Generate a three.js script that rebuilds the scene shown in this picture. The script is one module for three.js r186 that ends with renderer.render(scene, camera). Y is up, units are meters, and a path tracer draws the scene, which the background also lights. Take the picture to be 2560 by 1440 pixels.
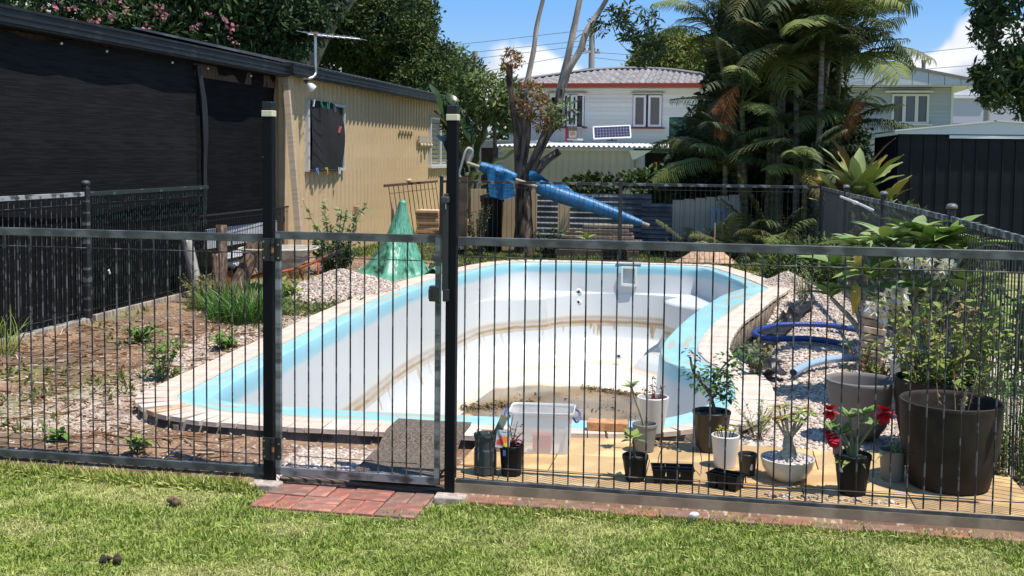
import * as THREE from 'three';
import { mergeGeometries } from 'three/addons/utils/BufferGeometryUtils.js';
import { RoundedBoxGeometry } from 'three/addons/geometries/RoundedBoxGeometry.js';

// ───────── camera, sky, sun, exposure ─────────
const scene = new THREE.Scene();
const renderer = new THREE.WebGLRenderer({ antialias: true });
renderer.setSize(1024, 576);
renderer.toneMapping = THREE.LinearToneMapping;
renderer.toneMappingExposure = 1.4;
renderer.shadowMap.enabled = true;
const camera = new THREE.PerspectiveCamera(2 * Math.atan(878 / 2800) * 180 / Math.PI, 2560 / 1756, 0.1, 900);
camera.position.set(1.3, 1.68, 5.23);
camera.rotation.order = 'YXZ';
camera.rotation.set(-3.56 * Math.PI / 180, 10.9 * Math.PI / 180, 0.62 * Math.PI / 180);
camera.setViewOffset(2560, 1756, 0, 316, 2560, 1440);
camera.updateProjectionMatrix();
scene.add(camera);

const sunDir = new THREE.Vector3(0.36, 1, 0.14).normalize();
const sun = new THREE.DirectionalLight(new THREE.Color().setRGB(1, 0.95, 0.87), 4.6);
sun.position.copy(sunDir).multiplyScalar(40).add(new THREE.Vector3(0, 0, -8));
sun.target.position.set(0, 0, -8);
sun.castShadow = true;
sun.shadow.mapSize.set(4096, 4096);
Object.assign(sun.shadow.camera, { left: -20, right: 20, top: 25, bottom: -25, near: 1, far: 90 });
scene.add(sun, sun.target);

// ───────── random numbers and noise ─────────
function RNG(a) { return () => { a |= 0; a = a + 0x6D2B79F5 | 0; let t = Math.imul(a ^ a >>> 15, 1 | a); t = t + Math.imul(t ^ t >>> 7, 61 | t) ^ t; return ((t ^ t >>> 14) >>> 0) / 4294967296; }; }
let rnd = RNG(7);
const R = (a, b) => a + (b - a) * rnd();
const V = (x, y, z) => new THREE.Vector3(x, y, z);
const clamp = (x, a = 0, b = 1) => Math.min(b, Math.max(a, x));
const lerp = (a, b, t) => a + (b - a) * t;
const sstep = (a, b, x) => { const t = clamp((x - a) / (b - a)); return t * t * (3 - 2 * t); };
function hash3(x, y, z) { let h = Math.imul(x, 374761393) ^ Math.imul(y, 668265263) ^ Math.imul(z, 2147483647 - 1013904222); h = Math.imul(h ^ h >>> 13, 1274126177); h = Math.imul(h ^ h >>> 16, 2246822519); return ((h ^ h >>> 15) >>> 0) / 4294967296; }
function vnoise(x, y, z = 0, px = 0, py = 0) {   // value noise, periodic in x, y when px, py are given
  const xi = Math.floor(x), yi = Math.floor(y), zi = Math.floor(z), f = (t) => t * t * t * (t * (t * 6 - 15) + 10);
  const u = f(x - xi), v = f(y - yi), w = f(z - zi), m = (a, p) => p ? ((a % p) + p) % p : a;
  const h = (i, j, k) => hash3(m(xi + i, px), m(yi + j, py), zi + k);
  return lerp(lerp(lerp(h(0, 0, 0), h(1, 0, 0), u), lerp(h(0, 1, 0), h(1, 1, 0), u), v), lerp(lerp(h(0, 0, 1), h(1, 0, 1), u), lerp(h(0, 1, 1), h(1, 1, 1), u), v), w);
}
function fbm(x, y, z = 0, oct = 4, px = 0, py = 0) { let s = 0, a = 0.5, n = 0; for (let i = 0; i < oct; i++) { s += a * vnoise(x, y, z + i * 7.3, px, py); n += a; a *= 0.5; x *= 2; y *= 2; px *= 2; py *= 2; } return s / n; }

// ───────── the sky: blue air with a low bank of cumulus, the same all round ─────────
{
  const W = 3072, H = 1536, d = new Float32Array(W * H * 4);
  const dens = (az, el) => {
    const n = fbm(Math.cos(az) * 5 + 11, Math.sin(az) * 5 + 3, el * 13, 3), m = fbm(Math.cos(az) * 24, Math.sin(az) * 24 + 9, el * 40 + 5, 5);
    const low = clamp((0.088 + 0.16 * (fbm(Math.cos(az + 2.34) * 7 + 2, Math.sin(az + 2.34) * 7 + 5, 1, 3) - 0.5) - el) / 0.055, -1.2, 0.75) + (n - 0.5) * 0.5, high = -0.62 + (n - 0.5) * 2.6 * sstep(0.25, 0.5, el);
    return Math.max(low, high) + (m - 0.5) * 0.75;
  };
  for (let j = 0; j < H; j++) {
    const el = ((j + 0.5) / H - 0.5) * Math.PI, e = Math.max(el, 0);
    const t = sstep(0, 0.16, e), t2 = sstep(0.1, 1.2, e);
    const air = [lerp(lerp(0.40, 0.15, t), 0.08, t2), lerp(lerp(0.55, 0.36, t), 0.17, t2), lerp(lerp(0.70, 0.70, t), 0.40, t2)];
    const gnd = el < -0.03, step = el > 0.5 ? 4 : 1;
    for (let i = 0; i < W; i += step) {
      let c = air;
      if (gnd) c = [0.12, 0.13, 0.10];
      else if (el < 0.9) {
        const az = (i / W) * Math.PI * 2, q = dens(az, el), a = sstep(-0.04, 0.16, q);
        if (a > 0) {
          const up = dens(az + 0.003, el + 0.012), lit = clamp(0.5 + (q - up) * 2.4 - sstep(0.15, 0.7, q) * 0.12);
          const cl = [lerp(0.34, 0.74, lit), lerp(0.39, 0.75, lit), lerp(0.49, 0.77, lit)];
          c = air.map((v, k) => lerp(v, cl[k], a * 0.93));
        }
      }
      for (let s = 0; s < step; s++) { const o = (j * W + i + s) * 4; d[o] = c[0]; d[o + 1] = c[1]; d[o + 2] = c[2]; d[o + 3] = 1; }
    }
  }
  const tx = new THREE.DataTexture(d, W, H, THREE.RGBAFormat, THREE.FloatType);
  tx.mapping = THREE.EquirectangularReflectionMapping; tx.magFilter = tx.minFilter = THREE.LinearFilter; tx.needsUpdate = true;
  scene.background = tx; scene.environment = tx;
}

// ───────── materials ─────────
const toS = (v) => Math.round(255 * (v <= 0.0031308 ? v * 12.92 : 1.055 * Math.pow(clamp(v), 1 / 2.4) - 0.055));
function dataTex(w, h, fn, srgb = true) {   // fn(x 0..1, y 0..1) gives linear colour
  const a = new Uint8Array(w * h * 4);
  for (let j = 0; j < h; j++) for (let i = 0; i < w; i++) { const c = fn((i + 0.5) / w, (j + 0.5) / h), o = (j * w + i) * 4; for (let k = 0; k < 3; k++) a[o + k] = srgb ? toS(c[k]) : 255 * clamp(c[k]); a[o + 3] = 255; }
  const t = new THREE.DataTexture(a, w, h); t.wrapS = t.wrapT = THREE.RepeatWrapping; t.magFilter = t.minFilter = THREE.LinearFilter; if (srgb) t.colorSpace = THREE.SRGBColorSpace; t.needsUpdate = true; return t;
}
const mix3 = (a, b, t) => [lerp(a[0], b[0], t), lerp(a[1], b[1], t), lerp(a[2], b[2], t)];
const rgb = (a) => new THREE.Color().setRGB(a[0], a[1], a[2]);
function flat(c, roughness = 0.7, o = {}) { const m = new (o.transmission || o.clearcoat || o.sheen ? THREE.MeshPhysicalMaterial : THREE.MeshStandardMaterial)({ color: rgb(c), roughness, side: THREE.DoubleSide, ...o }); return m; }
// grain between two colours; uv is in metres; m = metres per repeat
const quant = (v) => [2, 3, 5, 8, 14, 26, 60].reduce((p, q) => Math.abs(q - v) < Math.abs(p - v) ? q : p), texCache = {};
const shared = (key, make) => texCache[key] ??= make();
const scaled = (t, m) => { const c = t.clone(); c.repeat.set(1 / m, 1 / m); c.needsUpdate = true; return c; };
function grain(c1, c2, { m = 1, fx = 8, fy = 8, oct = 4, lo = 0.3, hi = 0.7, rough = 0.8, metal = 0, bump = 0, n = 256, spots, ...o } = {}) {
  fx = quant(fx); fy = quant(fy); n = Math.max(fx, fy) > 20 ? 384 : 192; lo = Math.round(lo * 10) / 10; hi = Math.max(lo + 0.1, Math.round(hi * 10) / 10);
  const f = (x, y) => fbm(x * fx, y * fy, fx + fy, oct, fx, fy), lum = (c) => c[0] + c[1] + c[2], p = { roughness: rough, metalness: metal, side: THREE.DoubleSide, ...o };
  if (spots) p.map = dataTex(256, 256, (x, y) => spots(x, y, mix3(c1, c2, sstep(lo, hi, f(x, y)))));
  else { const k = clamp(Math.round(lum(c1) / lum(c2) * 6) / 6, 0.1, 1); p.color = rgb(c2); p.map = shared(['c', fx, fy, lo, hi, k].join(), () => dataTex(n, n, (x, y) => { const v = lerp(k, 1, sstep(lo, hi, f(x, y))); return [v, v, v]; })); }
  p.map = scaled(p.map, m);
  if (bump) { p.bumpMap = scaled(shared(['b', fx, fy].join(), () => dataTex(n, n, (x, y) => { const v = f(x, y); return [v, v, v]; }, false)), m); p.bumpScale = bump; }
  return o.transmission || o.clearcoat || o.sheen ? new THREE.MeshPhysicalMaterial(p) : new THREE.MeshStandardMaterial(p);
}
const leafM = (c, o = {}) => new THREE.MeshPhysicalMaterial({ color: rgb(c), roughness: 0.75, specularIntensity: 0.5, transmission: 0.3, thickness: 0, side: THREE.DoubleSide, ...o });

// ───────── geometry helpers ─────────
function boxUV(g) {   // uv in metres by the way each face points
  if (g.index) g = g.toNonIndexed();
  const p = g.attributes.position, uv = new Float32Array(p.count * 2), a = V(), b = V(), c = V();
  for (let i = 0; i < p.count; i += 3) {
    a.fromBufferAttribute(p, i); b.fromBufferAttribute(p, i + 1); c.fromBufferAttribute(p, i + 2);
    const n = b.clone().sub(a).cross(c.clone().sub(a)), ax = Math.abs(n.x), ay = Math.abs(n.y), az = Math.abs(n.z);
    [a, b, c].forEach((q, k) => { const s = ax >= ay && ax >= az ? [q.z, q.y] : ay >= az ? [q.x, q.z] : [q.x, q.y]; uv[(i + k) * 2] = s[0]; uv[(i + k) * 2 + 1] = s[1]; });
  }
  g.setAttribute('uv', new THREE.BufferAttribute(uv, 2)); return g;
}
function tf(g, x = 0, y = 0, z = 0, rx = 0, ry = 0, rz = 0) { g.applyMatrix4(new THREE.Matrix4().makeRotationFromEuler(new THREE.Euler(rx, ry, rz)).setPosition(x, y, z)); return g; }
const box = (w, h, d, x = 0, y = 0, z = 0, rx = 0, ry = 0, rz = 0) => tf(boxUV(new THREE.BoxGeometry(w, h, d)), x, y, z, rx, ry, rz);
const rbox = (w, h, d, r, x = 0, y = 0, z = 0, rx = 0, ry = 0, rz = 0) => tf(boxUV(new RoundedBoxGeometry(w, h, d, 2, r)), x, y, z, rx, ry, rz);
const span = (x0, x1, y0, y1, z0, z1) => tf(boxUV(new THREE.BoxGeometry(x1 - x0, y1 - y0, z1 - z0)), (x0 + x1) / 2, (y0 + y1) / 2, (z0 + z1) / 2);
const cyl = (r1, r2, h, x = 0, y = 0, z = 0, seg = 16, rx = 0, ry = 0, rz = 0) => tf(new THREE.CylinderGeometry(r1, r2, h, seg), x, y, z, rx, ry, rz).toNonIndexed();
const lathe = (pts, seg = 28) => new THREE.LatheGeometry(pts.map(([r, y]) => new THREE.Vector2(r, y)), seg).toNonIndexed();
function join(list) { return mergeGeometries(list.map((g) => { g = g.index ? g.toNonIndexed() : g; for (const k of Object.keys(g.attributes)) if (!['position', 'normal', 'uv'].includes(k)) g.deleteAttribute(k); if (!g.attributes.uv) g.setAttribute('uv', new THREE.BufferAttribute(new Float32Array(g.attributes.position.count * 2), 2)); return g; })); }
function rod(a, b, r = 0.005, seg = 6) { const d = b.clone().sub(a), g = new THREE.CylinderGeometry(r, r, d.length(), seg); g.applyQuaternion(new THREE.Quaternion().setFromUnitVectors(V(0, 1, 0), d.normalize())); g.translate((a.x + b.x) / 2, (a.y + b.y) / 2, (a.z + b.z) / 2); return g.toNonIndexed(); }
function tube(pts, rad, seg = 24, sides = 8, lump = 0) {   // tapered tube through points; rad a number or one per point
  const P = pts.map((p) => p.isVector3 ? p : V(...p)), c = new THREE.CatmullRomCurve3(P), pos = [], uv = [], idx = [];
  const rAt = (t) => { if (typeof rad === 'number') return rad; const f = t * (rad.length - 1), i = Math.min(rad.length - 2, Math.floor(f)); return lerp(rad[i], rad[i + 1], f - i); };
  let N = V(0.3, 0.1, 1); const L = c.getLength();
  for (let i = 0; i <= seg; i++) {
    const t = i / seg, p = c.getPoint(t), T = c.getTangent(t); N = N.sub(T.clone().multiplyScalar(N.dot(T))).normalize(); const B = T.clone().cross(N), r = rAt(t);
    for (let j = 0; j <= sides; j++) { const a = (j % sides) / sides * Math.PI * 2, q = r * (1 + (lump ? lump * (vnoise(j % sides * 0.9, t * L * 5, r * 90) - 0.5) : 0)); pos.push(p.x + q * (Math.cos(a) * N.x + Math.sin(a) * B.x), p.y + q * (Math.cos(a) * N.y + Math.sin(a) * B.y), p.z + q * (Math.cos(a) * N.z + Math.sin(a) * B.z)); uv.push(j / sides * r * 6.28, t * L); }
  }
  for (let i = 0; i < seg; i++) for (let j = 0; j < sides; j++) { const a = i * (sides + 1) + j, b = a + sides + 1; idx.push(a, a + 1, b, b, a + 1, b + 1); }
  for (const [o, f] of [[0, 1], [seg * (sides + 1), 0]]) for (let j = 1; j < sides - 1; j++) f ? idx.push(o, o + j + 1, o + j) : idx.push(o, o + j, o + j + 1);
  const g = new THREE.BufferGeometry(); g.setAttribute('position', new THREE.Float32BufferAttribute(pos, 3)); g.setAttribute('uv', new THREE.Float32BufferAttribute(uv, 2)); g.setIndex(idx); g.computeVertexNormals(); return g.toNonIndexed();
}
function sheet(nu, nv, fn, uvf) {   // a surface from fn(u, v)
  const pos = [], uv = [], idx = [];
  for (let j = 0; j <= nv; j++) for (let i = 0; i <= nu; i++) { const p = fn(i / nu, j / nv); pos.push(p.x ?? p[0], p.y ?? p[1], p.z ?? p[2]); const q = uvf ? uvf(i / nu, j / nv, p) : [i / nu, j / nv]; uv.push(q[0], q[1]); }
  for (let j = 0; j < nv; j++) for (let i = 0; i < nu; i++) { const a = j * (nu + 1) + i, b = a + nu + 1; idx.push(a, a + 1, b, b, a + 1, b + 1); }
  const g = new THREE.BufferGeometry(); g.setAttribute('position', new THREE.Float32BufferAttribute(pos, 3)); g.setAttribute('uv', new THREE.Float32BufferAttribute(uv, 2)); g.setIndex(idx); g.computeVertexNormals(); return g;
}
function prism(pts, depth, bevel = 0) { const s = new THREE.Shape(pts.map(([x, y]) => new THREE.Vector2(x, y))); return boxUV(new THREE.ExtrudeGeometry(s, { depth, bevelEnabled: bevel > 0, bevelSize: bevel, bevelThickness: bevel, bevelSegments: 1 })); }

// ───────── scene helpers ─────────
const taken = {};
function numbered(n) { const k = taken[n] = (taken[n] ?? -1) + 1; return k ? n + '_' + String(k).padStart(3, '0') : n; }
function thing(name, label, category, pos = [0, 0, 0], turn = 0, group) { const o = new THREE.Group(); o.name = numbered(name); o.position.set(...pos); o.rotation.y = turn; o.userData = { label, category }; if (group) o.userData.group = group; scene.add(o); return o; }
function part(parent, name, geo, mat, extra) { const m = new THREE.Mesh(Array.isArray(geo) ? join(geo) : geo, mat); m.name = name; m.castShadow = m.receiveShadow = true; if (extra) Object.assign(m.userData, extra); parent.add(m); return m; }
function solo(name, label, category, geo, mat, pos = [0, 0, 0], turn = 0, group) { const m = part(scene, numbered(name), geo, mat, { label, category }); m.position.set(...pos); m.rotation.y = turn; if (group) m.userData.group = group; return m; }
function struct(name, geo, mat) { const m = part(scene, numbered(name), geo, mat, { kind: 'structure' }); return m; }
const M4 = new THREE.Matrix4(), Q = new THREE.Quaternion(), S3 = V();
function aim(dir, roll = 0) { const z = dir.clone().normalize(), up = Math.abs(z.y) > 0.98 ? V(1, 0, 0) : V(0, 1, 0), x = up.clone().cross(z).normalize(), y = z.clone().cross(x); const q = new THREE.Quaternion().setFromRotationMatrix(new THREE.Matrix4().makeBasis(x, y, z)); if (roll) q.multiply(new THREE.Quaternion().setFromAxisAngle(V(0, 0, 1), roll)); return q; }
// copies: list of {p, q, s, c}
function swarm(parent, name, geo, mat, list, extra = {}) {
  const m = new THREE.InstancedMesh(geo, mat, list.length); m.name = parent === scene ? numbered(name) : name; m.castShadow = m.receiveShadow = true;
  list.forEach((e, i) => { const s = e.s ?? 1; S3.set(...(Array.isArray(s) ? s : [s, s, s])); m.setMatrixAt(i, M4.compose(e.p, e.q ?? Q.identity(), S3)); if (e.c) m.setColorAt(i, rgb(e.c)); });
  Object.assign(m.userData, { kind: 'stuff', ...extra }); parent.add(m); return m;
}
const rq = () => new THREE.Quaternion().setFromEuler(new THREE.Euler(R(0, 6.28), R(0, 6.28), R(0, 6.28)));
const yq = (tilt = 0.3) => new THREE.Quaternion().setFromEuler(new THREE.Euler(R(-tilt, tilt), R(0, 6.28), R(-tilt, tilt)));
// leaf along +z, face up, folded on its midrib and drooping
function leafG(len, wid, { droop = 0.25, fold = 0.2, n = 4, shape = (t) => Math.sin(Math.PI * Math.pow(t, 0.75)), wave = 0 } = {}) {
  const pos = [], uv = [], idx = [];
  for (let i = 0; i <= n; i++) { const t = i / n, w = wid / 2 * (i === n ? 0.02 : Math.max(shape(t), i ? 0.02 : 0.06)), z = len * t * (1 - droop * 0.25 * t), y = -droop * len * t * t * 0.6; for (const s of [-1, 0, 1]) { pos.push(s * w, y + Math.abs(s) * w * fold + (wave && s ? wave * Math.sin(t * 19 + s) : 0), z); uv.push(s * 0.5 + 0.5, t); } }
  for (let i = 0; i < n; i++) for (let k = 0; k < 2; k++) { const a = i * 3 + k, b = a + 3; idx.push(a, b, a + 1, a + 1, b, b + 1); }
  const g = new THREE.BufferGeometry(); g.setAttribute('position', new THREE.Float32BufferAttribute(pos, 3)); g.setAttribute('uv', new THREE.Float32BufferAttribute(uv, 2)); g.setIndex(idx); g.computeVertexNormals(); return g.toNonIndexed();
}
function put(g, p, q, s = 1) { g = g.clone(); g.applyMatrix4(new THREE.Matrix4().compose(p, q, V(s, s, s))); return g; }
function clumpG(leaf, n, rad, out = 0.6) {   // a spray of leaves round a point
  const l = []; for (let i = 0; i < n; i++) { const d = V(R(-1, 1), R(-0.7, 1), R(-1, 1)).normalize(); l.push(put(leaf, d.clone().multiplyScalar(rad * R(0.1, 1)), aim(d.clone().multiplyScalar(out).add(V(R(-1, 1), R(-0.8, 0.6), R(-1, 1))), R(-1, 1)), R(0.7, 1.25))); } return join(l);
}
// ───────── pool outline: x, z and width of the flat blue rim ─────────
const poolPts = [[-2.09, -1.6, .18], [-2.03, -1.12, .22], [-1.72, -.87, .26], [-1.2, -.81, .28], [-.16, -.86, .26], [.8, -.96, .26], [1.1, -1.16, .22], [1.32, -1.6, .16], [1.38, -2.2, .12], [1.3, -2.85, .16], [1.17, -3.25, .32], [1.1, -3.7, .3], [1.2, -5.1, .3], [1.42, -6.3, .36], [1.6, -7.3, .36], [1.76, -8.0, .3], [1.785, -8.14, .26], [1.77, -8.28, .22], [1.6, -9.0, .15], [1.2, -10.25, .13], [1.06, -10.58, .13], [.94, -10.68, .13], [.7, -10.72, .12], [0, -10.7, .12], [-1.2, -10.62, .12], [-1.62, -10.5, .12], [-1.8, -10.2, .12], [-1.98, -9.6, .13], [-2.22, -8.2, .15], [-2.32, -6.8, .16], [-2.27, -4.9, .15], [-2.17, -3.1, .16]].map(([x, z, w]) => [1.3 + (x - 1.3) * 1.018, 5.23 + (z - 5.23) * 1.018, w]);
const poolCurve = new THREE.CatmullRomCurve3(poolPts.map(([x, z]) => V(x, 0, z)), true, 'centripetal');
const poolLen = poolCurve.getLength();
function rimAt(t) {   // point, inward normal, rim width at arc share t
  const u = poolCurve.getUtoTmapping(t), p = poolCurve.getPoint(u), T = poolCurve.getTangent(u), n = V(T.z, 0, -T.x).normalize();
  const f = u * poolPts.length, i = Math.floor(f) % poolPts.length, w = lerp(poolPts[i][2], poolPts[(i + 1) % poolPts.length][2], f - Math.floor(f));
  return { p, n, w, T };
}
const NP = 300, rims = Array.from({ length: NP }, (_, i) => rimAt(i / NP));
{ const c = rims.reduce((a, r) => a.add(r.p), V()).divideScalar(NP); const s = Math.sign(rims[5].n.dot(c.clone().sub(rims[5].p))); rims.forEach((r) => r.n.multiplyScalar(s)); }
for (let k = 0; k < 3; k++) { const nn = rims.map((r, i) => r.n.clone().multiplyScalar(2).add(rims[(i + 1) % NP].n).add(rims[(i + NP - 1) % NP].n).normalize()); rims.forEach((r, i) => { r.n = nn[i]; }); }
const offs = (r, d) => V(r.p.x + r.n.x * d, 0, r.p.z + r.n.z * d);
const hole = rims.map((r) => offs(r, -0.1));
function inPoly(x, z, P) { let c = false; for (let i = 0, j = P.length - 1; i < P.length; j = i++) if ((P[i].z > z) !== (P[j].z > z) && x < (P[j].x - P[i].x) * (z - P[i].z) / (P[j].z - P[i].z) + P[i].x) c = !c; return c; }
const nearPool = (x, z) => { let d = 1e9, b = null; for (let i = 0; i < NP; i += 3) { const q = rims[i].p, e = (q.x - x) ** 2 + (q.z - z) ** 2; if (e < d) { d = e; b = rims[i]; } } return [Math.sqrt(d), b]; };

// ───────── ground ─────────
const bumpAt = (x, z) => (fbm(x * 1.3 + 40, z * 1.3 + 40, 0, 4) - 0.5) * 0.05;
function groundY(x, z) {   // height of the ground inside the pool fence
  let y = 0.055 + bumpAt(x, z) * sstep(0.05, -0.4, z);
  y += 0.05 * sstep(-2.9, -4.4, x) * sstep(-0.6, -2, z);
  y += 0.03 * sstep(-6, -10, z);
  const dig = sstep(0.05, 0.2, x - 1.2) * Math.exp(-(((z + 5.6) / 1.7) ** 4));
  if (dig > 0.01) { const [d] = nearPool(x, z); y -= 0.26 * dig * sstep(0.75, 0.36, d); }
  y = lerp(y, -0.03, sstep(-0.14, -0.06, z) * sstep(-0.97, -0.9, x) * sstep(-0.02, -0.09, x));
  y = lerp(y, Math.min(y, 0.0), sstep(-0.02, 0.06, z));
  return y;
}
const wob = (x, z) => (fbm(x * 0.9, z * 0.9, 5, 4) - 0.5) * 2;
function gravelShare(x, z) {   // where pale pebbles lie
  let g = 0;
  if (x > 1.2) g = sstep(0.3, -0.1, z + 0.9);
  g = Math.max(g, sstep(-1.05, -0.9, x) * sstep(-0.3, -0.42, x - 0.1) * sstep(0.02, -0.03, z) * sstep(-0.62, -0.5, z));
  const dx = x + 2.75 + wob(x, z) * 0.3; g = Math.max(g, sstep(0.55, 0.2, Math.abs(dx)) * sstep(-0.25, -0.6, z) * 0.6);
  g = Math.max(g, sstep(-1.7, -2.4, x) * sstep(-0.35, -0.6, z + wob(x, z) * .2) * sstep(-1.7, -1.0, z) * 0.5);
  g = Math.max(g, sstep(-2, -2.6, x) * sstep(-4.5, -5.5, z) * sstep(-3.9, -3.4, x) * 0.55);
  return g * sstep(-10.7, -10.2, z);
}
function groundColour(x, z) {
  const n = fbm(x * 3, z * 3, 1, 5), f = fbm(x * 22, z * 22, 2, 3), s = vnoise(x * 95, z * 95, 3);
  let c = mix3([0.125, 0.068, 0.038], [0.265, 0.16, 0.095], sstep(0.3, 0.7, n * 0.6 + f * 0.4));
  if (s > 0.8) c = mix3(c, [0.5, 0.42, 0.34], 0.7);
  c = mix3(c, [0.11, 0.075, 0.045], sstep(0.52, 0.66, fbm(x * 1.6 + 9, z * 1.6, 4, 4)) * 0.7 * sstep(-1.8, -2.6, x));
  c = mix3(c, mix3([0.42, 0.35, 0.29], [0.58, 0.51, 0.45], s), sstep(0.25, 0.75, gravelShare(x, z) + (f - 0.5) * 0.5));
  const gr = Math.max(sstep(-10.75, -11.05, z + wob(x, z) * 0.15), sstep(0.5, 0.62, fbm(x * 1.1 + 3, z * 1.1 + 8, 6, 4)) * sstep(-2.5, -3.1, x) * 0.6);
  return mix3(c, mix3([0.10, 0.13, 0.035], [0.19, 0.2, 0.06], f), gr);
}
{
  const x0 = -5.6, x1 = 3.6, z0 = -11.6, z1 = 0.08, s = 0.08, nx = Math.round((x1 - x0) / s), nz = Math.round((z1 - z0) / s), pos = [], uv = [], idx = [];
  const X = (i) => x0 + (x1 - x0) * i / nx, Z = (j) => z1 + (z0 - z1) * j / nz;
  for (let j = 0; j <= nz; j++) for (let i = 0; i <= nx; i++) { pos.push(X(i), groundY(X(i), Z(j)), Z(j)); uv.push(i / nx, j / nz); }
  for (let j = 0; j < nz; j++) for (let i = 0; i < nx; i++) { const cx = (X(i) + X(i + 1)) / 2, cz = (Z(j) + Z(j + 1)) / 2; if (inPoly(cx, cz, hole)) continue; const a = j * (nx + 1) + i, b = a + nx + 1; idx.push(a, a + 1, b, b, a + 1, b + 1); }
  const g = new THREE.BufferGeometry(); g.setAttribute('position', new THREE.Float32BufferAttribute(pos, 3)); g.setAttribute('uv', new THREE.Float32BufferAttribute(uv, 2)); g.setIndex(idx); g.computeVertexNormals();
  const map = dataTex(1152, 1408, (u, v) => groundColour(lerp(x0, x1, u), lerp(z1, z0, v)));
  struct('yard_ground', g, new THREE.MeshStandardMaterial({ map, roughness: 0.95, side: THREE.DoubleSide }));
  // the rest of the world's ground, with an opening where the fenced yard lies
  const sh = new THREE.Shape([[-320, -320], [320, -320], [320, 320], [-320, 320]].map((p) => new THREE.Vector2(...p)));
  sh.holes.push(new THREE.Path([[x0 + .02, -z1 + .01], [x1 - .02, -z1 + .01], [x1 - .02, -z0 - .02], [x0 + .02, -z0 - .02]].map((p) => new THREE.Vector2(...p))));
  const lg = new THREE.ShapeGeometry(sh); lg.rotateX(-Math.PI / 2); { const p = lg.attributes.position, u = lg.attributes.uv; for (let i = 0; i < p.count; i++) u.setXY(i, p.getX(i), p.getZ(i)); }
  struct('lawn', lg, grain([0.17, 0.2, 0.05], [0.32, 0.33, 0.12], { m: 4, fx: 40, fy: 40, rough: 1, n: 512 }));
}
// grass: tufts of bent blades
function tuftG(n, h, w, spread, lean = 0.8) { const l = []; for (let i = 0; i < n; i++) { const a = R(0, 6.28), d = V(Math.cos(a) * R(0.1, lean), 1, Math.sin(a) * R(0.1, lean)); l.push(put(leafG(h, w, { droop: R(0.3, 1.1), fold: 0.3, n: 2, shape: (t) => 1 - t * 0.6 }), V(R(-spread, spread), 0, R(-spread, spread)), aim(d, R(0, 6)), R(0.6, 1.2))); } return join(l); }
const grassM = leafM([1, 1, 1], { roughness: 0.5, transmission: 0.2 });
{
  const g = [tuftG(22, 0.034, 0.0078, 0.036, 5), tuftG(22, 0.03, 0.0068, 0.036, 7), tuftG(20, 0.038, 0.006, 0.036, 4)], lists = [[], [], []];
  const onPath = (x, z) => x > -0.885 + 0.012 * Math.sin(z * 60) && x < -0.075 && z < 0.335 + 0.035 * Math.sin(x * 23 + 2) + 0.02 * Math.sin(x * 61);
  for (let i = 0; i < 26000; i++) {
    const x = R(-3.1, 3.0), z = R(0.03, 2.0);
    if (onPath(x, z) || (z < 0.1 && x > 0.02) || (x > -1.01 && x < 0.09 && z < 0.105 && (x < -0.86 || x > -0.1)) || (z < 0.04 && x < -1)) continue;
    const dry = sstep(0.42, 0.66, fbm(x * 3.4, z * 3.4, 9, 4)), v = R(0.7, 1.2);
    if (Math.hypot((x + 1.32) * 1.0, z - 0.33) < 0.05 || Math.hypot(x + 1.22, z - 1.16) < 0.05) continue;
    lists[i % 3].push({ p: V(x, -0.004, z), q: yq(0.2), s: R(0.7, 1.15) * lerp(1, 0.8, dry), c: mix3([0.27 * v, 0.36 * v, 0.06 * v], [0.64 * v, 0.61 * v, 0.26 * v], clamp(dry * 0.5 + R(-0.15, 0.4))) });
  }
  for (let i = 0; i < 2200; i++) { const x = R(-3.1, -0.98), z = R(0.03, 0.1), v = R(0.75, 1.15); lists[i % 3].push({ p: V(x, -0.004, z), q: yq(0.3), s: R(1.0, 1.75), c: mix3([0.28 * v, 0.36 * v, 0.05 * v], [0.5 * v, 0.5 * v, 0.17 * v], rnd()) }); }
  for (let i = 0; i < 1500; i++) { const x = R(0.1, 3.0), z = R(0.085, 0.13), v = R(0.75, 1.15); lists[i % 3].push({ p: V(x, -0.004, z), q: yq(0.3), s: R(0.8, 1.35), c: mix3([0.28 * v, 0.36 * v, 0.05 * v], [0.5 * v, 0.5 * v, 0.17 * v], rnd()) }); }
  lists.forEach((l, k) => swarm(scene, 'lawn_grass', g[k], grassM, l, { label: 'short mown green lawn in front of the fence', category: 'grass' }));
  const far = [];
  for (let i = 0; i < 9000; i++) { const x = R(-4.6, 3.0), z = R(-14.2, -10.85); if (inPoly(x, z, hole) || nearPool(x, z)[0] < 0.3) continue; const v = R(0.7, 1.2); far.push({ p: V(x, groundY(x, Math.max(z, -11.5)) - (z < -11.55 ? 0.03 : 0) - 0.01, z), q: yq(0.25), s: R(1.2, 2.2), c: mix3([0.13 * v, 0.19 * v, 0.03 * v], [0.27 * v, 0.27 * v, 0.08 * v], R(0, 1)) }); }
  swarm(scene, 'back_lawn_grass', g[0], grassM, far, { label: 'strip of rough green lawn beyond the pool', category: 'grass' });
}
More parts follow.
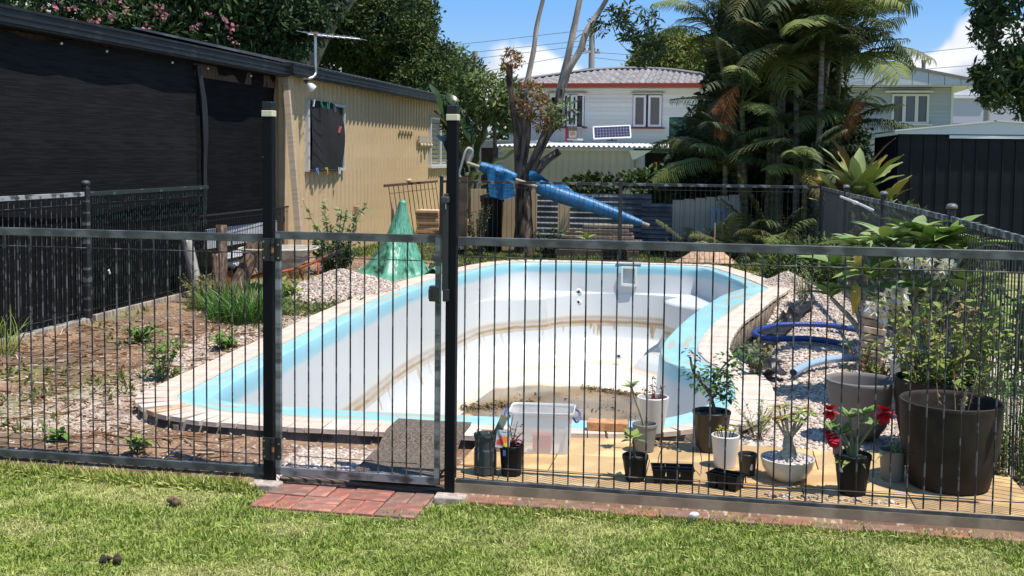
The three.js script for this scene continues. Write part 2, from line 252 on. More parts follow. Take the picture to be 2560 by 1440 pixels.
// pebbles
{
  const peb = []; for (let k = 0; k < 3; k++) { const g = new THREE.IcosahedronGeometry(1, 1), p = g.attributes.position; for (let i = 0; i < p.count; i++) { const v = V().fromBufferAttribute(p, i), s = 0.8 + 0.4 * vnoise(v.x * 1.4 + k * 9, v.y * 1.4, v.z * 1.4); p.setXYZ(i, v.x * s, v.y * s * 0.62, v.z * s * 0.8); } g.computeVertexNormals(); peb.push(g); }
  const tones = [[0.46, 0.385, 0.325], [0.54, 0.47, 0.40], [0.37, 0.28, 0.22], [0.43, 0.34, 0.275], [0.27, 0.225, 0.19], [0.6, 0.54, 0.48], [0.45, 0.29, 0.22]];
  const L = [[], [], []];
  const drop = (x, z, size, y) => { const t = mix3(tones[Math.floor(R(0, 7))], [0.34, 0.22, 0.14], x < -1 ? R(0.2, 0.85) : 0), v = R(0.75, 1.15); L[Math.floor(R(0, 3))].push({ p: V(x, y ?? groundY(x, z) + size * 0.25, z), q: yq(0.5), s: size * R(0.6, 1.3), c: t.map((q) => q * v) }); };
  for (let i = 0; i < 95000; i++) { const x = R(-4.2, 3.0), z = -Math.pow(R(0, 1), 1.5) * 10.7; if (inPoly(x, z, hole) || rnd() > gravelShare(x, z) + 0.06) continue; if (x > 0 && x < 2.75 && z > -1) continue; if ((x > -0.56 && x < 0.05 && z > -1) || (x > -0.95 && x < 0 && z > -0.13)) continue; drop(x, z, R(0.006, 0.0125) * (1 + 0.4 * sstep(-1, -5, z))); }
  for (let i = 0; i < 2300; i++) drop(R(-0.9, -0.42), R(-0.5, -0.13), R(0.01, 0.017));
  for (let i = 0; i < 60; i++) drop(R(1.5, 2.1), R(-0.07, -0.03), R(0.006, 0.013), 0.11);
  L.forEach((l, k) => swarm(scene, 'gravel', peb[k], flat([1, 1, 1], 0.85), l, { label: 'pale pinkish loose gravel around the pool', category: 'gravel' }));
  var pebbleG = peb, pebbleTones = tones;
}

// ───────── sandy paving tiles by the gate ─────────
const pavTile = [[0.56, 0.36, 0.165], [0.60, 0.41, 0.20], [0.52, 0.34, 0.16]].map((c) => grain(c.map((v) => v * 0.82), c.map((v) => v * 1.12), { m: 0.7, fx: 5, fy: 5, rough: 0.85, bump: 0.002 }));
{
  const pav = new THREE.Group(); pav.name = 'paving'; pav.userData.kind = 'structure'; scene.add(pav);
  part(pav, 'bed', span(-0.02, 2.72, 0.03, 0.085, -0.975, 0.015), grain([0.25, 0.18, 0.12], [0.36, 0.27, 0.18], { m: 0.5, rough: 1 }));
  const rows = [[0.012, -0.235, 0.0], [-0.238, -0.555, 0.22], [-0.558, -0.968, 0.1]];
  rows.forEach(([a, b, o]) => { let x = -0.015; const cuts = [x]; x += 0.24 + o; while (x < 2.6) { cuts.push(x); x += 0.485; } cuts.push(2.72); for (let i = 0; i + 1 < cuts.length; i++) part(pav, 'tile', rbox(cuts[i + 1] - cuts[i] - 0.005, 0.03, a - b - 0.005, 0.003, (cuts[i] + cuts[i + 1]) / 2, 0.09 + R(-0.002, 0.002), (a + b) / 2, R(-0.003, 0.003), 0, R(-0.003, 0.003)), pavTile[i % 3]); });
}
// ───────── red brick path at the gate, in basket weave ─────────
const redBrick = [[0.40, 0.15, 0.105], [0.34, 0.14, 0.10], [0.43, 0.19, 0.14], [0.28, 0.15, 0.115]].map((c) => grain(c.map((v) => v * 0.7), c.map((v) => v * 1.15), { m: 0.25, fx: 6, fy: 6, rough: 0.9, bump: 0.002, spots: (x, y, q) => mix3(q, [0.13, 0.11, 0.09], sstep(0.55, 0.75, fbm(x * 5, y * 5, 31, 5, 5, 5)) * 0.6) }));
{
  const path = new THREE.Group(); path.name = 'brick_path'; path.userData.kind = 'structure'; scene.add(path);
  part(path, 'sand_bed', span(-0.9, -0.06, -0.03, 0.006, -0.05, 0.38), grain([0.16, 0.11, 0.08], [0.25, 0.18, 0.12], { m: 0.5, rough: 1 }));
  const b1 = rbox(0.196, 0.05, 0.096, 0.006), b2 = rbox(0.096, 0.05, 0.196, 0.006);
  for (let j = 0; j < 2; j++) for (let i = 0; i < 4; i++) { const cx = -0.782 + i * 0.202, cz = 0.065 + j * 0.202, hor = (i + j) % 2 === 0; for (const s of [-1, 1]) { const m = part(path, 'brick', hor ? b1 : b2, redBrick[Math.floor(R(0, 4))]); m.position.set(cx + (hor ? 0 : s * 0.05), -0.006 + R(-0.003, 0.003), cz + (hor ? s * 0.05 : 0)); m.rotation.set(R(-.015, .015), R(-.02, .02), R(-.015, .015)); } }
}

// ───────── the pool ─────────
{
  const pool = thing('swimming_pool', 'empty fibreglass swimming pool with faded blue rim and brown tide stains', 'pool');
  // rows: share of the rim or offset past it, height, and how far the corner seats push the row in
  const prof = [[0, 0.122, 0], [0.5, 0.122, 0], [0.97, 0.121, 0], [1, 0.112, 0], ['+0.012', 0.09, 0], ['+0.02', 0.055, 0], ['+0.022', 0.0, 0], ['+0.045', -0.27, 0], ['+0.047', -0.29, 0.25], ['+0.0475', -0.292, 0.9], ['+0.048', -0.3, 1], ['+0.052', -0.34, 1.04], ['+0.08', -0.62, 1.05], ['+0.092', -0.72, 1.05], ['+0.11', -0.8, 1.05], ['+0.14', -0.9, 1.05], ['+0.18', -0.955, 1.05], ['+0.38', -1.05, 1.05], ['+0.46', -1.1, 1.05], ['+0.51', -1.18, 1.05], ['+0.57', -1.205, 1.05], ['+0.66', -1.21, 1.05]];
  const seatIn = rims.map(({ p }) => 0.62 * Math.exp(-Math.pow(((p.x + 1.75) ** 2 + (p.z + 10.7) ** 2) / 0.5, 1.5)) + 0.62 * Math.exp(-Math.pow(((p.x - 1.25) ** 2 + (p.z + 10.4) ** 2) / 0.6, 1.5)) + 0.2 * sstep(1.2, 0.4, Math.hypot(p.x - 1.78, p.z + 8.2)));
  const tight = rims.map(({ p }) => p.x > 0.9 && p.z > -3.6 ? 0.45 : 1);
  const nr = prof.length, pos = [], uv = [], idx = [];
  const rowsP = prof.map(([a, , s], k) => { let L = rims.map((r, j) => offs(r, (typeof a === 'number' ? a * r.w : r.w + parseFloat(a) * (k > 7 ? tight[j] : 1)) + s * seatIn[j])); for (let n = 0; n < [0, 4, 14, 30][k < 4 ? 0 : k < 8 ? 1 : k < 12 ? 2 : 3]; n++) L = L.map((p, j) => p.clone().multiplyScalar(2).add(L[(j + 1) % NP]).add(L[(j + NP - 1) % NP]).multiplyScalar(0.25)); return L; });
  for (let k = 0; k < nr; k++) for (let i = 0; i <= NP; i++) { const q = rowsP[k][i % NP], y = prof[k][1]; pos.push(q.x, y, q.z); uv.push(i / NP, k < 4 ? k / 3 * 0.25 : 0.25 + (0.112 - y) / 1.322 * 0.75); }
  for (let k = 0; k + 1 < nr; k++) for (let i = 0; i < NP; i++) { const a = k * (NP + 1) + i, b = a + NP + 1; idx.push(a, a + 1, b, b, a + 1, b + 1); }
  const g = new THREE.BufferGeometry(); g.setAttribute('position', new THREE.Float32BufferAttribute(pos, 3)); g.setAttribute('uv', new THREE.Float32BufferAttribute(uv, 2)); g.setIndex(idx); g.computeVertexNormals();
  const per = Math.round(poolLen);
  const shellMap = dataTex(1408, 448, (u, v) => {
    const s = u * per, depth = v < 0.25 ? 0 : (v - 0.25) / 0.75 * 1.322 - 0.112;   // metres below ground datum
    const P = (fx, fy, z, o = 4) => fbm(u * Math.round(per * fx), v * fy, z, o, Math.round(per * fx), 0);
    const cyan = mix3([0.22, 0.48, 0.57], [0.36, 0.62, 0.68], P(1.5, 6, 1));
    let white = mix3([0.52, 0.545, 0.55], [0.60, 0.615, 0.61], P(0.8, 3, 2));
    if (v < 0.25) { let c = cyan; const chip = sstep(0.52, 0.6, P(2.2, 30, 3, 5)) * sstep(0.3, 0.5, P(0.5, 2, 8, 3)); c = mix3(c, [0.44, 0.42, 0.30], chip * 0.9); return mix3(c, [0.5, 0.68, 0.70], sstep(0.55, 0.75, P(5, 14, 14)) * 0.4); }
    let c = mix3(cyan, white, sstep(-0.02, 0.04, depth + (P(3, 6, 4) - 0.5) * 0.03));
    const band = 0.66 + (P(0.6, 1, 5, 3) - 0.5) * 0.05, dd = depth - band;
    const grainy = P(7, 60, 6, 4), strong = sstep(0.25, 0.6, P(0.45, 1, 7, 3));
    const line = sstep(0.05, 0.0, Math.abs(dd + 0.02)) * 0.7 + sstep(0.045, 0, Math.abs(dd - 0.045)) * 1.1 + sstep(0.02, 0, Math.abs(dd - 0.09)) * 0.6;
    const run = P(16, 0.5, 9, 3), drip = sstep(0.0, -0.05, dd - 0.07 - 0.26 * sstep(0.5, 0.8, run)) * sstep(0.04, 0.07, dd) * sstep(0.42, 0.6, P(24, 5, 15, 3));
    c = mix3(c, [0.33, 0.185, 0.05], clamp(1.25 * Math.max(line * (0.45 + 0.9 * grainy), drip * 0.75) * (0.6 + 0.4 * strong)) * 0.9);
    c = mix3(c, [0.62, 0.60, 0.50], sstep(0.1, 0, Math.abs(dd + 0.07)) * 0.45 * grainy);
    c = mix3(c, [0.5, 0.38, 0.2], sstep(0.02, 0, Math.abs(depth - 1.0 - (P(0.5, 1, 12) - .5) * .05)) * 0.35);
    c = mix3(c, [0.52, 0.36, 0.17], sstep(1.13, 1.2, depth) * (0.3 + 0.6 * P(4, 20, 10)) * 0.8);
    return c;
  });
  const shellM = new THREE.MeshPhysicalMaterial({ map: shellMap, roughness: 0.42, clearcoat: 0.25, clearcoatRoughness: 0.35, side: THREE.DoubleSide });
  part(pool, 'shell', g, shellM);
  // floor with the silty puddle left in it
  const inner = [[-1.5, -1.7], [0.4, -1.75], [0.8, -1.85], [0.95, -2.3], [0.8, -2.9], [0.4, -3.5], [0.3, -4.2], [0.4, -6], [0.75, -8], [0.65, -9.4], [0.25, -10.22], [-0.95, -10.2], [-1.5, -9.4], [-1.78, -7], [-1.72, -4]], fs = new THREE.Shape(inner.map(([x, z]) => new THREE.Vector2(x, -z))), fg = new THREE.ShapeGeometry(fs); fg.rotateX(-Math.PI / 2); fg.translate(0, -1.2118, 0);
  { const p = fg.attributes.position, u = fg.attributes.uv; for (let i = 0; i < p.count; i++) u.setXY(i, (p.getX(i) + 2.4) / 4.6, (p.getZ(i) + 11) / 10.4); }
  const puddle = (x, z) => Math.hypot((x + 0.35) / 1.3, (z + 7.2) / 1.5) + (fbm(x * 1.7, z * 1.7, 3, 4) - 0.5) * 0.5;
  const floorMap = dataTex(384, 832, (u, v) => { const x = u * 4.6 - 2.4, z = v * 10.4 - 11, w = puddle(x, z), n = fbm(x * 5, z * 5, 2, 5); let c = mix3([0.52, 0.52, 0.48], [0.6, 0.59, 0.55], n); c = mix3(c, mix3([0.52, 0.40, 0.24], [0.62, 0.53, 0.38], n), sstep(1.35, 0.98, w) * 0.8 * sstep(0.2, 0.6, n)); c = mix3(c, mix3([0.12, 0.085, 0.05], [0.27, 0.20, 0.12], sstep(0.3, 0.7, fbm(x * 2.5, z * 2.5, 4, 5))), sstep(0.99, 0.94, w)); return mix3(c, [0.45, 0.27, 0.12], sstep(0.05, 0.0, Math.abs(w - 0.97)) * 0.7); });
  part(pool, 'floor', fg, new THREE.MeshStandardMaterial({ map: floorMap, roughness: 0.5, side: THREE.DoubleSide }));
  const wet = []; for (let i = 0; i < 60; i++) { const a = i / 60 * 6.283; let k = 1; for (let q = 0; q < 6; q++) { const x = -0.35 + Math.cos(a) * 1.3 * k, z = -7.2 + Math.sin(a) * 1.5 * k; k *= 0.93 / Math.max(0.3, puddle(x, z)); } wet.push(new THREE.Vector2(-0.35 + Math.cos(a) * 1.3 * k, 7.2 - Math.sin(a) * 1.5 * k)); }
  const wg = new THREE.ShapeGeometry(new THREE.Shape(wet)); wg.rotateX(-Math.PI / 2); wg.translate(0, -1.2, 0);
  solo('puddle', 'shallow brown puddle with leaves at the bottom of the pool', 'puddle', wg, new THREE.MeshPhysicalMaterial({ color: rgb([0.95, 0.9, 0.8]), roughness: 0.06, transmission: 1, thickness: 0, ior: 1.33, side: THREE.DoubleSide }));
  // skimmer mouth, return jets, suction
  const wh = flat([0.75, 0.76, 0.72], 0.4), dk = flat([0.02, 0.02, 0.02], 0.6);
  const sk = part(pool, 'skimmer', [span(-0.115, -0.085, -0.18, 0.10, 0, 0.05), span(0.085, 0.115, -0.18, 0.10, 0, 0.05), span(-0.085, 0.085, -0.18, -0.145, 0, 0.07), span(-0.085, 0.085, 0.075, 0.10, 0, 0.05)], wh); sk.position.set(-0.07, 0, -10.83); sk.rotation.y = 0.06;
  part(sk, 'skimmer_flap', [span(-0.085, 0.085, -0.145, 0.075, -0.02, 0.002)], flat([0.42, 0.46, 0.46], 0.5));
  part(sk, 'skimmer_lid', span(-0.19, 0.17, 0.128, 0.15, -0.3, -0.02), flat([0.5, 0.52, 0.48], 0.6));
  for (const [x, y, z] of [[-0.78, -0.275, -10.72], [-0.78, -0.42, -10.69], [-0.14, -1.09, -10.21]]) { const j = part(pool, 'return_jet', lathe([[0.018, 0.03], [0.03, 0.035], [0.045, 0.02], [0.05, 0]], 16).rotateX(Math.PI / 2), wh); j.position.set(x, y, z); part(j, 'jet_hole', cyl(0.02, 0.02, 0.012, 0, 0, 0.026, 14, Math.PI / 2), dk); }
  // coping bricks round the rim
  const copM = [[0.56, 0.465, 0.39], [0.60, 0.51, 0.435], [0.53, 0.435, 0.36], [0.57, 0.45, 0.36]].map((c) => grain(c.map((v) => v * 0.85), c.map((v) => Math.min(0.8, v * 1.1)), { m: 0.3, fx: 4, fy: 9, rough: 0.9, bump: 0.003 }));
  const orange = grain([0.5, 0.26, 0.13], [0.6, 0.4, 0.25], { m: 0.3, rough: 0.9 });
  const nb = Math.floor(poolLen / 0.098), G = {};
  for (let i = 0; i < nb; i++) {
    const r = rimAt((i + 0.5) / nb), near = rims[Math.round((i + 0.5) / nb * NP) % NP], n = near.n, p = r.p;
    const cut = p.x > 0.0 && p.z > -1.25 && p.z > -1.9 + p.x * 0.2 ? 0.1 : 0.25, key = cut + '_' + (i % 3);
    G[key] ??= rbox(0.0968, 0.03, cut + (i % 3) * 0.004, 0.003);
    const m = part(pool, 'coping_brick', G[key], Math.hypot(p.x + 1.98, p.z + 1.0) < 0.2 && i % 2 ? orange : copM[Math.floor(R(0, 4))]);
    m.position.set(p.x - n.x * (cut / 2 - 0.004), 0.117 + R(-0.0015, 0.0015), p.z - n.z * (cut / 2 - 0.004)); m.rotation.set(R(-.01, .01), Math.atan2(n.x, n.z) + R(-.02, .02), R(-.015, .015));
  }
  // concrete haunch under the coping
  const hg = sheet(NP, 3, (u, v) => { const r = rims[Math.round(u * NP) % NP], cut = r.p.x > 0 && r.p.z > -1.25 ? 0.085 : 0.238; const k = Math.round(v * 3), q = offs(r, [-0.02, -cut, -cut - 0.012 + 0.02 * vnoise(u * 70, 9), -cut + 0.05][k]); return V(q.x, [0.105, 0.1035, -0.05, -0.3][k], q.z); }, (u, v) => [u * poolLen, v * 0.4]);
  part(pool, 'concrete_haunch', hg, grain([0.07, 0.055, 0.042], [0.19, 0.15, 0.115], { m: 0.6, fx: 10, fy: 10, rough: 1, bump: 0.01 }));
}
// leaf litter in the pool
{
  const lf = leafG(0.05, 0.022, { droop: 0.6, n: 2 }), L = [], tones = [[0.14, 0.08, 0.04], [0.2, 0.12, 0.06], [0.09, 0.06, 0.035], [0.12, 0.12, 0.04]];
  const drop = (x, z) => { const v = R(0.7, 1.3); L.push({ p: V(x, -1.193 + R(0, 0.02), z), q: yq(0.7), s: R(0.6, 1.4), c: tones[Math.floor(R(0, 4))].map((q) => q * v) }); };
  for (let i = 0; i < 420; i++) { const t = rnd(), a = R(-1, 1) * R(0, 1); drop(-1.62 + t * 0.75 + a * 0.06, -7.0 - t * 0.5 + a * 0.22); }
  for (let i = 0; i < 300; i++) { const t = rnd(), a = R(-1, 1) * R(0, 1); drop(-0.45 + t * 1.2, -8.5 + t * 0.5 + a * 0.16); }
  for (let i = 0; i < 120; i++) drop(R(-1.3, 0.6), R(-8, -6.3));
  for (let i = 0; i < 40; i++) drop(-1.35 + R(-.06, .06), -6.35 + R(-.04, .04));
  swarm(scene, 'leaf_litter', lf, flat([1, 1, 1], 0.9), L, { label: 'brown dead leaves and twigs on the pool floor', category: 'leaves' });
}
// ───────── fences ─────────
const worn = (lo, hi, c1 = [0.012, 0.013, 0.018], c2 = [0.17, 0.18, 0.19], o = {}) => grain(c1, c2, { m: 0.9, fx: 14, fy: 26, oct: 5, lo, hi, rough: 0.5, metal: 0.25, bump: 0.0006, n: 512, ...o });
const railM = worn(0.2, 0.8, [0.04, 0.042, 0.044], [0.15, 0.157, 0.162], { rough: 0.45 }), wireM = worn(0.5, 0.62, [0.014, 0.011, 0.018], [0.12, 0.12, 0.13]), blackM = flat([0.005, 0.005, 0.007], 0.5), capM = flat([0.05, 0.052, 0.055], 0.55), creamM = flat([0.62, 0.58, 0.42], 0.5);
const zincM = worn(0.2, 0.6, [0.06, 0.063, 0.066], [0.26, 0.27, 0.28], { rough: 0.4 });
function meshPanel(o, L, y0, y1, pitch, { rail = 0.04, dep = 0.025, r = 0.004, start = pitch * 0.7, wm = wireM, rm = railM, cross = [y0 + rail + 0.062, y1 - rail - 0.055], bottom = true } = {}) {
  part(o, 'top_rail', rbox(L, rail, dep, 0.003, L / 2, y1 - rail / 2, 0), rm);
  if (bottom) part(o, 'bottom_rail', rbox(L, rail, dep, 0.003, L / 2, y0 + rail / 2, 0), rm);
  const ws = [0, 1, 2, 3, 4, 5].map((k) => { const g = boxUV(new THREE.CylinderGeometry(r, r, y1 - y0 - rail * 1.6, 6)), u = g.attributes.uv; for (let i = 0; i < u.count; i++) u.setXY(i, u.getX(i) + k * 0.137, u.getY(i) + k * 0.371); return g; }), n = Math.floor((L - start * 1.2) / pitch);
  for (let i = 0; i <= n; i++) { const m = part(o, 'wire', ws[Math.floor(R(0, 6))], wm); m.position.set(start + i * pitch + R(-0.0015, 0.0015), (y0 + y1) / 2, 0); m.rotation.set(R(-.002, .002), R(0, 6), R(-.003, .003)); }
  for (const y of cross) part(o, 'cross_wire', boxUV(new THREE.CylinderGeometry(r * 0.75, r * 0.75, n * pitch, 5).rotateZ(Math.PI / 2)).translate(start + n * pitch / 2, y, r * 1.6), wm);
}
const postG = (h, w = 0.05) => rbox(w, h, w, 0.004, 0, h / 2, 0);
const capG = (w) => lathe([[0, 0.028], [w * 0.45, 0.025], [w * 0.7, 0.012], [w * 0.72, 0], [w * 0.72, -0.012], [0, -0.012]], 16);
{
  const left = thing('pool_fence', 'worn black mesh pool fence panel left of the gate', 'fence panel', [-3.2, 0, 0]); meshPanel(left, 2.235, 0.06, 1.275, 0.0705, { start: 0.02 });
  const right = thing('pool_fence', 'long worn mesh pool fence panel in front of the potted plants', 'fence panel', [0.03, 0, 0]); meshPanel(right, 2.85, 0.065, 1.285, 0.0735, { start: 0.035 });
  for (const [x, lab, h] of [[-0.937, 'tall black gate post with cream band, on the hinge side', 1.93], [0.0, 'tall black gate post with cream band, carrying the gate latch', 1.915]]) {
    const p = thing('gate_post', lab, 'fence post', [x, 0, 0]);
    part(p, 'post', rbox(0.05, h - 0.075, 0.05, 0.003, 0, (h - 0.075) / 2 + 0.005, 0), grain([0.004, 0.0045, 0.007], [0.006, 0.0065, 0.009], { m: 1, fx: 9, fy: 30, lo: 0.66, hi: 0.72, rough: 0.5, clearcoat: 0.001, specularIntensity: 0.3, spots: (u, v, c) => vnoise(u * 40, v * 40, 5, 40, 40) > 0.985 ? [0.4, 0.4, 0.38] : c }));
    part(p, 'band', rbox(0.056, 0.03, 0.056, 0.003, 0, h - 0.058, 0), creamM);
    part(p, 'cap', rbox(0.054, 0.043, 0.054, 0.006, 0, h - 0.0215, 0), blackM);
  }
  // the gate
  const g = thing('gate', 'worn mesh pool gate standing closed between two tall black posts', 'gate', [-0.9, 0, 0]); const gl = 0.845;
  part(g, 'stile', span(0, 0.025, 0.065, 1.29, -0.0125, 0.0125), zincM); part(g, 'stile', span(gl - 0.025, gl, 0.065, 1.29, -0.0125, 0.0125), zincM);
  part(g, 'top_rail', span(0.025, gl - 0.025, 1.252, 1.29, -0.0125, 0.0125), railM); part(g, 'bottom_rail', span(0.025, gl - 0.025, 0.065, 0.103, -0.0125, 0.0125), zincM);
  const w = boxUV(new THREE.CylinderGeometry(0.004, 0.004, 1.16, 6)); for (let i = 0; i < 10; i++) { const m = part(g, 'wire', w, wireM); m.position.set(0.097 + i * 0.0725, 0.678, 0); m.rotation.y = R(0, 6); }
  for (const y of [0.165, 1.165]) part(g, 'cross_wire', boxUV(new THREE.CylinderGeometry(0.0024, 0.0024, 0.655, 5).rotateZ(Math.PI / 2)).translate(0.423, y, 0.005), wireM);
  const bolt = flat([0.35, 0.33, 0.3], 0.35, { metalness: 0.8 }), rust = flat([0.28, 0.11, 0.04], 0.7);
  for (const y of [0.2, 1.2]) {
    const h = part(g, 'hinge', [rbox(0.045, 0.115, 0.008, 0.003, -0.04, y, 0.03), rbox(0.036, 0.115, 0.008, 0.003, 0.014, y, 0.02), cyl(0.011, 0.011, 0.028, -0.006, y + 0.042, 0.034), cyl(0.011, 0.011, 0.028, -0.006, y - 0.042, 0.034), cyl(0.009, 0.009, 0.012, -0.006, y + 0.02, 0.034), cyl(0.009, 0.009, 0.012, -0.006, y - 0.02, 0.034)], flat([0.015, 0.016, 0.018], 0.45));
    part(h, 'spring', cyl(0.0075, 0.0075, 0.03, -0.006, y, 0.034), rust);
    for (const [dx, dy] of [[-0.052, 0.04], [-0.055, 0], [-0.05, -0.04], [0.022, 0.025], [0.022, -0.04]]) part(h, 'screw', cyl(0.0045, 0.0045, 0.005, dx, y + dy, dx < -0.03 ? 0.036 : 0.026, 10, Math.PI / 2), bolt);
  }
  // magnetic latch: long pull rod on the post and a striker on the gate
  const l = thing('gate_latch', 'black magnetic pull latch on the right gate post', 'latch', [-0.018, 0, 0.03]), lm = flat([0.02, 0.021, 0.023], 0.4);
  part(l, 'body', [rbox(0.03, 0.42, 0.018, 0.004, -0.008, 1.235, 0), rbox(0.03, 0.06, 0.03, 0.005, 0, 1.005, 0.008)], lm);
  part(l, 'knob', [rbox(0.04, 0.034, 0.036, 0.008, -0.008, 1.463, 0.006), rbox(0.02, 0.012, 0.02, 0.003, -0.004, 1.487, 0.006)], flat([0.045, 0.045, 0.048], 0.5));
  part(l, 'keyhole', [rod(V(-0.002, 1.445, 0.024), V(0.0, 1.42, 0.026), 0.003)], bolt);
  part(g, 'striker', [rbox(0.05, 0.075, 0.04, 0.005, 0.823, 1.01, 0.028), rbox(0.014, 0.05, 0.012, 0.003, 0.805, 1.01, 0.052)], lm);
}
{ // left fence with dark shade cloth behind its wires, and its post
  const o = thing('side_fence', 'black mesh fence section with flaking pale top rail at the left edge', 'fence', [-4.5, 0, -1.6], Math.PI / 2);
  meshPanel(o, 2.5, 0.1, 1.3, 0.075, { wm: worn(0.4, 0.7, [0.02, 0.02, 0.022], [0.13, 0.13, 0.135]), rm: worn(0.3, 0.5, [0.04, 0.04, 0.04], [0.4, 0.41, 0.41]), cross: [0.2, 1.19] });
  const p = thing('fence_post', 'dark grey round-capped fence post against the black shade cloth', 'fence post', [-4.5, 0, -4.14]);
  part(p, 'post', rbox(0.055, 1.42, 0.055, 0.006, 0, 0.66, 0), worn(0.5, 0.68, [0.03, 0.034, 0.045], [0.16, 0.17, 0.18])); const c = part(p, 'cap', capG(0.055), capM); c.position.y = 1.38;
  const o2 = thing('side_fence', 'dark green mesh fence section beyond the grey post, lined with shade cloth', 'fence', [-4.5, 0, -4.18], Math.PI / 2);
  meshPanel(o2, 2.42, 0.1, 1.3, 0.042, { rm: worn(0.55, 0.75, [0.01, 0.045, 0.03], [0.18, 0.26, 0.22]), wm: worn(0.5, 0.62, [0.006, 0.012, 0.01], [0.04, 0.06, 0.05]), cross: [0.2, 1.19] });
  const cloth = grain([0.005, 0.0052, 0.0055], [0.010, 0.0105, 0.011], { m: 0.5, fx: 4, fy: 90, oct: 3, lo: 0.2, hi: 0.8, rough: 0.9, clearcoat: 0.001, specularIntensity: 0.2 });
  solo('shade_cloth', 'black shade cloth lining the inside of the left mesh fence', 'shade cloth', sheet(60, 10, (u, v) => V(-4.56 - 0.03 * fbm(u * 9, v * 3, 2, 3), 0.1 + v * (1.02 + 0.06 * Math.sin(u * 7 + 1)), -1.6 - u * 4.95), (u, v) => [u * 4.95, v]), cloth);
  for (let i = 0; i < 2; i++) { const b = solo('timber_edging', ['weathered timber plank on the soil under the left fence', 'pale splintered plank under the green fence section'][i], 'plank', rbox(0.05, 0.09, [2.4, 2.3][i], 0.008), grain([0.22, 0.16, 0.11], [0.42, 0.34, 0.27], { m: 0.5, fx: 30, fy: 4, rough: 0.95 })); b.position.set(-4.47, 0.09 + i * .02, -2.9 - i * 2.45); b.rotation.z = 0.1; }
  // peg hanging from the cloth
  const h = thing('bungee_cord', 'white plastic toggle hanging on a black cord at the left fence', 'cord', [-4.44, 0.56, -4.42]); part(h, 'cord', tube([[0, 0.14, 0.16], [0, 0.06, 0.08], [0, 0, 0]], 0.004, 8, 5), flat([0.02, 0.02, 0.02])); part(h, 'toggle', rbox(0.015, 0.05, 0.022, 0.006, 0, -0.025, 0, 0.5), flat([0.7, 0.7, 0.66], 0.4));
}
{ // fence behind the logs
  const o = thing('side_fence', 'black mesh fence behind the upright logs and white boards', 'fence', [-4.8, 0, -6.85], Math.PI / 2);
  meshPanel(o, 2.85, 0.1, 0.93, 0.05, { wm: flat([0.012, 0.012, 0.014], 0.5), rm: flat([0.02, 0.02, 0.022], 0.5), rail: 0.02 });
}
{ // far fence behind the pool and the fence on the right
  const far = worn(0.45, 0.62, [0.03, 0.032, 0.036], [0.2, 0.21, 0.22]), fw = flat([0.02, 0.02, 0.022], 0.5);
  const xs = [-3.02, -0.27, 2.62];
  ['far mesh pool fence section behind the pool, left half by the tarp roll', 'far mesh pool fence section behind the pool, right half by the palms'].forEach((lab, i) => { const o = thing('far_fence', lab, 'fence', [xs[i] + 0.02, 0, -11.45]); meshPanel(o, xs[i + 1] - xs[i] - 0.04, 0.08, 1.285, 0.0735, { rm: far, wm: fw, r: 0.003 }); });
  [['black square fence post at the stack of pavers', 0.04], ['dark fence post in the middle of the far fence', 0.02], ['fence post at the far right corner of the pool yard', 0.02]].forEach(([lab, up], i) => { const p = thing('fence_post', lab, 'fence post', [xs[i], 0, -11.45]); part(p, 'post', rbox(0.05, 1.3 + up, 0.05, 0.005, 0, 0.64 + up / 2, 0), flat([0.022, 0.023, 0.026], 0.5)); const c = part(p, 'cap', capG(0.05), capM); c.position.y = 1.3 + up; });
  // right fence, two joined runs with posts
  const A = [V(2.62, 0, -11.45), V(2.68, 0, -8.6), V(2.78, 0, -6.1), V(2.86, 0, -3.15), V(2.84, 0, -0.1)], rr = worn(0.35, 0.55, [0.05, 0.052, 0.055], [0.26, 0.27, 0.28]);
  ['right side mesh fence section at the far corner', 'right side mesh fence section below the broad-leaved plant', 'right side mesh fence section in front of the dark shed', 'nearest right side mesh fence section behind the potted plants'].forEach((lab, i) => { const a = A[i], b = A[i + 1], d = b.clone().sub(a), o = thing('right_fence', lab, 'fence', [a.x, 0, a.z], Math.atan2(-d.z, d.x)); meshPanel(o, d.length(), 0.07, 1.28, 0.0735, { rm: rr, wm: flat([0.04, 0.041, 0.044], 0.6) }); });
  [1, 2, 3].forEach((i) => { const p = thing('fence_post', ['second', 'third', 'nearest'][i - 1] + ' post of the right side fence, with a domed grey cap', 'fence post', [A[i].x, 0, A[i].z]); part(p, 'post', rbox(0.05, 1.34, 0.05, 0.005, 0, 0.66, 0), flat([0.02, 0.021, 0.024], 0.5)); const c = part(p, 'cap', capG(0.055), flat([0.12, 0.12, 0.125], 0.5)); c.position.y = 1.345; });
  // white pvc pipe tied along the right fence
  const pv = thing('pvc_pipe', 'white plastic pipe tied to the top of the right fence', 'pipe', [0, 0, 0]); part(pv, 'pipe', tube([[2.6, 1.235, -8.4], [2.68, 1.2, -7.3], [2.72, 1.17, -6.35]], 0.014, 12, 8), flat([0.6, 0.6, 0.57], 0.4)); part(pv, 'coupling', tube([[2.655, 1.208, -7.55], [2.67, 1.202, -7.35]], 0.02, 3, 8), flat([0.62, 0.62, 0.58], 0.4));
}
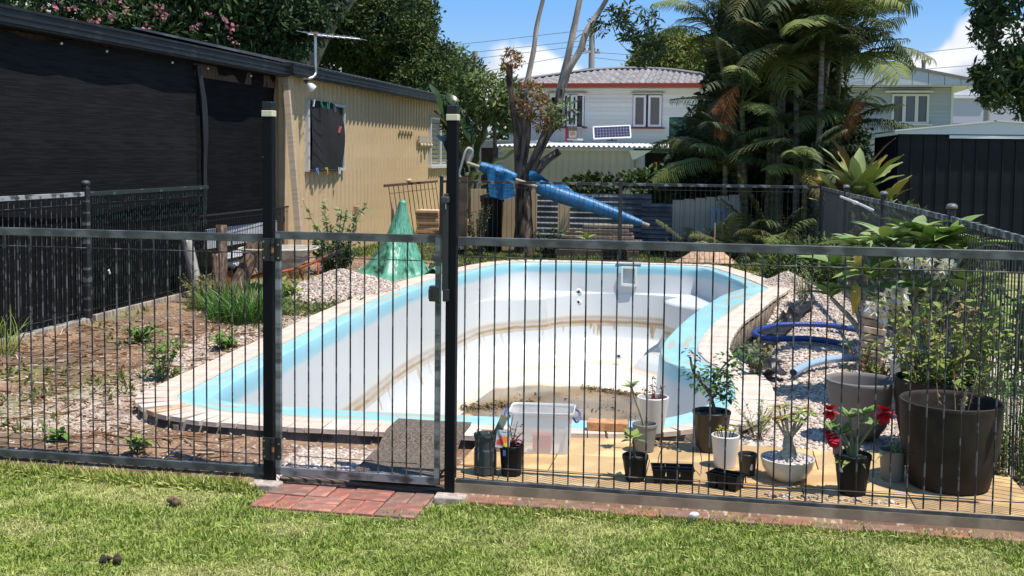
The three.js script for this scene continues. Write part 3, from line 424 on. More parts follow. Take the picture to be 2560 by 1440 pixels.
// footing blocks and bricks under the front fence
solo('threshold', 'dark weathered timber sill under the gate', 'sill', rbox(0.86, 0.075, 0.07, 0.008), grain([0.05, 0.035, 0.025], [0.17, 0.13, 0.1], { m: 0.4, fx: 3, fy: 26, rough: 0.95, bump: 0.004 }), [-0.475, 0.0, -0.075]);
{
  const conc = grain([0.30, 0.24, 0.20], [0.48, 0.40, 0.35], { m: 0.2, fx: 8, fy: 8, rough: 0.95, bump: 0.003 });
  [[-0.935, 'short pale concrete block under the hinge post'], [0.015, 'short pale concrete block under the latch post']].forEach(([x, l]) => solo('concrete_block', l, 'block', rbox(0.155, 0.05, 0.085, 0.01), conc, [x, 0.012, 0.055], R(-.05, .05)));
  const ed = thing('brick_edging', 'row of bricks laid end to end under the right fence panel', 'edging'), bg = rbox(0.222, 0.06, 0.09, 0.008);
  for (let i = 0; i < 12; i++) { const m = part(ed, 'brick', bg, i % 3 ? redBrick[3] : redBrick[1]); m.position.set(0.22 + i * 0.228, -0.003 + R(-.004, .004), 0.06 + R(-.006, .006)); m.rotation.y = R(-.03, .03); }
  const el = thing('brick_edging', 'low worn brick edge under the left fence panel', 'edging'), tm = grain([0.2, 0.13, 0.085], [0.36, 0.25, 0.17], { m: 0.3, rough: 0.95 });
  for (let i = 0; i < 10; i++) { const m = part(el, 'brick', bg, tm); m.position.set(-1.13 - i * 0.228, -0.01 + R(-.004, .004), 0.03 + R(-.006, .006)); m.rotation.y = R(-.02, .02); }
}
// ───────── the tan shed on the left, with its awning ─────────
const tanM = grain([0.52, 0.38, 0.215], [0.58, 0.43, 0.25], { m: 3, fx: 6, fy: 14, rough: 0.55, spots: (x, y, c) => mix3(c, [0.36, 0.28, 0.17], sstep(0.62, 0.8, fbm(x * 24, y * 6, 3, 4, 24, 6)) * 0.25) });
const gutM = worn(0.45, 0.7, [0.014, 0.015, 0.0165], [0.032, 0.034, 0.036], { rough: 0.5, m: 2 });
{
  const shed = thing('shed', 'long tan ribbed-metal shed with black gutters and shaded awning', 'shed');
  const rib = (z0, z1, y0, y1, x, sgn = 1) => { const g = [], n = Math.round((z0 - z1) / 0.2); const P = []; for (let i = 0; i < n; i++) { const z = z0 - (z0 - z1) * i / n, w = (z0 - z1) / n; P.push([0, z], [0, z - w * 0.55], [0.028, z - w * 0.68], [0.028, z - w * 0.88]); } P.push([0, z1]); return boxUV(sheet(P.length - 1, 1, (u, v) => { const p = P[Math.round(u * (P.length - 1))]; return V(x + sgn * p[0], v ? y1 : y0, p[1]); }).toNonIndexed()); };
  const fl = (g) => { g = g.toNonIndexed ? (g.index ? g.toNonIndexed() : g) : g; g.computeVertexNormals(); return g; };
  part(shed, 'ribbed_wall', fl(rib(-9.8, -20.4, 0.02, 2.8, -4.93)), tanM);
  part(shed, 'end_wall', [span(-9.4, -4.94, 0.02, 2.78, -20.39, -20.33), span(-9.4, -4.94, 0.02, 2.78, -9.86, -9.8), span(-9.46, -9.4, 0.02, 3.2, -20.3, 4)], tanM);
  part(shed, 'corner_flashing', [span(-4.96, -4.885, 0.02, 2.76, -20.46, -20.4), span(-4.95, -4.86, 0.02, 2.78, -9.8, -9.72)], tanM);
  const screws = []; for (let i = 0; i < 44; i++) screws.push(tf(new THREE.SphereGeometry(0.009, 6, 4), -4.902, 1.42, -10.05 - i * 0.2)); part(shed, 'screw_row', screws, flat([0.55, 0.43, 0.26], 0.5), { kind: 'stuff' });
  const gutter = (z0, z1, x, y, name) => part(shed, name, [span(x - 0.13, x, y, y + 0.13, z1, z0), span(x - 0.02, x + 0.014, y + 0.118, y + 0.142, z1, z0), span(x - 0.006, x + 0.008, y + 0.052, y + 0.068, z1, z0), span(x - 0.14, x - 0.02, y - 0.022, y, z1, z0)], gutM);
  gutter(-9.66, -20.55, -4.7, 2.79, 'gutter'); gutter(3.5, -9.72, -4.77, 2.765, 'awning_gutter');
  part(shed, 'gutter_bracket', [span(-4.86, -4.72, 2.77, 2.945, -9.715, -9.665)], flat([0.015, 0.015, 0.02], 0.4));
  const roofM = worn(0.4, 0.7, [0.05, 0.052, 0.06], [0.1, 0.105, 0.115], { rough: 0.4, metal: 0.5, m: 2 });
  const roof = (z0, z1, x0, y0, x1, y1) => { const P = []; const n = Math.round((z0 - z1) / 0.19); for (let i = 0; i <= n; i++) { const z = z0 - (z0 - z1) * i / n; P.push([z, 0], [z - 0.1, 0], [z - 0.12, 0.03], [z - 0.16, 0.03]); } return fl(sheet(P.length - 1, 1, (u, v) => { const p = P[Math.round(u * (P.length - 1))]; return V(v ? x1 : x0, (v ? y1 : y0) + p[1], p[0]); })); };
  part(shed, 'roof', roof(-9.7, -20.4, -4.74, 2.92, -7.2, 3.45), roofM); part(shed, 'roof', roof(-9.7, -20.4, -7.2, 3.45, -9.5, 2.9), roofM);
  part(shed, 'awning_roof', roof(3.4, -9.7, -4.8, 2.87, -9.3, 3.05), roofM);
  part(shed, 'awning_beam', [span(-5.06, -4.99, 2.58, 2.74, -9.7, 3.4)], grain([0.05, 0.03, 0.02], [0.09, 0.055, 0.035], { m: 0.6, fx: 20, fy: 3, rough: 0.8 }));
  // windows
  const alu = flat([0.55, 0.55, 0.53], 0.4), glass = flat([0.025, 0.028, 0.03], 0.08, { clearcoat: 0.6 });
  const w1 = part(shed, 'window', [span(-4.93, -4.865, 1.40, 1.44, -12.3, -10.66), span(-4.93, -4.865, 2.42, 2.46, -12.3, -10.66), span(-4.93, -4.866, 1.44, 2.42, -10.72, -10.66), span(-4.93, -4.866, 1.44, 2.42, -12.3, -12.26), span(-4.93, -4.87, 1.44, 2.42, -11.5, -11.46)], alu); part(w1, 'pane', span(-4.9, -4.888, 1.44, 2.42, -12.26, -10.72), glass);
  const w2 = part(shed, 'window', [span(-4.93, -4.865, 1.42, 1.47, -19.28, -17.68), span(-4.93, -4.865, 2.42, 2.46, -19.28, -17.68), span(-4.93, -4.866, 1.47, 2.42, -17.73, -17.68), span(-4.93, -4.866, 1.47, 2.42, -19.28, -19.23), span(-4.93, -4.866, 1.47, 2.42, -18.56, -18.48), span(-4.94, -4.84, 1.385, 1.415, -19.32, -17.64)], alu);
  for (const [a, b] of [[-17.74, -18.47], [-18.57, -19.22]]) for (let i = 0; i < 10; i++) part(w2, 'louvre_blade', tf(boxUV(new THREE.BoxGeometry(0.008, 0.11, a - b)), -4.895, 1.52 + i * 0.094, (a + b) / 2, 0, 0, -0.5), flat([0.30, 0.31, 0.3], 0.15));
  part(shed, 'ledge_trim', [span(-4.9, -4.87, 2.13, 2.155, -16.4, -15.4)], tanM);
}
// awning screens
{
  const scr = grain([0.006, 0.0062, 0.0066], [0.014, 0.0143, 0.0146], { m: 0.7, fx: 3, fy: 70, oct: 3, lo: 0.2, hi: 0.8, rough: 0.8, clearcoat: 0.001, specularIntensity: 0.25, bump: 0.002 });
  const s1 = thing('shade_screen', 'wide black shade-cloth screen hanging under the awning at the left', 'shade screen');
  part(s1, 'cloth', sheet(70, 24, (u, v) => { const z = 1.2 - u * 8.33 - 0.12 * v * (1 - v) * 0 - (u > 0.97 ? (1 - v) * 0.1 : 0), top = 2.745 - 0.06 * Math.max(0, Math.sin((u - 0.56) * 22)) * (u > 0.56 && u < 0.703 ? 1 : 0) * sstep(0.85, 1, v); return V(-4.91 - 0.05 * fbm(u * 12, v * 3, 3, 4) + 0.03 * Math.sin(v * 3) + 0.006 * Math.sin(u * 40 + v * 6), lerp(0.25, top, v), z); }, (u, v) => [u * 8.3, v * 2.5]), scr);
  part(s1, 'edge_fold', tube([[-4.88, 2.7, -7.13], [-4.86, 2.2, -7.22], [-4.87, 1.5, -7.27], [-4.88, 0.6, -7.25]], [0.045, 0.05, 0.035, 0.03], 16, 7, 0.5), flat([0.012, 0.012, 0.015], 0.6));
  for (let i = 0; i < 6; i++) part(s1, 'eyelet', tf(new THREE.SphereGeometry(0.014, 8, 6), -4.875, 2.68, -3.2 - i * 1.05 + R(-.2, .2)), flat([0.7, 0.7, 0.66], 0.4));
  const s2 = thing('shade_screen', 'narrower black shade-cloth screen beside the leaning timber post', 'shade screen');
  part(s2, 'cloth', sheet(30, 20, (u, v) => V(-4.97 - 0.07 * fbm(u * 5, v * 3, 7, 4), lerp(0.5, 2.84, v), -6.9 - u * 2.8), (u, v) => [u * 2.4, v * 2]), grain([0.0035, 0.0035, 0.0045], [0.008, 0.008, 0.009], { m: 0.7, fx: 3, fy: 60, oct: 3, rough: 0.8, clearcoat: 0.001, specularIntensity: 0.2 }));
  const wht = grain([0.5, 0.52, 0.56], [0.66, 0.68, 0.72], { m: 0.7, rough: 0.6 });
  solo('white_board', 'long white board lying behind the mesh fence near the logs', 'board', [rbox(2.1, 0.24, 0.02, 0.005)], wht, [-4.87, 0.62, -8.35], Math.PI / 2 - 0.02);
  for (let i = 0; i < 3; i++) solo('white_plank', ['lowest', 'middle', 'topmost'][i] + ' of three white planks behind the logs', 'plank', rbox(1.9, 0.09, 0.03, 0.005, 0, 0, 0, -0.5), wht, [-4.86, 0.12 + i * 0.13, -8.5], Math.PI / 2);
  // dark store under the awning behind the screens
}
{ const a = V(-4.85, 2.74, -9.74), b = V(-4.5, 0.06, -9.45), g = box(0.085, a.distanceTo(b), 0.06), o = solo('timber_post', 'bare pale timber post leaning against the front corner of the tan shed', 'post', g, grain([0.40, 0.30, 0.20], [0.48, 0.375, 0.26], { m: 0.8, fx: 3, fy: 24, rough: 0.7 }), a.clone().lerp(b, 0.5).toArray()); o.quaternion.setFromUnitVectors(V(0, 1, 0), a.clone().sub(b).normalize()); }
{ // antenna on its bent mast
  const a = thing('antenna', 'metal television antenna on a bent mast at the shed gutter', 'antenna', [-4.66, 0, -10.4]), al = flat([0.45, 0.46, 0.47], 0.35, { metalness: 0.7 });
  part(a, 'mast', tube([[-0.14, 2.76, 0.16], [-0.02, 2.77, 0.1], [0.0, 2.84, 0.0], [0, 2.95, 0], [0, 3.42, 0]], 0.021, 24, 10), al);
  part(a, 'boom', rod(V(-0.12, 3.41, 0.0), V(0.55, 3.37, -0.35), 0.009), al);
  for (let i = 0; i < 9; i++) { const t = i / 8, c = V(lerp(-0.1, 0.54, t), lerp(3.41, 3.372, t) + 0.008, -0.35 * (0.1 + t * 0.9)); const l = lerp(0.42, 0.3, t); part(a, 'element', rod(c.clone().add(V(-0.1 * l, 0, l)), c.clone().add(V(0.1 * l, 0, -l)), 0.0045), al); }
  part(a, 'clamp', box(0.05, 0.07, 0.05, 0, 3.41, 0), flat([0.2, 0.1, 0.06], 0.7));
  const f = thing('floodlight', 'clear glass floodlight bulb under the shed gutter', 'lamp', [-4.74, 2.68, -10.32]); part(f, 'holder', cyl(0.035, 0.03, 0.1, -0.02, 0.05, 0.03, 12, 0.5, 0, 0.4), flat([0.015, 0.015, 0.018], 0.5)); part(f, 'bulb', tf(lathe([[0, -0.075], [0.05, -0.07], [0.075, -0.05], [0.06, 0.0], [0.03, 0.05], [0.028, 0.07]], 18), 0.03, -0.03, 0, 0.5, 0, 0.5), flat([0.7, 0.72, 0.72], 0.12, { clearcoat: 0.6 }));
}
{ // black cloth pegged over the window
  const c = thing('window_cloth', 'black cloth pegged over the shed window with one corner curling out', 'cloth');
  const wv = (u, v) => { const bulge = sstep(0.55, 1, u) * Math.sin(Math.PI * clamp(v * 1.05)), tear = sstep(0.7, 1, u) * sstep(0.72, 1, v); return V(-4.85 + 0.05 * bulge + 0.012 * Math.sin(u * 9 + v * 4) + 0.012 * fbm(u * 6, v * 6, 3, 3), lerp(1.42, 2.47, v) - tear * 0.05, lerp(-10.72, -11.98, u) + tear * 0.1 - bulge * 0.14); };
  part(c, 'cloth', sheet(26, 22, wv, (u, v) => [u * 1.5, v]), grain([0.005, 0.005, 0.006], [0.011, 0.011, 0.012], { m: 0.5, fx: 40, fy: 40, rough: 0.9 }));
  part(c, 'bottom_rod', rod(V(-4.84, 1.415, -10.66), V(-4.84, 1.41, -12.0), 0.014), flat([0.015, 0.015, 0.015], 0.6));
  const pegs = [['white', [0.7, 0.7, 0.68], 0.05, 0.98], ['dark green', [0.02, 0.2, 0.12], 0.27, 0.97], ['bright green', [0.03, 0.26, 0.15], 0.5, 0.965], ['grey', [0.25, 0.26, 0.27], 0.78, 0.94], ['pink', [0.6, 0.12, 0.13], 0.82, 0.62], ['light blue', [0.15, 0.35, 0.6], 0.12, 0.0], ['yellow', [0.7, 0.5, 0.08], 0.48, 0.0], ['pale', [0.6, 0.62, 0.6], 0.9, 0.0]];
  for (const [n, col, u, v] of pegs) { const p = wv(u, v); solo('clothes_peg', n + ' clothes peg on the black window cloth', 'peg', [rbox(0.02, 0.11, 0.012, 0.003, 0, -0.02, 0.012, 0.08), rbox(0.02, 0.11, 0.012, 0.003, 0, -0.02, -0.012, -0.08)], flat(col, 0.4), [p.x + 0.025, p.y, p.z], R(0.8, 2)).rotation.z = R(-.4, .4); }
}
{ // hook rack
  const k = thing('hook_rack', 'small weathered wooden hook rack on the tan wall', 'rack', [-4.86, 1.98, -17.2]); part(k, 'board', box(0.03, 0.13, 1.0), grain([0.3, 0.24, 0.17], [0.44, 0.37, 0.28], { m: 0.3, fx: 20, fy: 4, rough: 0.9 }));
  for (let i = 0; i < 4; i++) part(k, 'hook', tf(lathe([[0.012, 0], [0.03, 0.03], [0.034, 0.08], [0.0, 0.1]], 10), 0.03, -0.17, -0.36 + i * 0.25), flat([0.5, 0.42, 0.3], 0.7));
  solo('wall_box', 'small rusty brown box fixed low on the tan wall', 'box', rbox(0.08, 0.15, 0.2, 0.01), grain([0.3, 0.17, 0.09], [0.42, 0.27, 0.16], { m: 0.2, rough: 0.9 }), [-4.84, 0.72, -12.85]);
  const ru = flat([0.10, 0.045, 0.03], 0.8), m = thing('mesh_panel', 'spare rusty brown mesh panel leaning on the tan wall', 'mesh panel', [-4.5, 0, -13.3], Math.PI / 2 + 0.01);
  part(m, 'top_rail', box(3.7, 0.045, 0.03, 1.8, 1.13, 0), ru); for (let i = 0; i < 12; i++) part(m, 'wire', rod(V(0.2 + i * 0.3, 1.12, 0), V(0.2 + i * 0.3, 0.02, 0.16), 0.0075), ru); part(m, 'cross_wire', rod(V(0.2, 0.99, 0.02), V(3.5, 0.99, 0.02), 0.006), ru);
  solo('rag', 'crumpled pink and white rag on the rusty mesh panel', 'rag', put(pebbleG[1], V(), new THREE.Quaternion(), 0.06), flat([0.6, 0.42, 0.4], 0.8), [-4.5, 1.19, -14.75]);
}
{ // stacked orange pavers
  const pm = [[0.55, 0.33, 0.18], [0.48, 0.26, 0.13], [0.6, 0.42, 0.27]].map((c) => grain(c.map((v) => v * 0.8), c, { m: 0.3, rough: 0.9 })), g = rbox(0.42, 0.048, 0.42, 0.005);
  for (let i = 0; i < 12; i++) solo('paver', i === 11 ? 'top paver of the orange paver stack by the shed' : 'orange paver within the stack by the far end of the shed', 'paver', g, pm[i % 3], [-3.98 + R(-.03, .03), 0.07 + i * 0.053, -14.4 + R(-.03, .03)], R(-.06, .06), i === 11 ? undefined : 'pavers stacked by the shed');
  for (let i = 0; i < 9; i++) solo('paver', i === 8 ? 'top paver of the lower stack behind the gate post' : 'orange paver within the lower stack behind the gate post', 'paver', g, pm[(i + 1) % 3], [-3.5 + R(-.04, .04), 0.07 + i * 0.053, -14.35 + R(-.03, .03)], R(-.08, .08), i === 8 ? undefined : 'pavers in the lower stack');
}
{ // green tarp over something pointed
  const t = thing('green_tarp', 'green tarpaulin draped into a tall pointed heap beside the pool', 'tarpaulin', [-2.9, 0.06, -8.9]);
  const f = (u, v) => { const a = u * 6.2832, c = Math.cos(a), n = Math.sin(a), wander = a + 0.35 * (fbm(c * 1.5 + 4, n * 1.5, v * 2, 3) - 0.5) * 2; const fold = 0.16 * Math.pow(0.5 + 0.5 * Math.sin(wander * 4 + 0.9), 2) + 0.1 * Math.sin(wander * 7 + 2 + v) * v + 0.25 * (fbm(c * 2.2, n * 2.2, v * 3, 4) - 0.5) + 0.05 * (vnoise(u * 60, v * 16, 3) - 0.5) - 0.05; const skirt = sstep(0.9, 1, v) * 0.12 * (0.3 + vnoise(u * 14, 1)); const w = (0.05 + 0.27 * v + 0.22 * Math.pow(v, 2.4) + skirt) * (1 + fold * (0.5 + 0.8 * v)); const sag = 0.02 * Math.sin(wander * 5 + v * 7) + 0.012 * (vnoise(u * 40, v * 18, 9) - 0.5); return V(c * w * (c < 0 ? 1.05 : 0.68) + 0.02, Math.max(0.012 + 0.02 * vnoise(u * 30, 5), (1 - v) * 0.99 * (1 - 0.1 * skirt) + sag * Math.sin(Math.PI * v)), n * w * 0.95); };
  part(t, 'tarp', sheet(200, 60, f, (u, v) => [u * 3, v]), grain([0.05, 0.23, 0.14], [0.12, 0.36, 0.24], { m: 0.5, fx: 9, fy: 9, rough: 0.42, bump: 0.012 }));
  part(t, 'tarp_top', tf(new THREE.SphereGeometry(0.05, 12, 8), 0.02, 0.97, 0), grain([0.05, 0.23, 0.14], [0.12, 0.36, 0.24], { m: 0.5, rough: 0.45 }));
  part(t, 'loose_corner', sheet(24, 14, (u, v) => V(0.3 + u * 0.42, 0.03 + 0.12 * Math.abs(Math.sin(u * 5 + v * 3)) * Math.sin(Math.PI * u) + 0.10 * u * (1 - v) , -0.05 + (v - 0.5) * (0.5 - 0.15 * u) + 0.04 * Math.sin(u * 12)), (u, v) => [u * 0.5, v * 0.5]), grain([0.05, 0.23, 0.14], [0.12, 0.36, 0.24], { m: 0.5, rough: 0.45 }));
}
function heap(name, label, cat, pos, rx, rz, h, mat, pebbles, size, tones, seed = 1) {
  const o = thing(name, label, cat, pos), y = (x, z) => { const d = Math.hypot(x / rx, z / rz); return h * Math.pow(Math.max(0, 1 - d), 0.9) * (0.8 + 0.4 * fbm(x * 3 + seed, z * 3, seed, 3)) - 0.02; };
  part(o, 'core', sheet(40, 14, (u, v) => { const a = u * 6.2832, r = v * (1 + 0.15 * (fbm(Math.cos(a) * 2, Math.sin(a) * 2, seed, 2) - 0.5)); const x = Math.cos(a) * rx * r, z = Math.sin(a) * rz * r; return V(x, y(x, z), z); }, (u, v, p) => [p.x, p.z]), mat);
  if (pebbles) { const L = []; for (let i = 0; i < pebbles; i++) { const a = R(0, 6.28), r = Math.sqrt(rnd()) * 0.97, x = Math.cos(a) * rx * r, z = Math.sin(a) * rz * r, t = tones[Math.floor(R(0, tones.length))], k = R(0.75, 1.15); L.push({ p: V(x, y(x, z) + size * 0.2, z), q: yq(0.8), s: size * R(0.6, 1.4), c: t.map((q) => q * k) }); } swarm(o, 'pebbles', pebbleG[0], flat([1, 1, 1], 0.85), L); }
  return o;
}
heap('gravel_heap', 'low heap of pinkish gravel beside the pool and green tarp', 'gravel heap', [-3.05, 0.06, -7.0], 0.85, 1.1, 0.3, grain([0.4, 0.31, 0.25], [0.52, 0.43, 0.37], { m: 0.4, rough: 1 }), 7500, 0.0155, pebbleTones, 3);
{ // wheelbarrow
  const w = thing('wheelbarrow', 'old wheelbarrow with pale tray of gravel and orange frame', 'wheelbarrow', [-3.78, 0.05, -6.95], 0.15);
  const tray = grain([0.40, 0.36, 0.30], [0.55, 0.52, 0.46], { m: 0.6, rough: 0.6, spots: (x, y, c) => mix3(c, [0.3, 0.15, 0.09], sstep(0.5, 0.7, fbm(x * 7, y * 7, 5, 5, 7, 7)) * 0.6) }), org = grain([0.36, 0.075, 0.03], [0.47, 0.13, 0.05], { m: 0.3, rough: 0.5 });
  const ring = (s, y, k = 0) => [[-0.38 * s - k, y, -0.3 * s], [0.36 * s + k, y, -0.27 * s], [0.36 * s + k, y, 0.27 * s], [-0.38 * s - k, y, 0.3 * s]];
  const A = ring(1, 0.53), B = ring(0.5, 0.26), pos = [], quad = (a, b, c, d) => pos.push(...a, ...b, ...c, ...a, ...c, ...d); for (let i = 0; i < 4; i++) quad(A[i], A[(i + 1) % 4], B[(i + 1) % 4], B[i]); quad(...B);
  const g = new THREE.BufferGeometry(); g.setAttribute('position', new THREE.Float32BufferAttribute(pos, 3)); g.computeVertexNormals(); part(w, 'tray', boxUV(g), tray);
  part(w, 'tray_rim', tube([...A, A[0]].map((p) => V(...p)), 0.012, 48, 6), tray);
  const L = []; for (let i = 0; i < 500; i++) { const x = R(-0.26, 0.25), z = R(-0.2, 0.2); L.push({ p: V(x, 0.43 + 0.05 * (1 - Math.abs(x) * 2) + R(-.01, .01), z), q: yq(1), s: R(0.012, 0.028), c: pebbleTones[Math.floor(R(0, 7))] }); } part(w, 'gravel_load', boxUV(tf(new THREE.BoxGeometry(0.6, 0.06, 0.44), 0, 0.41, 0)), flat([0.35, 0.25, 0.2], 1)); swarm(w, 'gravel', pebbleG[2], flat([1, 1, 1], 0.9), L);
  for (const s of [-1, 1]) { part(w, 'handle', tube([[-0.6, 0.1, s * 0.1], [-0.2, 0.22, s * 0.2], [0.3, 0.33, s * 0.25], [0.62, 0.47, s * 0.27]], 0.016, 16, 8), org); part(w, 'grip', tube([[0.56, 0.435, s * 0.265], [0.68, 0.495, s * 0.27]], 0.02, 4, 8), flat([0.02, 0.02, 0.02], 0.6)); part(w, 'leg', tube([[0.16, 0.3, s * 0.22], [0.28, 0.02, s * 0.25], [0.36, 0.02, s * 0.25], [0.4, 0.34, s * 0.25]], 0.014, 16, 8), org); }
  const wh = part(w, 'wheel', tf(new THREE.TorusGeometry(0.13, 0.045, 10, 22), -0.6, 0.17, 0).toNonIndexed(), flat([0.02, 0.02, 0.02], 0.8)); part(wh, 'hub', tf(new THREE.CylinderGeometry(0.09, 0.09, 0.05, 18), -0.6, 0.17, 0, Math.PI / 2).toNonIndexed(), org);
}
// logs stood on end
{
  const bark = grain([0.07, 0.045, 0.03], [0.24, 0.16, 0.11], { m: 0.35, fx: 12, fy: 5, rough: 0.95, bump: 0.012 }), grey = grain([0.2, 0.18, 0.16], [0.42, 0.39, 0.36], { m: 0.4, fx: 10, fy: 4, rough: 0.9, bump: 0.008 }), cut = grain([0.5, 0.27, 0.15], [0.62, 0.4, 0.25], { m: 0.15, rough: 0.8 });
  const log = (lab, a, b, r, m) => { const o = thing('log', lab, 'log', [a[0], a[1], a[2]]), d = V(b[0] - a[0], b[1] - a[1], b[2] - a[2]); part(o, 'bark', tube([[0, 0, 0], d.clone().multiplyScalar(0.5).add(V(0.01, 0, 0)).toArray(), d.toArray()], [r * 1.08, r, r * 0.95], 14, 14, 0.16), m); const c = part(o, 'cut_face', new THREE.CircleGeometry(r * 0.93, 18), cut); c.position.copy(d.clone().multiplyScalar(1.004)); c.quaternion.setFromUnitVectors(V(0, 0, 1), d.clone().normalize()); };
  log('weathered grey log leaning at the fence, leftmost of the upright logs', [-4.27, 0.05, -5.9], [-4.38, 0.76, -5.85], 0.058, grey);
  log('shortest upright log with pale cut top', [-4.17, 0.03, -6.1], [-4.18, 0.57, -6.15], 0.052, bark);
  log('tallest upright log with orange cut top', [-4.28, 0.03, -6.45], [-4.29, 0.86, -6.5], 0.06, bark);
  log('thick brown log leaning right toward the wheelbarrow', [-4.2, 0.03, -6.6], [-3.97, 0.7, -6.75], 0.095, bark);
}
// ───────── plants ─────────
const G1 = [0.14, 0.245, 0.045], G2 = [0.07, 0.15, 0.03], G3 = [0.24, 0.31, 0.06], G4 = [0.04, 0.085, 0.022];
const leafMs = { mid: leafM(G1), dark: leafM(G2), lime: leafM(G3), deep: leafM(G4), dry: leafM([0.26, 0.19, 0.08]), yellow: leafM([0.42, 0.30, 0.06]), red: leafM([0.20, 0.07, 0.05]), olive: leafM([0.15, 0.15, 0.045]), gloss: leafM([0.12, 0.235, 0.045], { roughness: 0.55, transmission: 0.25 }), pale: leafM([0.24, 0.31, 0.12], { roughness: 0.6 }) };
const stemM = flat([0.16, 0.14, 0.07], 0.8), woodM = grain([0.12, 0.085, 0.06], [0.26, 0.2, 0.15], { m: 0.15, rough: 0.9 });
// single leaves set one by one on a plant
function leaves(o, list, name = 'leaf') { for (const { p, d, g, m, s = 1, roll = 0 } of list) { const l = part(o, name, g, m); l.position.copy(p); l.quaternion.copy(aim(d, roll)); l.scale.setScalar(s); } }
function rosette(o, c, n, g, m, { rise = 0.6, spread = 1, s = [0.8, 1.15], h = 0 } = {}) { const L = []; for (let i = 0; i < n; i++) { const a = i * 2.4 + R(-0.3, 0.3), el = rise * R(0.3, 1.4) * (1 - 0.5 * i / n * 0) ; L.push({ p: c.clone().add(V(Math.cos(a) * 0.004, h * i / n, Math.sin(a) * 0.004)), d: V(Math.cos(a) * spread, el, Math.sin(a) * spread), g, m: Array.isArray(m) ? m[Math.floor(R(0, m.length))] : m, s: R(...s), roll: R(-.25, .25) }); } leaves(o, L); }
// a bushy small-leaved plant: stems as one part, leaves joined into one part
function bush(o, { n = 12, h = 0.4, w = 0.3, leaf = leafG(0.04, 0.022), m = leafMs.mid, per = 26, stem = 0.004, sm = stemM, base = 0.02, up = 1, name = 'foliage', from = 0.25 }) {
  const st = [], lf = []; for (let i = 0; i < n; i++) { const a = R(0, 6.28), r = w * Math.sqrt(rnd()), hh = h * R(0.55, 1.05), b = V(Math.cos(a) * base, 0, Math.sin(a) * base), t = V(Math.cos(a) * r, hh, Math.sin(a) * r), k = V((b.x + t.x) / 2 * 0.8, hh * 0.55, (b.z + t.z) / 2 * 0.8); const c = new THREE.CatmullRomCurve3([b, k, t]); st.push(tube([b, k, t], [stem, stem * 0.8, stem * 0.4], 6, 5)); for (let j = 0; j < per; j++) { const q = c.getPoint(R(from, 1)); lf.push(put(leaf, q.add(V(R(-1, 1), R(-1, 1), R(-1, 1)).multiplyScalar(0.006)), aim(V(R(-1, 1), R(-0.4, 0.9) * up, R(-1, 1)), R(-.5, .5)), R(0.6, 1.25))); } }
  part(o, 'stems', st, sm, { kind: 'stuff' }); part(o, name, lf, m, { kind: 'stuff' });
}
// pots
const soilM = grain([0.03, 0.02, 0.014], [0.09, 0.06, 0.04], { m: 0.1, fx: 9, fy: 9, rough: 1, bump: 0.006 });
function pot(label, pos, r, h, mat, { taper = 0.78, rim = 0.012, lip = 1.04, soil = 0.82, wall = 0.006, profile, name = 'plant_pot', cat = 'pot', sm = soilM } = {}) {
  const o = thing(name, label, cat, pos); const pr = profile ?? [[0, 0], [r * taper * 0.94, 0], [r * taper, 0.006], [r, h - rim], [r * lip, h - rim], [r * lip, h - 0.003], [r * lip - 0.003, h], [r * lip - wall, h], [r - wall, h - rim], [r * lerp(taper, 1, soil) - wall, h * soil * 0.9]];
  part(o, 'pot', lathe(pr, 36), mat); const rs = r * lerp(taper, 1, soil) - wall * 0.9; part(o, 'soil', sheet(20, 6, (u, v) => { const a = u * 6.2832; return V(Math.cos(a) * rs * v, h * soil + 0.008 * (fbm(Math.cos(a) * v * 5 + 3, Math.sin(a) * v * 5, h * 99, 3) - 0.5) * (v < 1 ? 2 : 0), Math.sin(a) * rs * v); }, (u, v, p) => [p.x, p.z]), sm);
  o.userData.top = h * soil; return o;
}
const blackP = flat([0.008, 0.008, 0.009], 0.5, { clearcoat: 0.001, specularIntensity: 0.5 }), brownP = grain([0.026, 0.019, 0.014], [0.038, 0.029, 0.022], { m: 0.3, rough: 0.7, clearcoat: 0.001, specularIntensity: 0.5 }), whiteP = flat([0.66, 0.64, 0.60], 0.4, { clearcoat: 0.2 }), greyP = flat([0.20, 0.19, 0.175], 0.6), slateP = flat([0.055, 0.065, 0.062], 0.5);
const T0 = 0.105;
{ // ribbed grey-green pot
  const o = pot('slate grey pot nested in a ribbed grey pot beside the gate', [0.15, T0, -0.11], 0.055, 0.2, slateP, { taper: 0.9, profile: [[0, 0], [0.05, 0], ...Array.from({ length: 22 }, (_, i) => [0.0545 + (i % 2) * 0.0022, 0.004 + i * 0.0055]), [0.053, 0.128], [0.051, 0.13], [0.055, 0.185], [0.059, 0.187], [0.059, 0.2], [0.055, 0.2], [0.05, 0.175]] });
  bush(o, { n: 4, h: 0.27, w: 0.05, per: 7, leaf: leafG(0.022, 0.007), m: leafMs.pale, stem: 0.0018, from: 0.7 });
}
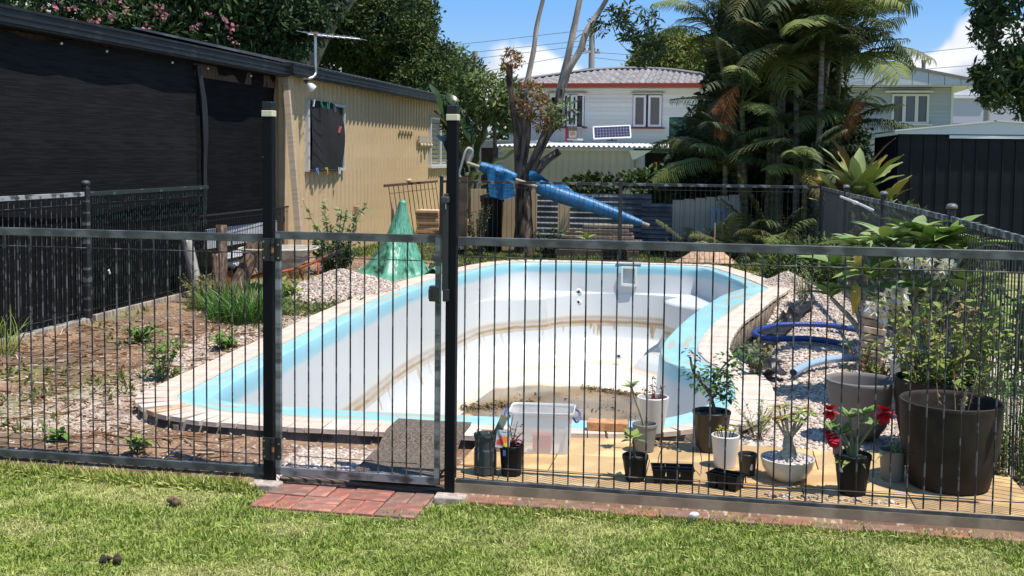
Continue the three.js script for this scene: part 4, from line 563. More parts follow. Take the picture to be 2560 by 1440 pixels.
{ // tagged rose pot
  const o = pot('black pot with a picture tag and bare rose stems', [0.28, T0, -0.12], 0.058, 0.15, blackP, { taper: 0.85, rim: 0.02 });
  const st = [[[0, 0.12, 0], [-0.01, 0.2, 0], [0.005, 0.3, -0.01]], [[0, 0.12, 0], [0.015, 0.2, 0.01], [0.03, 0.27, 0.01]], [[0, 0.13, 0], [0.0, 0.19, 0], [-0.02, 0.27, 0.0]], [[0.01, 0.16, 0], [0.04, 0.2, 0], [0.055, 0.215, 0]]]; st.forEach((s) => part(o, 'stem', tube(s, [0.004, 0.003, 0.0015], 8, 6), flat([0.16, 0.09, 0.05], 0.7)));
  const lf = []; for (let i = 0; i < 26; i++) lf.push(put(leafG(0.026, 0.015), V(R(-.02, .05), R(0.15, 0.25), R(-.02, .02)), aim(V(R(-1, 1), R(-.4, .6), R(-1, 1))), R(.6, 1.1))); part(o, 'foliage', lf, leafM([0.24, 0.12, 0.06]), { kind: 'stuff' });
  const tag = dataTex(96, 128, (x, y) => { if (y > 0.78) return y > 0.86 && y < 0.93 && x > 0.3 && x < 0.75 && vnoise(x * 60, 3) > 0.35 ? [0.1, 0.1, 0.12] : [0.5, 0.53, 0.56]; const d = (a, b, r) => Math.hypot(x - a, (y - b) * 1.3) + (vnoise(x * 14, y * 14, a * 9) - .5) * .12 < r; if (d(0.3, 0.3, 0.24)) return [0.55, 0.04, 0.02]; if (d(0.62, 0.48, 0.26)) return [0.75, 0.2, 0.02]; if (d(0.72, 0.16, 0.2)) return [0.8, 0.5, 0.02]; if (d(0.35, 0.58, 0.13)) return [0.62, 0.08, 0.05]; return [0.42, 0.45, 0.46]; });
  const tg = part(o, 'picture_tag', boxUV(new THREE.BoxGeometry(0.07, 0.085, 0.002)), new THREE.MeshStandardMaterial({ map: tag, roughness: 0.3 })); { const u = tg.geometry.attributes.uv, p = tg.geometry.attributes.position; for (let i = 0; i < p.count; i++) u.setXY(i, p.getX(i) / 0.07 + 0.5, p.getY(i) / 0.085 + 0.5); } tg.position.set(-0.035, 0.185, 0.04); tg.rotation.set(-0.2, 0.15, -0.08);
  part(o, 'blue_sticker', box(0.014, 0.028, 0.002, -0.025, 0.12, 0.0555, 0.1), flat([0.12, 0.25, 0.6], 0.4)); part(o, 'ribbon', tf(new THREE.TorusGeometry(0.016, 0.004, 6, 14, 3.4), 0.04, 0.165, 0.02), flat([0.75, 0.06, 0.2], 0.4));
  solo('plant_label', 'grey plastic plant label stuck at a slant between two pots', 'label', rbox(0.04, 0.13, 0.002, 0.0009), flat([0.16, 0.17, 0.11], 0.35), [0.214, 0.33, -0.14], 0.6).rotation.set(-0.2, 0.5, -0.4);
}
{ // plastic tub
  const o = thing('storage_tub', 'clear frosted plastic storage tub with blue rope handles', 'tub', [0.35, T0, -0.62], 0.08), fm = new THREE.MeshPhysicalMaterial({ color: rgb([0.82, 0.84, 0.84]), roughness: 0.55, transmission: 0.5, thickness: 0, side: THREE.DoubleSide });
  const H = 0.225, wall = (s, y) => [[-0.155 * s, y, -0.11 * s], [0.155 * s, y, -0.11 * s], [0.155 * s, y, 0.11 * s], [-0.155 * s, y, 0.11 * s]], rr = (w, d, r, n = 6) => { const P = []; [[1, 1, 0], [-1, 1, 1], [-1, -1, 2], [1, -1, 3]].forEach(([sx, sz, k]) => { for (let i = 0; i <= n; i++) { const a = (k + i / n) * Math.PI / 2; P.push([sx * (w / 2 - r) + Math.cos(a) * r, sz * (d / 2 - r) + Math.sin(a) * r]); } }); return P; };
  const rings = [[0.02, 0.004, 0.5], [0.285, 0.0, 1], [0.29, 0.012, 1], [0.325, H - 0.02, 1], [0.345, H - 0.018, 1], [0.35, H, 1], [0.338, H + 0.002, 1], [0.33, H - 0.01, 1]];
  const pts = rings.map(([w, y]) => rr(w, w * 0.7, 0.03 * Math.min(1, w * 3)).map(([x, z]) => [x, y, z])); part(o, 'tub', sheet(pts[0].length, pts.length - 1, (u, v) => { const k = Math.round(v * (pts.length - 1)), i = Math.round(u * pts[0].length) % pts[0].length; return V(...pts[k][i]); }), fm);
  for (const s of [-1, 1]) part(o, 'rope_handle', tube([[s * 0.172, H - 0.01, -0.05], [s * 0.195, H - 0.02, -0.03], [s * 0.2, H - 0.045, 0.02], [s * 0.185, H - 0.06, 0.04], [s * 0.168, H - 0.03, 0.05]], 0.006, 18, 7), flat([0.03, 0.08, 0.32], 0.5));
  solo('red_box', 'orange-red carton standing inside the frosted tub', 'box', rbox(0.1, 0.085, 0.05, 0.006), flat([0.62, 0.09, 0.04], 0.6), [0.36, T0 + 0.057, -0.57], 0.1);
}
{ // mat at the gate, laid over the coping edge
  const s = sheet(24, 40, (u, v) => { const z = lerp(0.012, -0.97, v), x = lerp(-0.515, -0.075, u) - v * 0.04; return V(x, lerp(0.087, 0.142, sstep(-0.5, -0.72, z)) + 0.004 * fbm(u * 5, v * 8, 2, 2), z); }, (u, v) => [u * 0.44, v]);
  solo('door_mat', 'rectangular grey-brown carpet mat lying inside the gate', 'mat', s, grain([0.085, 0.062, 0.045], [0.21, 0.165, 0.125], { m: 0.12, fx: 26, fy: 26, oct: 2, lo: 0.25, hi: 0.75, rough: 1, bump: 0.004 }));
  solo('loose_brick', 'single orange-topped brick at the pool edge', 'brick', rbox(0.23, 0.05, 0.105, 0.005), grain([0.42, 0.19, 0.08], [0.58, 0.3, 0.14], { m: 0.2, rough: 0.9 }), [0.66, 0.157, -1.035], 0.02);
  solo('white_stone', 'small round white stone on the pool edge by the mat', 'stone', put(pebbleG[0], V(), new THREE.Quaternion(), 0.026), flat([0.66, 0.62, 0.56], 0.8), [0.1, 0.145, -0.86]);
}
{ // succulent-leaved seedling pot, front
  const fl = leafG(0.1, 0.036, { droop: 0.35, n: 5 }), o = pot('black pot with a small glossy-leaved frangipani seedling', [0.885, T0, -0.17], 0.062, 0.125, blackP, { taper: 0.74, rim: 0.02 });
  part(o, 'stem', tube([[0, 0.1, 0], [-0.008, 0.16, 0], [-0.012, 0.2, 0]], [0.007, 0.006, 0.005], 6, 7), stemM); rosette(o, V(-0.012, 0.19, 0), 9, fl, [leafMs.gloss, leafMs.gloss, leafMs.lime], { rise: 0.5, s: [0.6, 1.1], h: 0.03 });
}
{ // grey pot with leaning stem
  const o = pot('grey pot with a thin leaning stem topped by a leaf tuft', [0.89, T0, -0.72], 0.064, 0.15, greyP, { taper: 0.78, rim: 0.016 }); part(o, 'stem', tube([[0, 0.12, 0], [-0.025, 0.2, 0], [-0.055, 0.28, 0], [-0.075, 0.34, 0]], [0.007, 0.006, 0.006, 0.007], 12, 7), flat([0.24, 0.22, 0.13], 0.7)); rosette(o, V(-0.075, 0.335, 0), 14, leafG(0.062, 0.026, { droop: 0.3 }), [leafMs.lime, leafMs.mid], { rise: 0.6, s: [0.6, 1.1], h: 0.02 });
}
{ // white tall planter with reddish shrub
  const o = pot('tall white planter with a reddish-leaved twiggy shrub', [0.91, 0.125, -1.06], 0.09, 0.205, whiteP, { taper: 0.68, rim: 0.004, lip: 1.0, soil: 0.86, wall: 0.009 }); bush(o, { n: 7, h: 0.34, w: 0.1, leaf: leafG(0.035, 0.012, { droop: 0.5 }), m: leafMs.red, per: 15, stem: 0.003, sm: woodM, from: 0.5 });
}
{ // rose in black pot
  const o = pot('large black pot with a leafy green rose bush', [1.24, T0, -0.82], 0.1, 0.215, flat([0.022, 0.019, 0.016], 0.4, { clearcoat: 0.2 }), { taper: 0.8, rim: 0.014, soil: 0.88 }); const tr = [[[0.02, 0.17, 0], [0.01, 0.24, 0.01], [-0.02, 0.32, 0], [-0.1, 0.42, 0], [-0.12, 0.5, 0]], [[0.0, 0.27, 0], [0.03, 0.36, 0.02], [0.06, 0.44, 0]], [[-0.01, 0.3, 0], [0.02, 0.4, -0.03], [0.1, 0.5, -0.02], [0.18, 0.56, 0]], [[-0.01, 0.3, 0], [-0.05, 0.36, 0.05], [-0.07, 0.42, 0.06]]]; tr.forEach((t, i) => part(o, 'branch', tube(t, t.map((_, k) => (i ? 0.006 : 0.012) * (1 - 0.6 * k / t.length)), 14, 7), grain([0.14, 0.07, 0.04], [0.22, 0.13, 0.08], { m: 0.1, n: 64, rough: 0.8 })));
  const cl = [[-0.1, 0.42, 0, 0.07, 50], [0.02, 0.4, 0, 0.08, 90], [0.08, 0.46, 0, 0.08, 80], [0.05, 0.34, 0.02, 0.08, 80], [0.16, 0.54, 0, 0.07, 55], [-0.03, 0.38, 0.04, 0.07, 50], [0.08, 0.3, 0, 0.05, 30]], gl = leafG(0.036, 0.022, { droop: 0.35 }), lf = [], red = []; for (const [x, y, z, r, n] of cl) for (let i = 0; i < n; i++) { const d = V(R(-1, 1), R(-1, 1), R(-1, 1)); lf.push(put(gl, V(x, y, z).add(d.clone().multiplyScalar(r * 0.8)), aim(V(d.x, R(-.5, .4), d.z)), R(.7, 1.2))); } for (let i = 0; i < 24; i++) red.push(put(gl, V(-0.12 + R(-.04, .04), 0.5 + R(-.03, .05), R(-.03, .03)), aim(V(R(-1, 1), R(-.5, .5), R(-1, 1))), R(.6, 1))); part(o, 'foliage', lf, leafMs.dark, { kind: 'stuff' }); part(o, 'new_shoots', red, leafMs.red, { kind: 'stuff' });
}
{ const o = pot('mid-sized white pot with a small yellow-green succulent', [1.315, T0, -0.51], 0.072, 0.165, whiteP, { taper: 0.76, rim: 0.004, lip: 1.0, soil: 0.8, wall: 0.007 }); for (let i = 0; i < 7; i++) { const a = R(0, 6.28), r = R(0.01, 0.05), c = V(Math.cos(a) * r, 0.16 + R(0, 0.045), Math.sin(a) * r); part(o, 'stem', rod(V(c.x * 0.5, 0.125, c.z * 0.5), c, 0.003), stemM); rosette(o, c, 8, leafG(0.022, 0.011, { droop: 0.1 }), [leafMs.lime, leafMs.yellow], { rise: 0.8, s: [0.7, 1.1] }); } }
{ const o = pot('smallest brown-black pot holding only soil', [1.425, T0, -0.38], 0.046, 0.11, flat([0.03, 0.026, 0.022], 0.42), { taper: 0.8 }); part(o, 'price_sticker', box(0.012, 0.03, 0.001, 0.018, 0.05, 0.0385), flat([0.6, 0.6, 0.58], 0.5)); }
// seedling trays
[[1.065, -0.19, 0.2, 0.115, 'larger black seedling tray with a few green sprouts', 0.12], [1.32, -0.14, 0.155, 0.1, 'smaller black seedling tray turned at an angle', -0.42]].forEach(([x, z, w, d, lab, turn], k) => {
  const o = thing('seedling_tray', lab, 'tray', [x, T0, z], turn), P = []; for (let i = 0; i < 2; i++) for (let j = 0; j < 3; j++) { const cw = w / 3, cd = d / 2, cx = -w / 2 + cw * (j + .5), cz = -d / 2 + cd * (i + .5), r = (s, y) => [[cx - cw / 2 * s, y, cz - cd / 2 * s], [cx + cw / 2 * s, y, cz - cd / 2 * s], [cx + cw / 2 * s, y, cz + cd / 2 * s], [cx - cw / 2 * s, y, cz + cd / 2 * s]], A = r(0.97, 0.066), B = r(0.72, 0.0), g = new THREE.BufferGeometry(), pos = [], q = (a, b, c, e) => pos.push(...a, ...b, ...c, ...a, ...c, ...e); for (let n = 0; n < 4; n++) q(A[n], A[(n + 1) % 4], B[(n + 1) % 4], B[n]); q(...B); g.setAttribute('position', new THREE.Float32BufferAttribute(pos, 3)); g.computeVertexNormals(); part(o, 'cell', boxUV(g), blackP); part(o, 'soil', box(cw * 0.86, 0.006, cd * 0.86, cx, 0.048, cz), soilM); if ((i + j + k) % 2) { const s = part(o, 'sprout', [put(leafG(0.02, 0.01), V(cx, 0.05, cz), aim(V(1, 0.8, 0.3))), put(leafG(0.02, 0.01), V(cx, 0.05, cz), aim(V(-1, 0.7, -0.2)))], leafMs.lime); } }
  part(o, 'rim', [box(w + 0.008, 0.006, 0.006, 0, 0.068, -d / 2), box(w + 0.008, 0.006, 0.006, 0, 0.068, d / 2), box(0.006, 0.006, d, -w / 2, 0.068, 0), box(0.006, 0.006, d, w / 2, 0.068, 0), box(w, 0.005, 0.006, 0, 0.066, 0)], blackP);
});
solo('wire_hoop', 'thin black wire hoop arching over the larger seedling tray', 'wire', tube([[0.99, T0, -0.22], [1.0, 0.21, -0.35], [1.1, 0.26, -0.45], [1.19, 0.2, -0.4], [1.2, T0 + 0.01, -0.3]], 0.0022, 30, 6), flat([0.03, 0.03, 0.03], 0.5));
{ // desert rose in a bowl
  const o = pot('cream bowl with pebbles and a thick-trunked desert rose', [1.615, T0, -0.33], 0.13, 0.115, flat([0.62, 0.58, 0.47], 0.4, { clearcoat: 0.2 }), { profile: [[0, 0], [0.055, 0], [0.06, 0.004], [0.095, 0.03], [0.12, 0.07], [0.13, 0.11], [0.13, 0.115], [0.122, 0.115], [0.115, 0.09]], soil: 0.85 });
  const L = []; for (let i = 0; i < 230; i++) { const a = R(0, 6.28), r = Math.sqrt(rnd()) * 0.112; L.push({ p: V(Math.cos(a) * r, 0.103 + 0.02 * (1 - r / 0.11), Math.sin(a) * r), q: yq(0.6), s: R(0.007, 0.014), c: mix3([0.45, 0.42, 0.40], [0.66, 0.63, 0.6], rnd()).map((v) => v * R(.6, 1.1)) }); } swarm(o, 'pebble_mulch', pebbleG[1], flat([1, 1, 1], 0.8), L);
  const bk = grain([0.26, 0.25, 0.2], [0.42, 0.4, 0.34], { m: 0.1, rough: 0.8, n: 64 }); part(o, 'trunk', tube([[0.0, 0.1, 0], [0.01, 0.14, 0], [0, 0.19, 0], [0.005, 0.22, 0]], [0.052, 0.032, 0.024, 0.02], 12, 10, 0.3), bk); for (const [a, b] of [[-0.06, 0.1], [0.06, 0.1], [-0.03, 0.105]]) part(o, 'root', tube([[0, 0.15, 0], [a * 0.6, 0.125, 0.02], [a * 1.2, b, 0.03]], [0.02, 0.014, 0.006], 8, 7), bk);
  for (let i = 0; i < 9; i++) { const a = i * 0.7 + 0.3, r = R(0.05, 0.125), t = V(Math.cos(a) * r, R(0.27, 0.37), Math.sin(a) * r * 0.7); part(o, 'branch', tube([[0, 0.2, 0], [t.x * 0.5, 0.2 + (t.y - 0.2) * 0.45, t.z * 0.5], t.toArray()], [0.009, 0.006, 0.004], 8, 7), bk); rosette(o, t, 13, leafG(0.062, 0.024, { droop: 0.5 }), [leafMs.olive, leafMs.lime, leafMs.yellow, leafMs.pale], { rise: 0.3, s: [0.55, 1.15] }); }
}
// red flowers
function trumpet(o, p, d, s = 1) { const petal = leafG(0.05, 0.042, { droop: 0.5, fold: 0.1, n: 4, shape: (t) => Math.pow(Math.sin(Math.PI * (0.12 + 0.8 * t)), 0.6) }), fm = trumpet.m ??= leafM([0.52, 0.012, 0.025], { roughness: 0.5 }), l = [], q = aim(d); for (let k = 0; k < 2; k++) for (let i = 0; i < 6; i++) { const a = i / 6 * 6.28 + k * 0.5; l.push(put(petal, V(Math.cos(a) * 0.005, Math.sin(a) * 0.005, 0.01 * k), aim(V(Math.cos(a), Math.sin(a), 0.35 + 0.5 * k), 0), 1 - 0.25 * k)); } const m = part(o, 'flower', l, fm); m.position.copy(p); m.quaternion.copy(q); m.scale.setScalar(s); }
{ const o = pot('tall black pot with red double flowers and strap leaves', [1.905, T0, -0.18], 0.083, 0.19, blackP, { taper: 0.76, rim: 0.02, soil: 0.9 });
  const bk = flat([0.17, 0.19, 0.09], 0.8), ends = [[-0.02, 0.36, 0], [-0.1, 0.3, 0.01], [0.05, 0.38, 0], [0.08, 0.33, 0.02], [-0.05, 0.29, 0.04]]; ends.forEach((e) => { part(o, 'stem', tube([[0, 0.16, 0], [e[0] * 0.4, 0.16 + (e[1] - 0.16) * 0.5, e[2] * 0.5], e], [0.012, 0.008, 0.006], 8, 7), bk); rosette(o, V(...e), 13, leafG(0.08, 0.028, { droop: 0.25 }), [leafMs.mid, leafMs.pale, leafMs.gloss], { rise: 0.9, s: [0.6, 1.1] }); });
  rosette(o, V(0, 0.175, 0.02), 8, leafG(0.12, 0.028, { droop: 0.6 }), [leafMs.lime, leafMs.pale], { rise: 0.2, s: [0.7, 1.1] });
  trumpet(o, V(-0.115, 0.395, 0.03), V(-0.3, 0.2, 1), 1.0); trumpet(o, V(-0.1, 0.275, 0.05), V(-1, -0.4, 0.6), 1.1); trumpet(o, V(0.13, 0.4, 0.03), V(0.2, 0.1, 1), 1.25);
  part(o, 'white_sticker', box(0.014, 0.035, 0.001, -0.055, 0.13, 0.0545, 0, -0.7), flat([0.6, 0.6, 0.58], 0.5)); part(o, 'plant_tag', box(0.05, 0.09, 0.0015, -0.075, 0.235, 0.03, 0.1, 0.4, 0.1), flat([0.35, 0.16, 0.16], 0.5)); }
{ const o = pot('small grey pot with long strappy pale-edged leaves', [2.125, T0, -0.46], 0.064, 0.15, greyP, { taper: 0.82, rim: 0.012, soil: 0.75 }); rosette(o, V(0, 0.12, 0), 12, leafG(0.2, 0.022, { droop: 0.9, n: 6, shape: (t) => Math.pow(1 - t, 0.5) }), [leafMs.olive, leafMs.lime, leafMs.mid], { rise: 1.1, s: [0.5, 1.15] }); part(o, 'flower_stalk', tube([[0.01, 0.12, 0], [0.03, 0.25, 0], [0.05, 0.33, -0.02]], 0.002, 8, 5), stemM); }
{ const o = pot('largest dark brown tapered planter at the right', [2.38, T0, -0.42], 0.235, 0.42, brownP, { profile: [[0, 0], [0.17, 0], [0.185, 0.01], [0.225, 0.2], [0.238, 0.4], [0.24, 0.415], [0.236, 0.42], [0.226, 0.418], [0.222, 0.4], [0.21, 0.3]], soil: 0.72 }); bush(o, { n: 9, h: 0.52, w: 0.16, leaf: leafG(0.03, 0.014), m: leafMs.dry, per: 7, stem: 0.005, sm: grain([0.3, 0.22, 0.12], [0.42, 0.32, 0.18], { m: 0.1, n: 64 }), from: 0.6, base: 0.08 }); }
{ const o = pot('second dark brown planter behind the largest one, with a leafy bush', [2.47, 0.06, -1.22], 0.235, 0.42, brownP, { profile: [[0, 0], [0.17, 0], [0.185, 0.01], [0.225, 0.2], [0.238, 0.4], [0.24, 0.415], [0.236, 0.42], [0.226, 0.418], [0.222, 0.4], [0.21, 0.3]], soil: 0.85 }); bush(o, { n: 70, h: 0.85, w: 0.36, leaf: leafG(0.06, 0.026, { droop: 0.4 }), m: leafMs.lime, per: 20, stem: 0.006, sm: woodM, from: 0.4, base: 0.08 }); bush(o, { n: 18, h: 0.9, w: 0.32, leaf: leafG(0.05, 0.02, { droop: 0.4 }), m: leafMs.dry, per: 12, stem: 0.004, from: 0.55, base: 0.08, name: 'browned_foliage' }); }
{ const rp = []; for (let i = 0; i < 30; i++) { const y = 0.06 + i * 0.008, t = i / 30; rp.push([0.115 + 0.085 * Math.pow(0.2 + 0.8 * t, 0.75) + (i % 2) * 0.0022, y]); } const o = pot('grey ribbed bowl-shaped planter, empty, on the gravel edge', [2.08, 0.085, -1.42], 0.2, 0.33, flat([0.145, 0.135, 0.125], 0.75), { profile: [[0, 0], [0.1, 0], [0.12, 0.03], ...rp, [0.205, 0.31], [0.207, 0.325], [0.2, 0.332], [0.185, 0.33], [0.178, 0.31], [0.17, 0.25]], soil: 0.7 }); }
// pale square planters behind
[[2.5, -2.15, 0.17, 0.36, 'pale grey tapered planter behind the ribbed bowl'], [2.68, -2.55, 0.18, 0.38, 'pale grey planter holding the white-flowered frangipani']].forEach(([x, z, r, h, lab], k) => pot(lab, [x, 0.06, z], r, h, grain([0.36, 0.35, 0.32], [0.46, 0.45, 0.42], { m: 0.4, rough: 0.8 }), { taper: 0.7, rim: 0.02, soil: 0.9 }));
{ // white-flowered frangipani
  const o = thing('frangipani', 'frangipani with clusters of white flowers by the right fence', 'shrub', [2.55, 0.38, -2.55]), lg = leafG(0.36, 0.105, { droop: 0.55, n: 6, fold: 0.2 }), bk = grain([0.2, 0.19, 0.14], [0.33, 0.32, 0.26], { m: 0.2, n: 64, rough: 0.85 }), petal = leafG(0.042, 0.03, { droop: 0.3, fold: 0.1, n: 4, shape: (t) => Math.pow(Math.sin(Math.PI * (0.1 + 0.8 * t)), 0.7) }), wm = leafM([0.8, 0.79, 0.74], { roughness: 0.5, transmission: 0.3 });
  const ends = [[-0.05, 0.62, 0], [-0.3, 0.5, 0.05], [0.1, 0.7, -0.05], [0.28, 0.45, 0.05], [-0.18, 0.7, -0.1], [0.2, 0.74, -0.15], [-0.02, 0.4, 0.12], [-0.35, 0.68, -0.1], [0.3, 0.68, -0.1], [0.02, 0.76, -0.2], [-0.22, 0.32, 0.1]];
  ends.forEach((e, i) => { part(o, 'branch', tube([[0.02, -0.02, 0], [e[0] * 0.3, e[1] * 0.45, e[2] * 0.4], e], [0.024, 0.018, 0.014], 10, 8), bk); rosette(o, V(...e), 15, lg, [leafMs.gloss, leafMs.mid, leafMs.lime, leafMs.pale, leafMs.lime], { rise: 0.85, s: [0.6, 1.05], h: 0.04 }); });
  const petals = join([0, 1, 2, 3, 4].map((k) => put(petal, V(), aim(V(Math.cos(k * 1.257), Math.sin(k * 1.257), 0.35))))), eye = flat([0.7, 0.5, 0.06], 0.6), eg = new THREE.SphereGeometry(0.009, 6, 5);
  for (const [cx, cy, cz, n] of [[-0.1, 0.66, 0.2, 12], [-0.18, 0.4, 0.26, 11], [-0.28, 0.3, 0.26, 7], [0.05, 0.62, 0.2, 9], [0.16, 0.6, 0.16, 7]]) for (let i = 0; i < n; i++) { const f = part(o, 'flower', petals, wm); f.position.set(cx + R(-.07, .07), cy + R(-.05, .06), cz + R(-.04, .05)); f.quaternion.copy(aim(V(R(-.6, .6), R(-.1, .8), 1))); f.scale.setScalar(R(1.0, 1.4)); const e = part(f, 'flower_eye', eg, eye); }
  const o2 = thing('frangipani', 'flowerless frangipani with large green leaves behind the flowering one', 'shrub', [2.5, 0.05, -4.7]); [[-0.05, 0.85, 0], [-0.28, 0.68, 0.1], [0.2, 0.9, -0.1], [-0.32, 0.45, 0.1], [0.05, 0.62, 0.2], [0.3, 0.7, 0.1]].forEach((e) => { part(o2, 'branch', tube([[0, 0, 0], [e[0] * 0.3, e[1] * 0.45, e[2] * 0.4], e], [0.035, 0.025, 0.016], 10, 8), bk); rosette(o2, V(...e), 14, lg, [leafMs.lime, leafMs.pale, leafMs.mid, leafMs.gloss], { rise: 0.8, s: [0.75, 1.2], h: 0.05 }); }); leaves(o2, [{ p: V(-0.15, 0.62, 0.3), d: V(0.1, -1, 0.3), g: lg, m: leafMs.yellow, s: 0.9 }, { p: V(-0.1, 0.9, 0.2), d: V(-0.2, -0.8, 0.4), g: lg, m: leafMs.yellow, s: 0.8 }]);
  const o3 = thing('shrub', 'sunlit broad-leaved shrub outside the right fence', 'shrub', [3.25, 0, -3.2]); bush(o3, { n: 40, h: 1.0, w: 0.5, leaf: leafG(0.13, 0.06, { droop: 0.4 }), m: leafMs.mid, per: 14, stem: 0.008, from: 0.2, base: 0.2 });
  const o4 = thing('shrub', 'fine-leaved green shrub filling the bottom right corner', 'shrub', [2.72, 0.02, -0.75]); bush(o4, { n: 60, h: 0.62, w: 0.2, leaf: leafG(0.022, 0.009), m: leafMs.mid, per: 46, stem: 0.003, from: 0.1, base: 0.1 });
  const o5 = thing('shrub', 'low bush with reddish leaves between the grey planters and gravel', 'shrub', [2.28, 0.05, -2.3]); bush(o5, { n: 22, h: 0.5, w: 0.26, leaf: leafG(0.05, 0.024), m: leafMs.lime, per: 16, stem: 0.003, from: 0.3 }); bush(o5, { n: 9, h: 0.42, w: 0.24, leaf: leafG(0.045, 0.02), m: leafMs.red, per: 12, stem: 0.003, from: 0.4, name: 'red_foliage' });
  const o6 = thing('weed', 'pale feathery weed growing at the coping by the desert rose', 'weed', [1.5, 0.06, -1.3]); bush(o6, { n: 16, h: 0.25, w: 0.17, leaf: leafG(0.03, 0.008), m: leafMs.pale, per: 22, stem: 0.002, from: 0.2 });
  const o7 = thing('weed', 'leafy weed leaning over the coping near the black plastic', 'weed', [1.52, 0.05, -2.9]); bush(o7, { n: 12, h: 0.34, w: 0.2, leaf: leafG(0.05, 0.024), m: leafMs.olive, per: 12, stem: 0.003, from: 0.3 });
  const o8 = thing('weed', 'tall feathery weed on the gravel at the far right corner of the pool', 'weed', [2.15, 0.06, -7.6]); bush(o8, { n: 22, h: 0.5, w: 0.25, leaf: leafG(0.05, 0.01), m: leafMs.pale, per: 20, stem: 0.003, from: 0.1 });
}
{ // hoses on the gravel
  const hm = grain([0.008, 0.035, 0.17], [0.016, 0.06, 0.27], { m: 0.05, fx: 2, fy: 16, oct: 1, rough: 0.35, bump: 0.004 }), h = [[2.56, 0.1, -5.41], [2.22, 0.11, -5.65], [1.81, 0.11, -5.54], [1.56, 0.1, -5.05], [1.67, 0.1, -4.75], [2.01, 0.11, -4.77], [2.27, 0.11, -4.58], [2.39, 0.1, -4.25]];
  const o = thing('pool_hose', 'dark blue ribbed pool hose looped on the gravel', 'hose'); part(o, 'hose', tube(h, 0.026, 160, 10), hm);
  const p = thing('pool_hose', 'pale blue cut length of hose with open end on the gravel', 'hose'), P = [[1.8, 0.115, -3.13], [1.93, 0.12, -3.45], [2.12, 0.13, -3.68], [2.42, 0.11, -3.95]]; part(p, 'hose', tube(P, 0.03, 50, 12), grain([0.2, 0.31, 0.48], [0.3, 0.42, 0.58], { m: 0.08, fx: 2, fy: 10, rough: 0.45 })); const e = part(p, 'open_end', new THREE.CircleGeometry(0.025, 14), flat([0.02, 0.03, 0.05], 0.8)); e.position.set(1.797, 0.115, -3.122); e.rotation.y = -0.38;
  const bp = thing('plastic_sheet', 'torn black plastic sheet crumpled along the dug-out pool edge', 'plastic sheet'), path = new THREE.CatmullRomCurve3([V(2.12, 0.08, -7.25), V(1.92, 0.0, -6.35), V(1.68, -0.06, -5.6), V(1.5, -0.05, -4.8), V(1.5, 0.02, -4.1), V(1.6, 0.07, -3.4), V(1.63, 0.06, -3.0)]);
  part(bp, 'sheet', sheet(140, 14, (u, v) => { const c = path.getPoint(u), w = (v - 0.5) * (0.16 + 0.16 * vnoise(u * 9, 2)); return V(c.x + w + 0.05 * (vnoise(u * 60, v * 5, 4) - 0.5), c.y + 0.02 + 0.2 * vnoise(u * 55, v * 5, 3) * vnoise(u * 17, v * 2, 8) * Math.sin(Math.PI * v) + 0.03 * v, c.z - w * 0.35 + 0.05 * (vnoise(u * 60, v * 5, 14) - 0.5)); }), flat([0.008, 0.008, 0.009], 0.45));
}
{ // leaning stack of split stones by the frangipani
  const m = grain([0.36, 0.25, 0.17], [0.5, 0.38, 0.28], { m: 0.3, rough: 0.9, bump: 0.004 }); for (let i = 0; i < 9; i++) { const b = solo('stone_slab', i === 0 ? 'lowest slab of the tilted sandstone slab stack' : i === 8 ? 'topmost slab of the tilted sandstone slab stack' : 'tan slab within the tilted stack by the blue hose', 'slab', rbox(0.17, 0.05, 0.2, 0.006), m, [2.4 + R(-.012, .012) + i * 0.004, 0.08 + i * 0.058, -3.72 + R(-.01, .01)], R(-.1, .1), i && i < 8 ? 'slabs in the tilted stack' : undefined); b.rotation.z = -0.16; } }
heap('sand_heap', 'small mound of orange-brown sand behind the pool', 'sand heap', [0.98, 0.0, -11.9], 0.62, 0.4, 0.42, grain([0.42, 0.25, 0.14], [0.56, 0.37, 0.24], { m: 0.3, rough: 1, bump: 0.02 }), 0, 0, [], 5);
heap('gravel_heap', 'low bank of pale gravel at the far right of the pool', 'gravel heap', [2.05, 0.04, -8.95], 0.5, 0.85, 0.24, grain([0.42, 0.34, 0.28], [0.54, 0.46, 0.4], { m: 0.4, rough: 1 }), 4000, 0.0155, pebbleTones, 8);
solo('stake', 'thin pale wooden stake standing in the sand mound', 'stake', box(0.02, 0.55, 0.02), flat([0.5, 0.38, 0.2], 0.8), [1.12, 0.42, -11.8]);
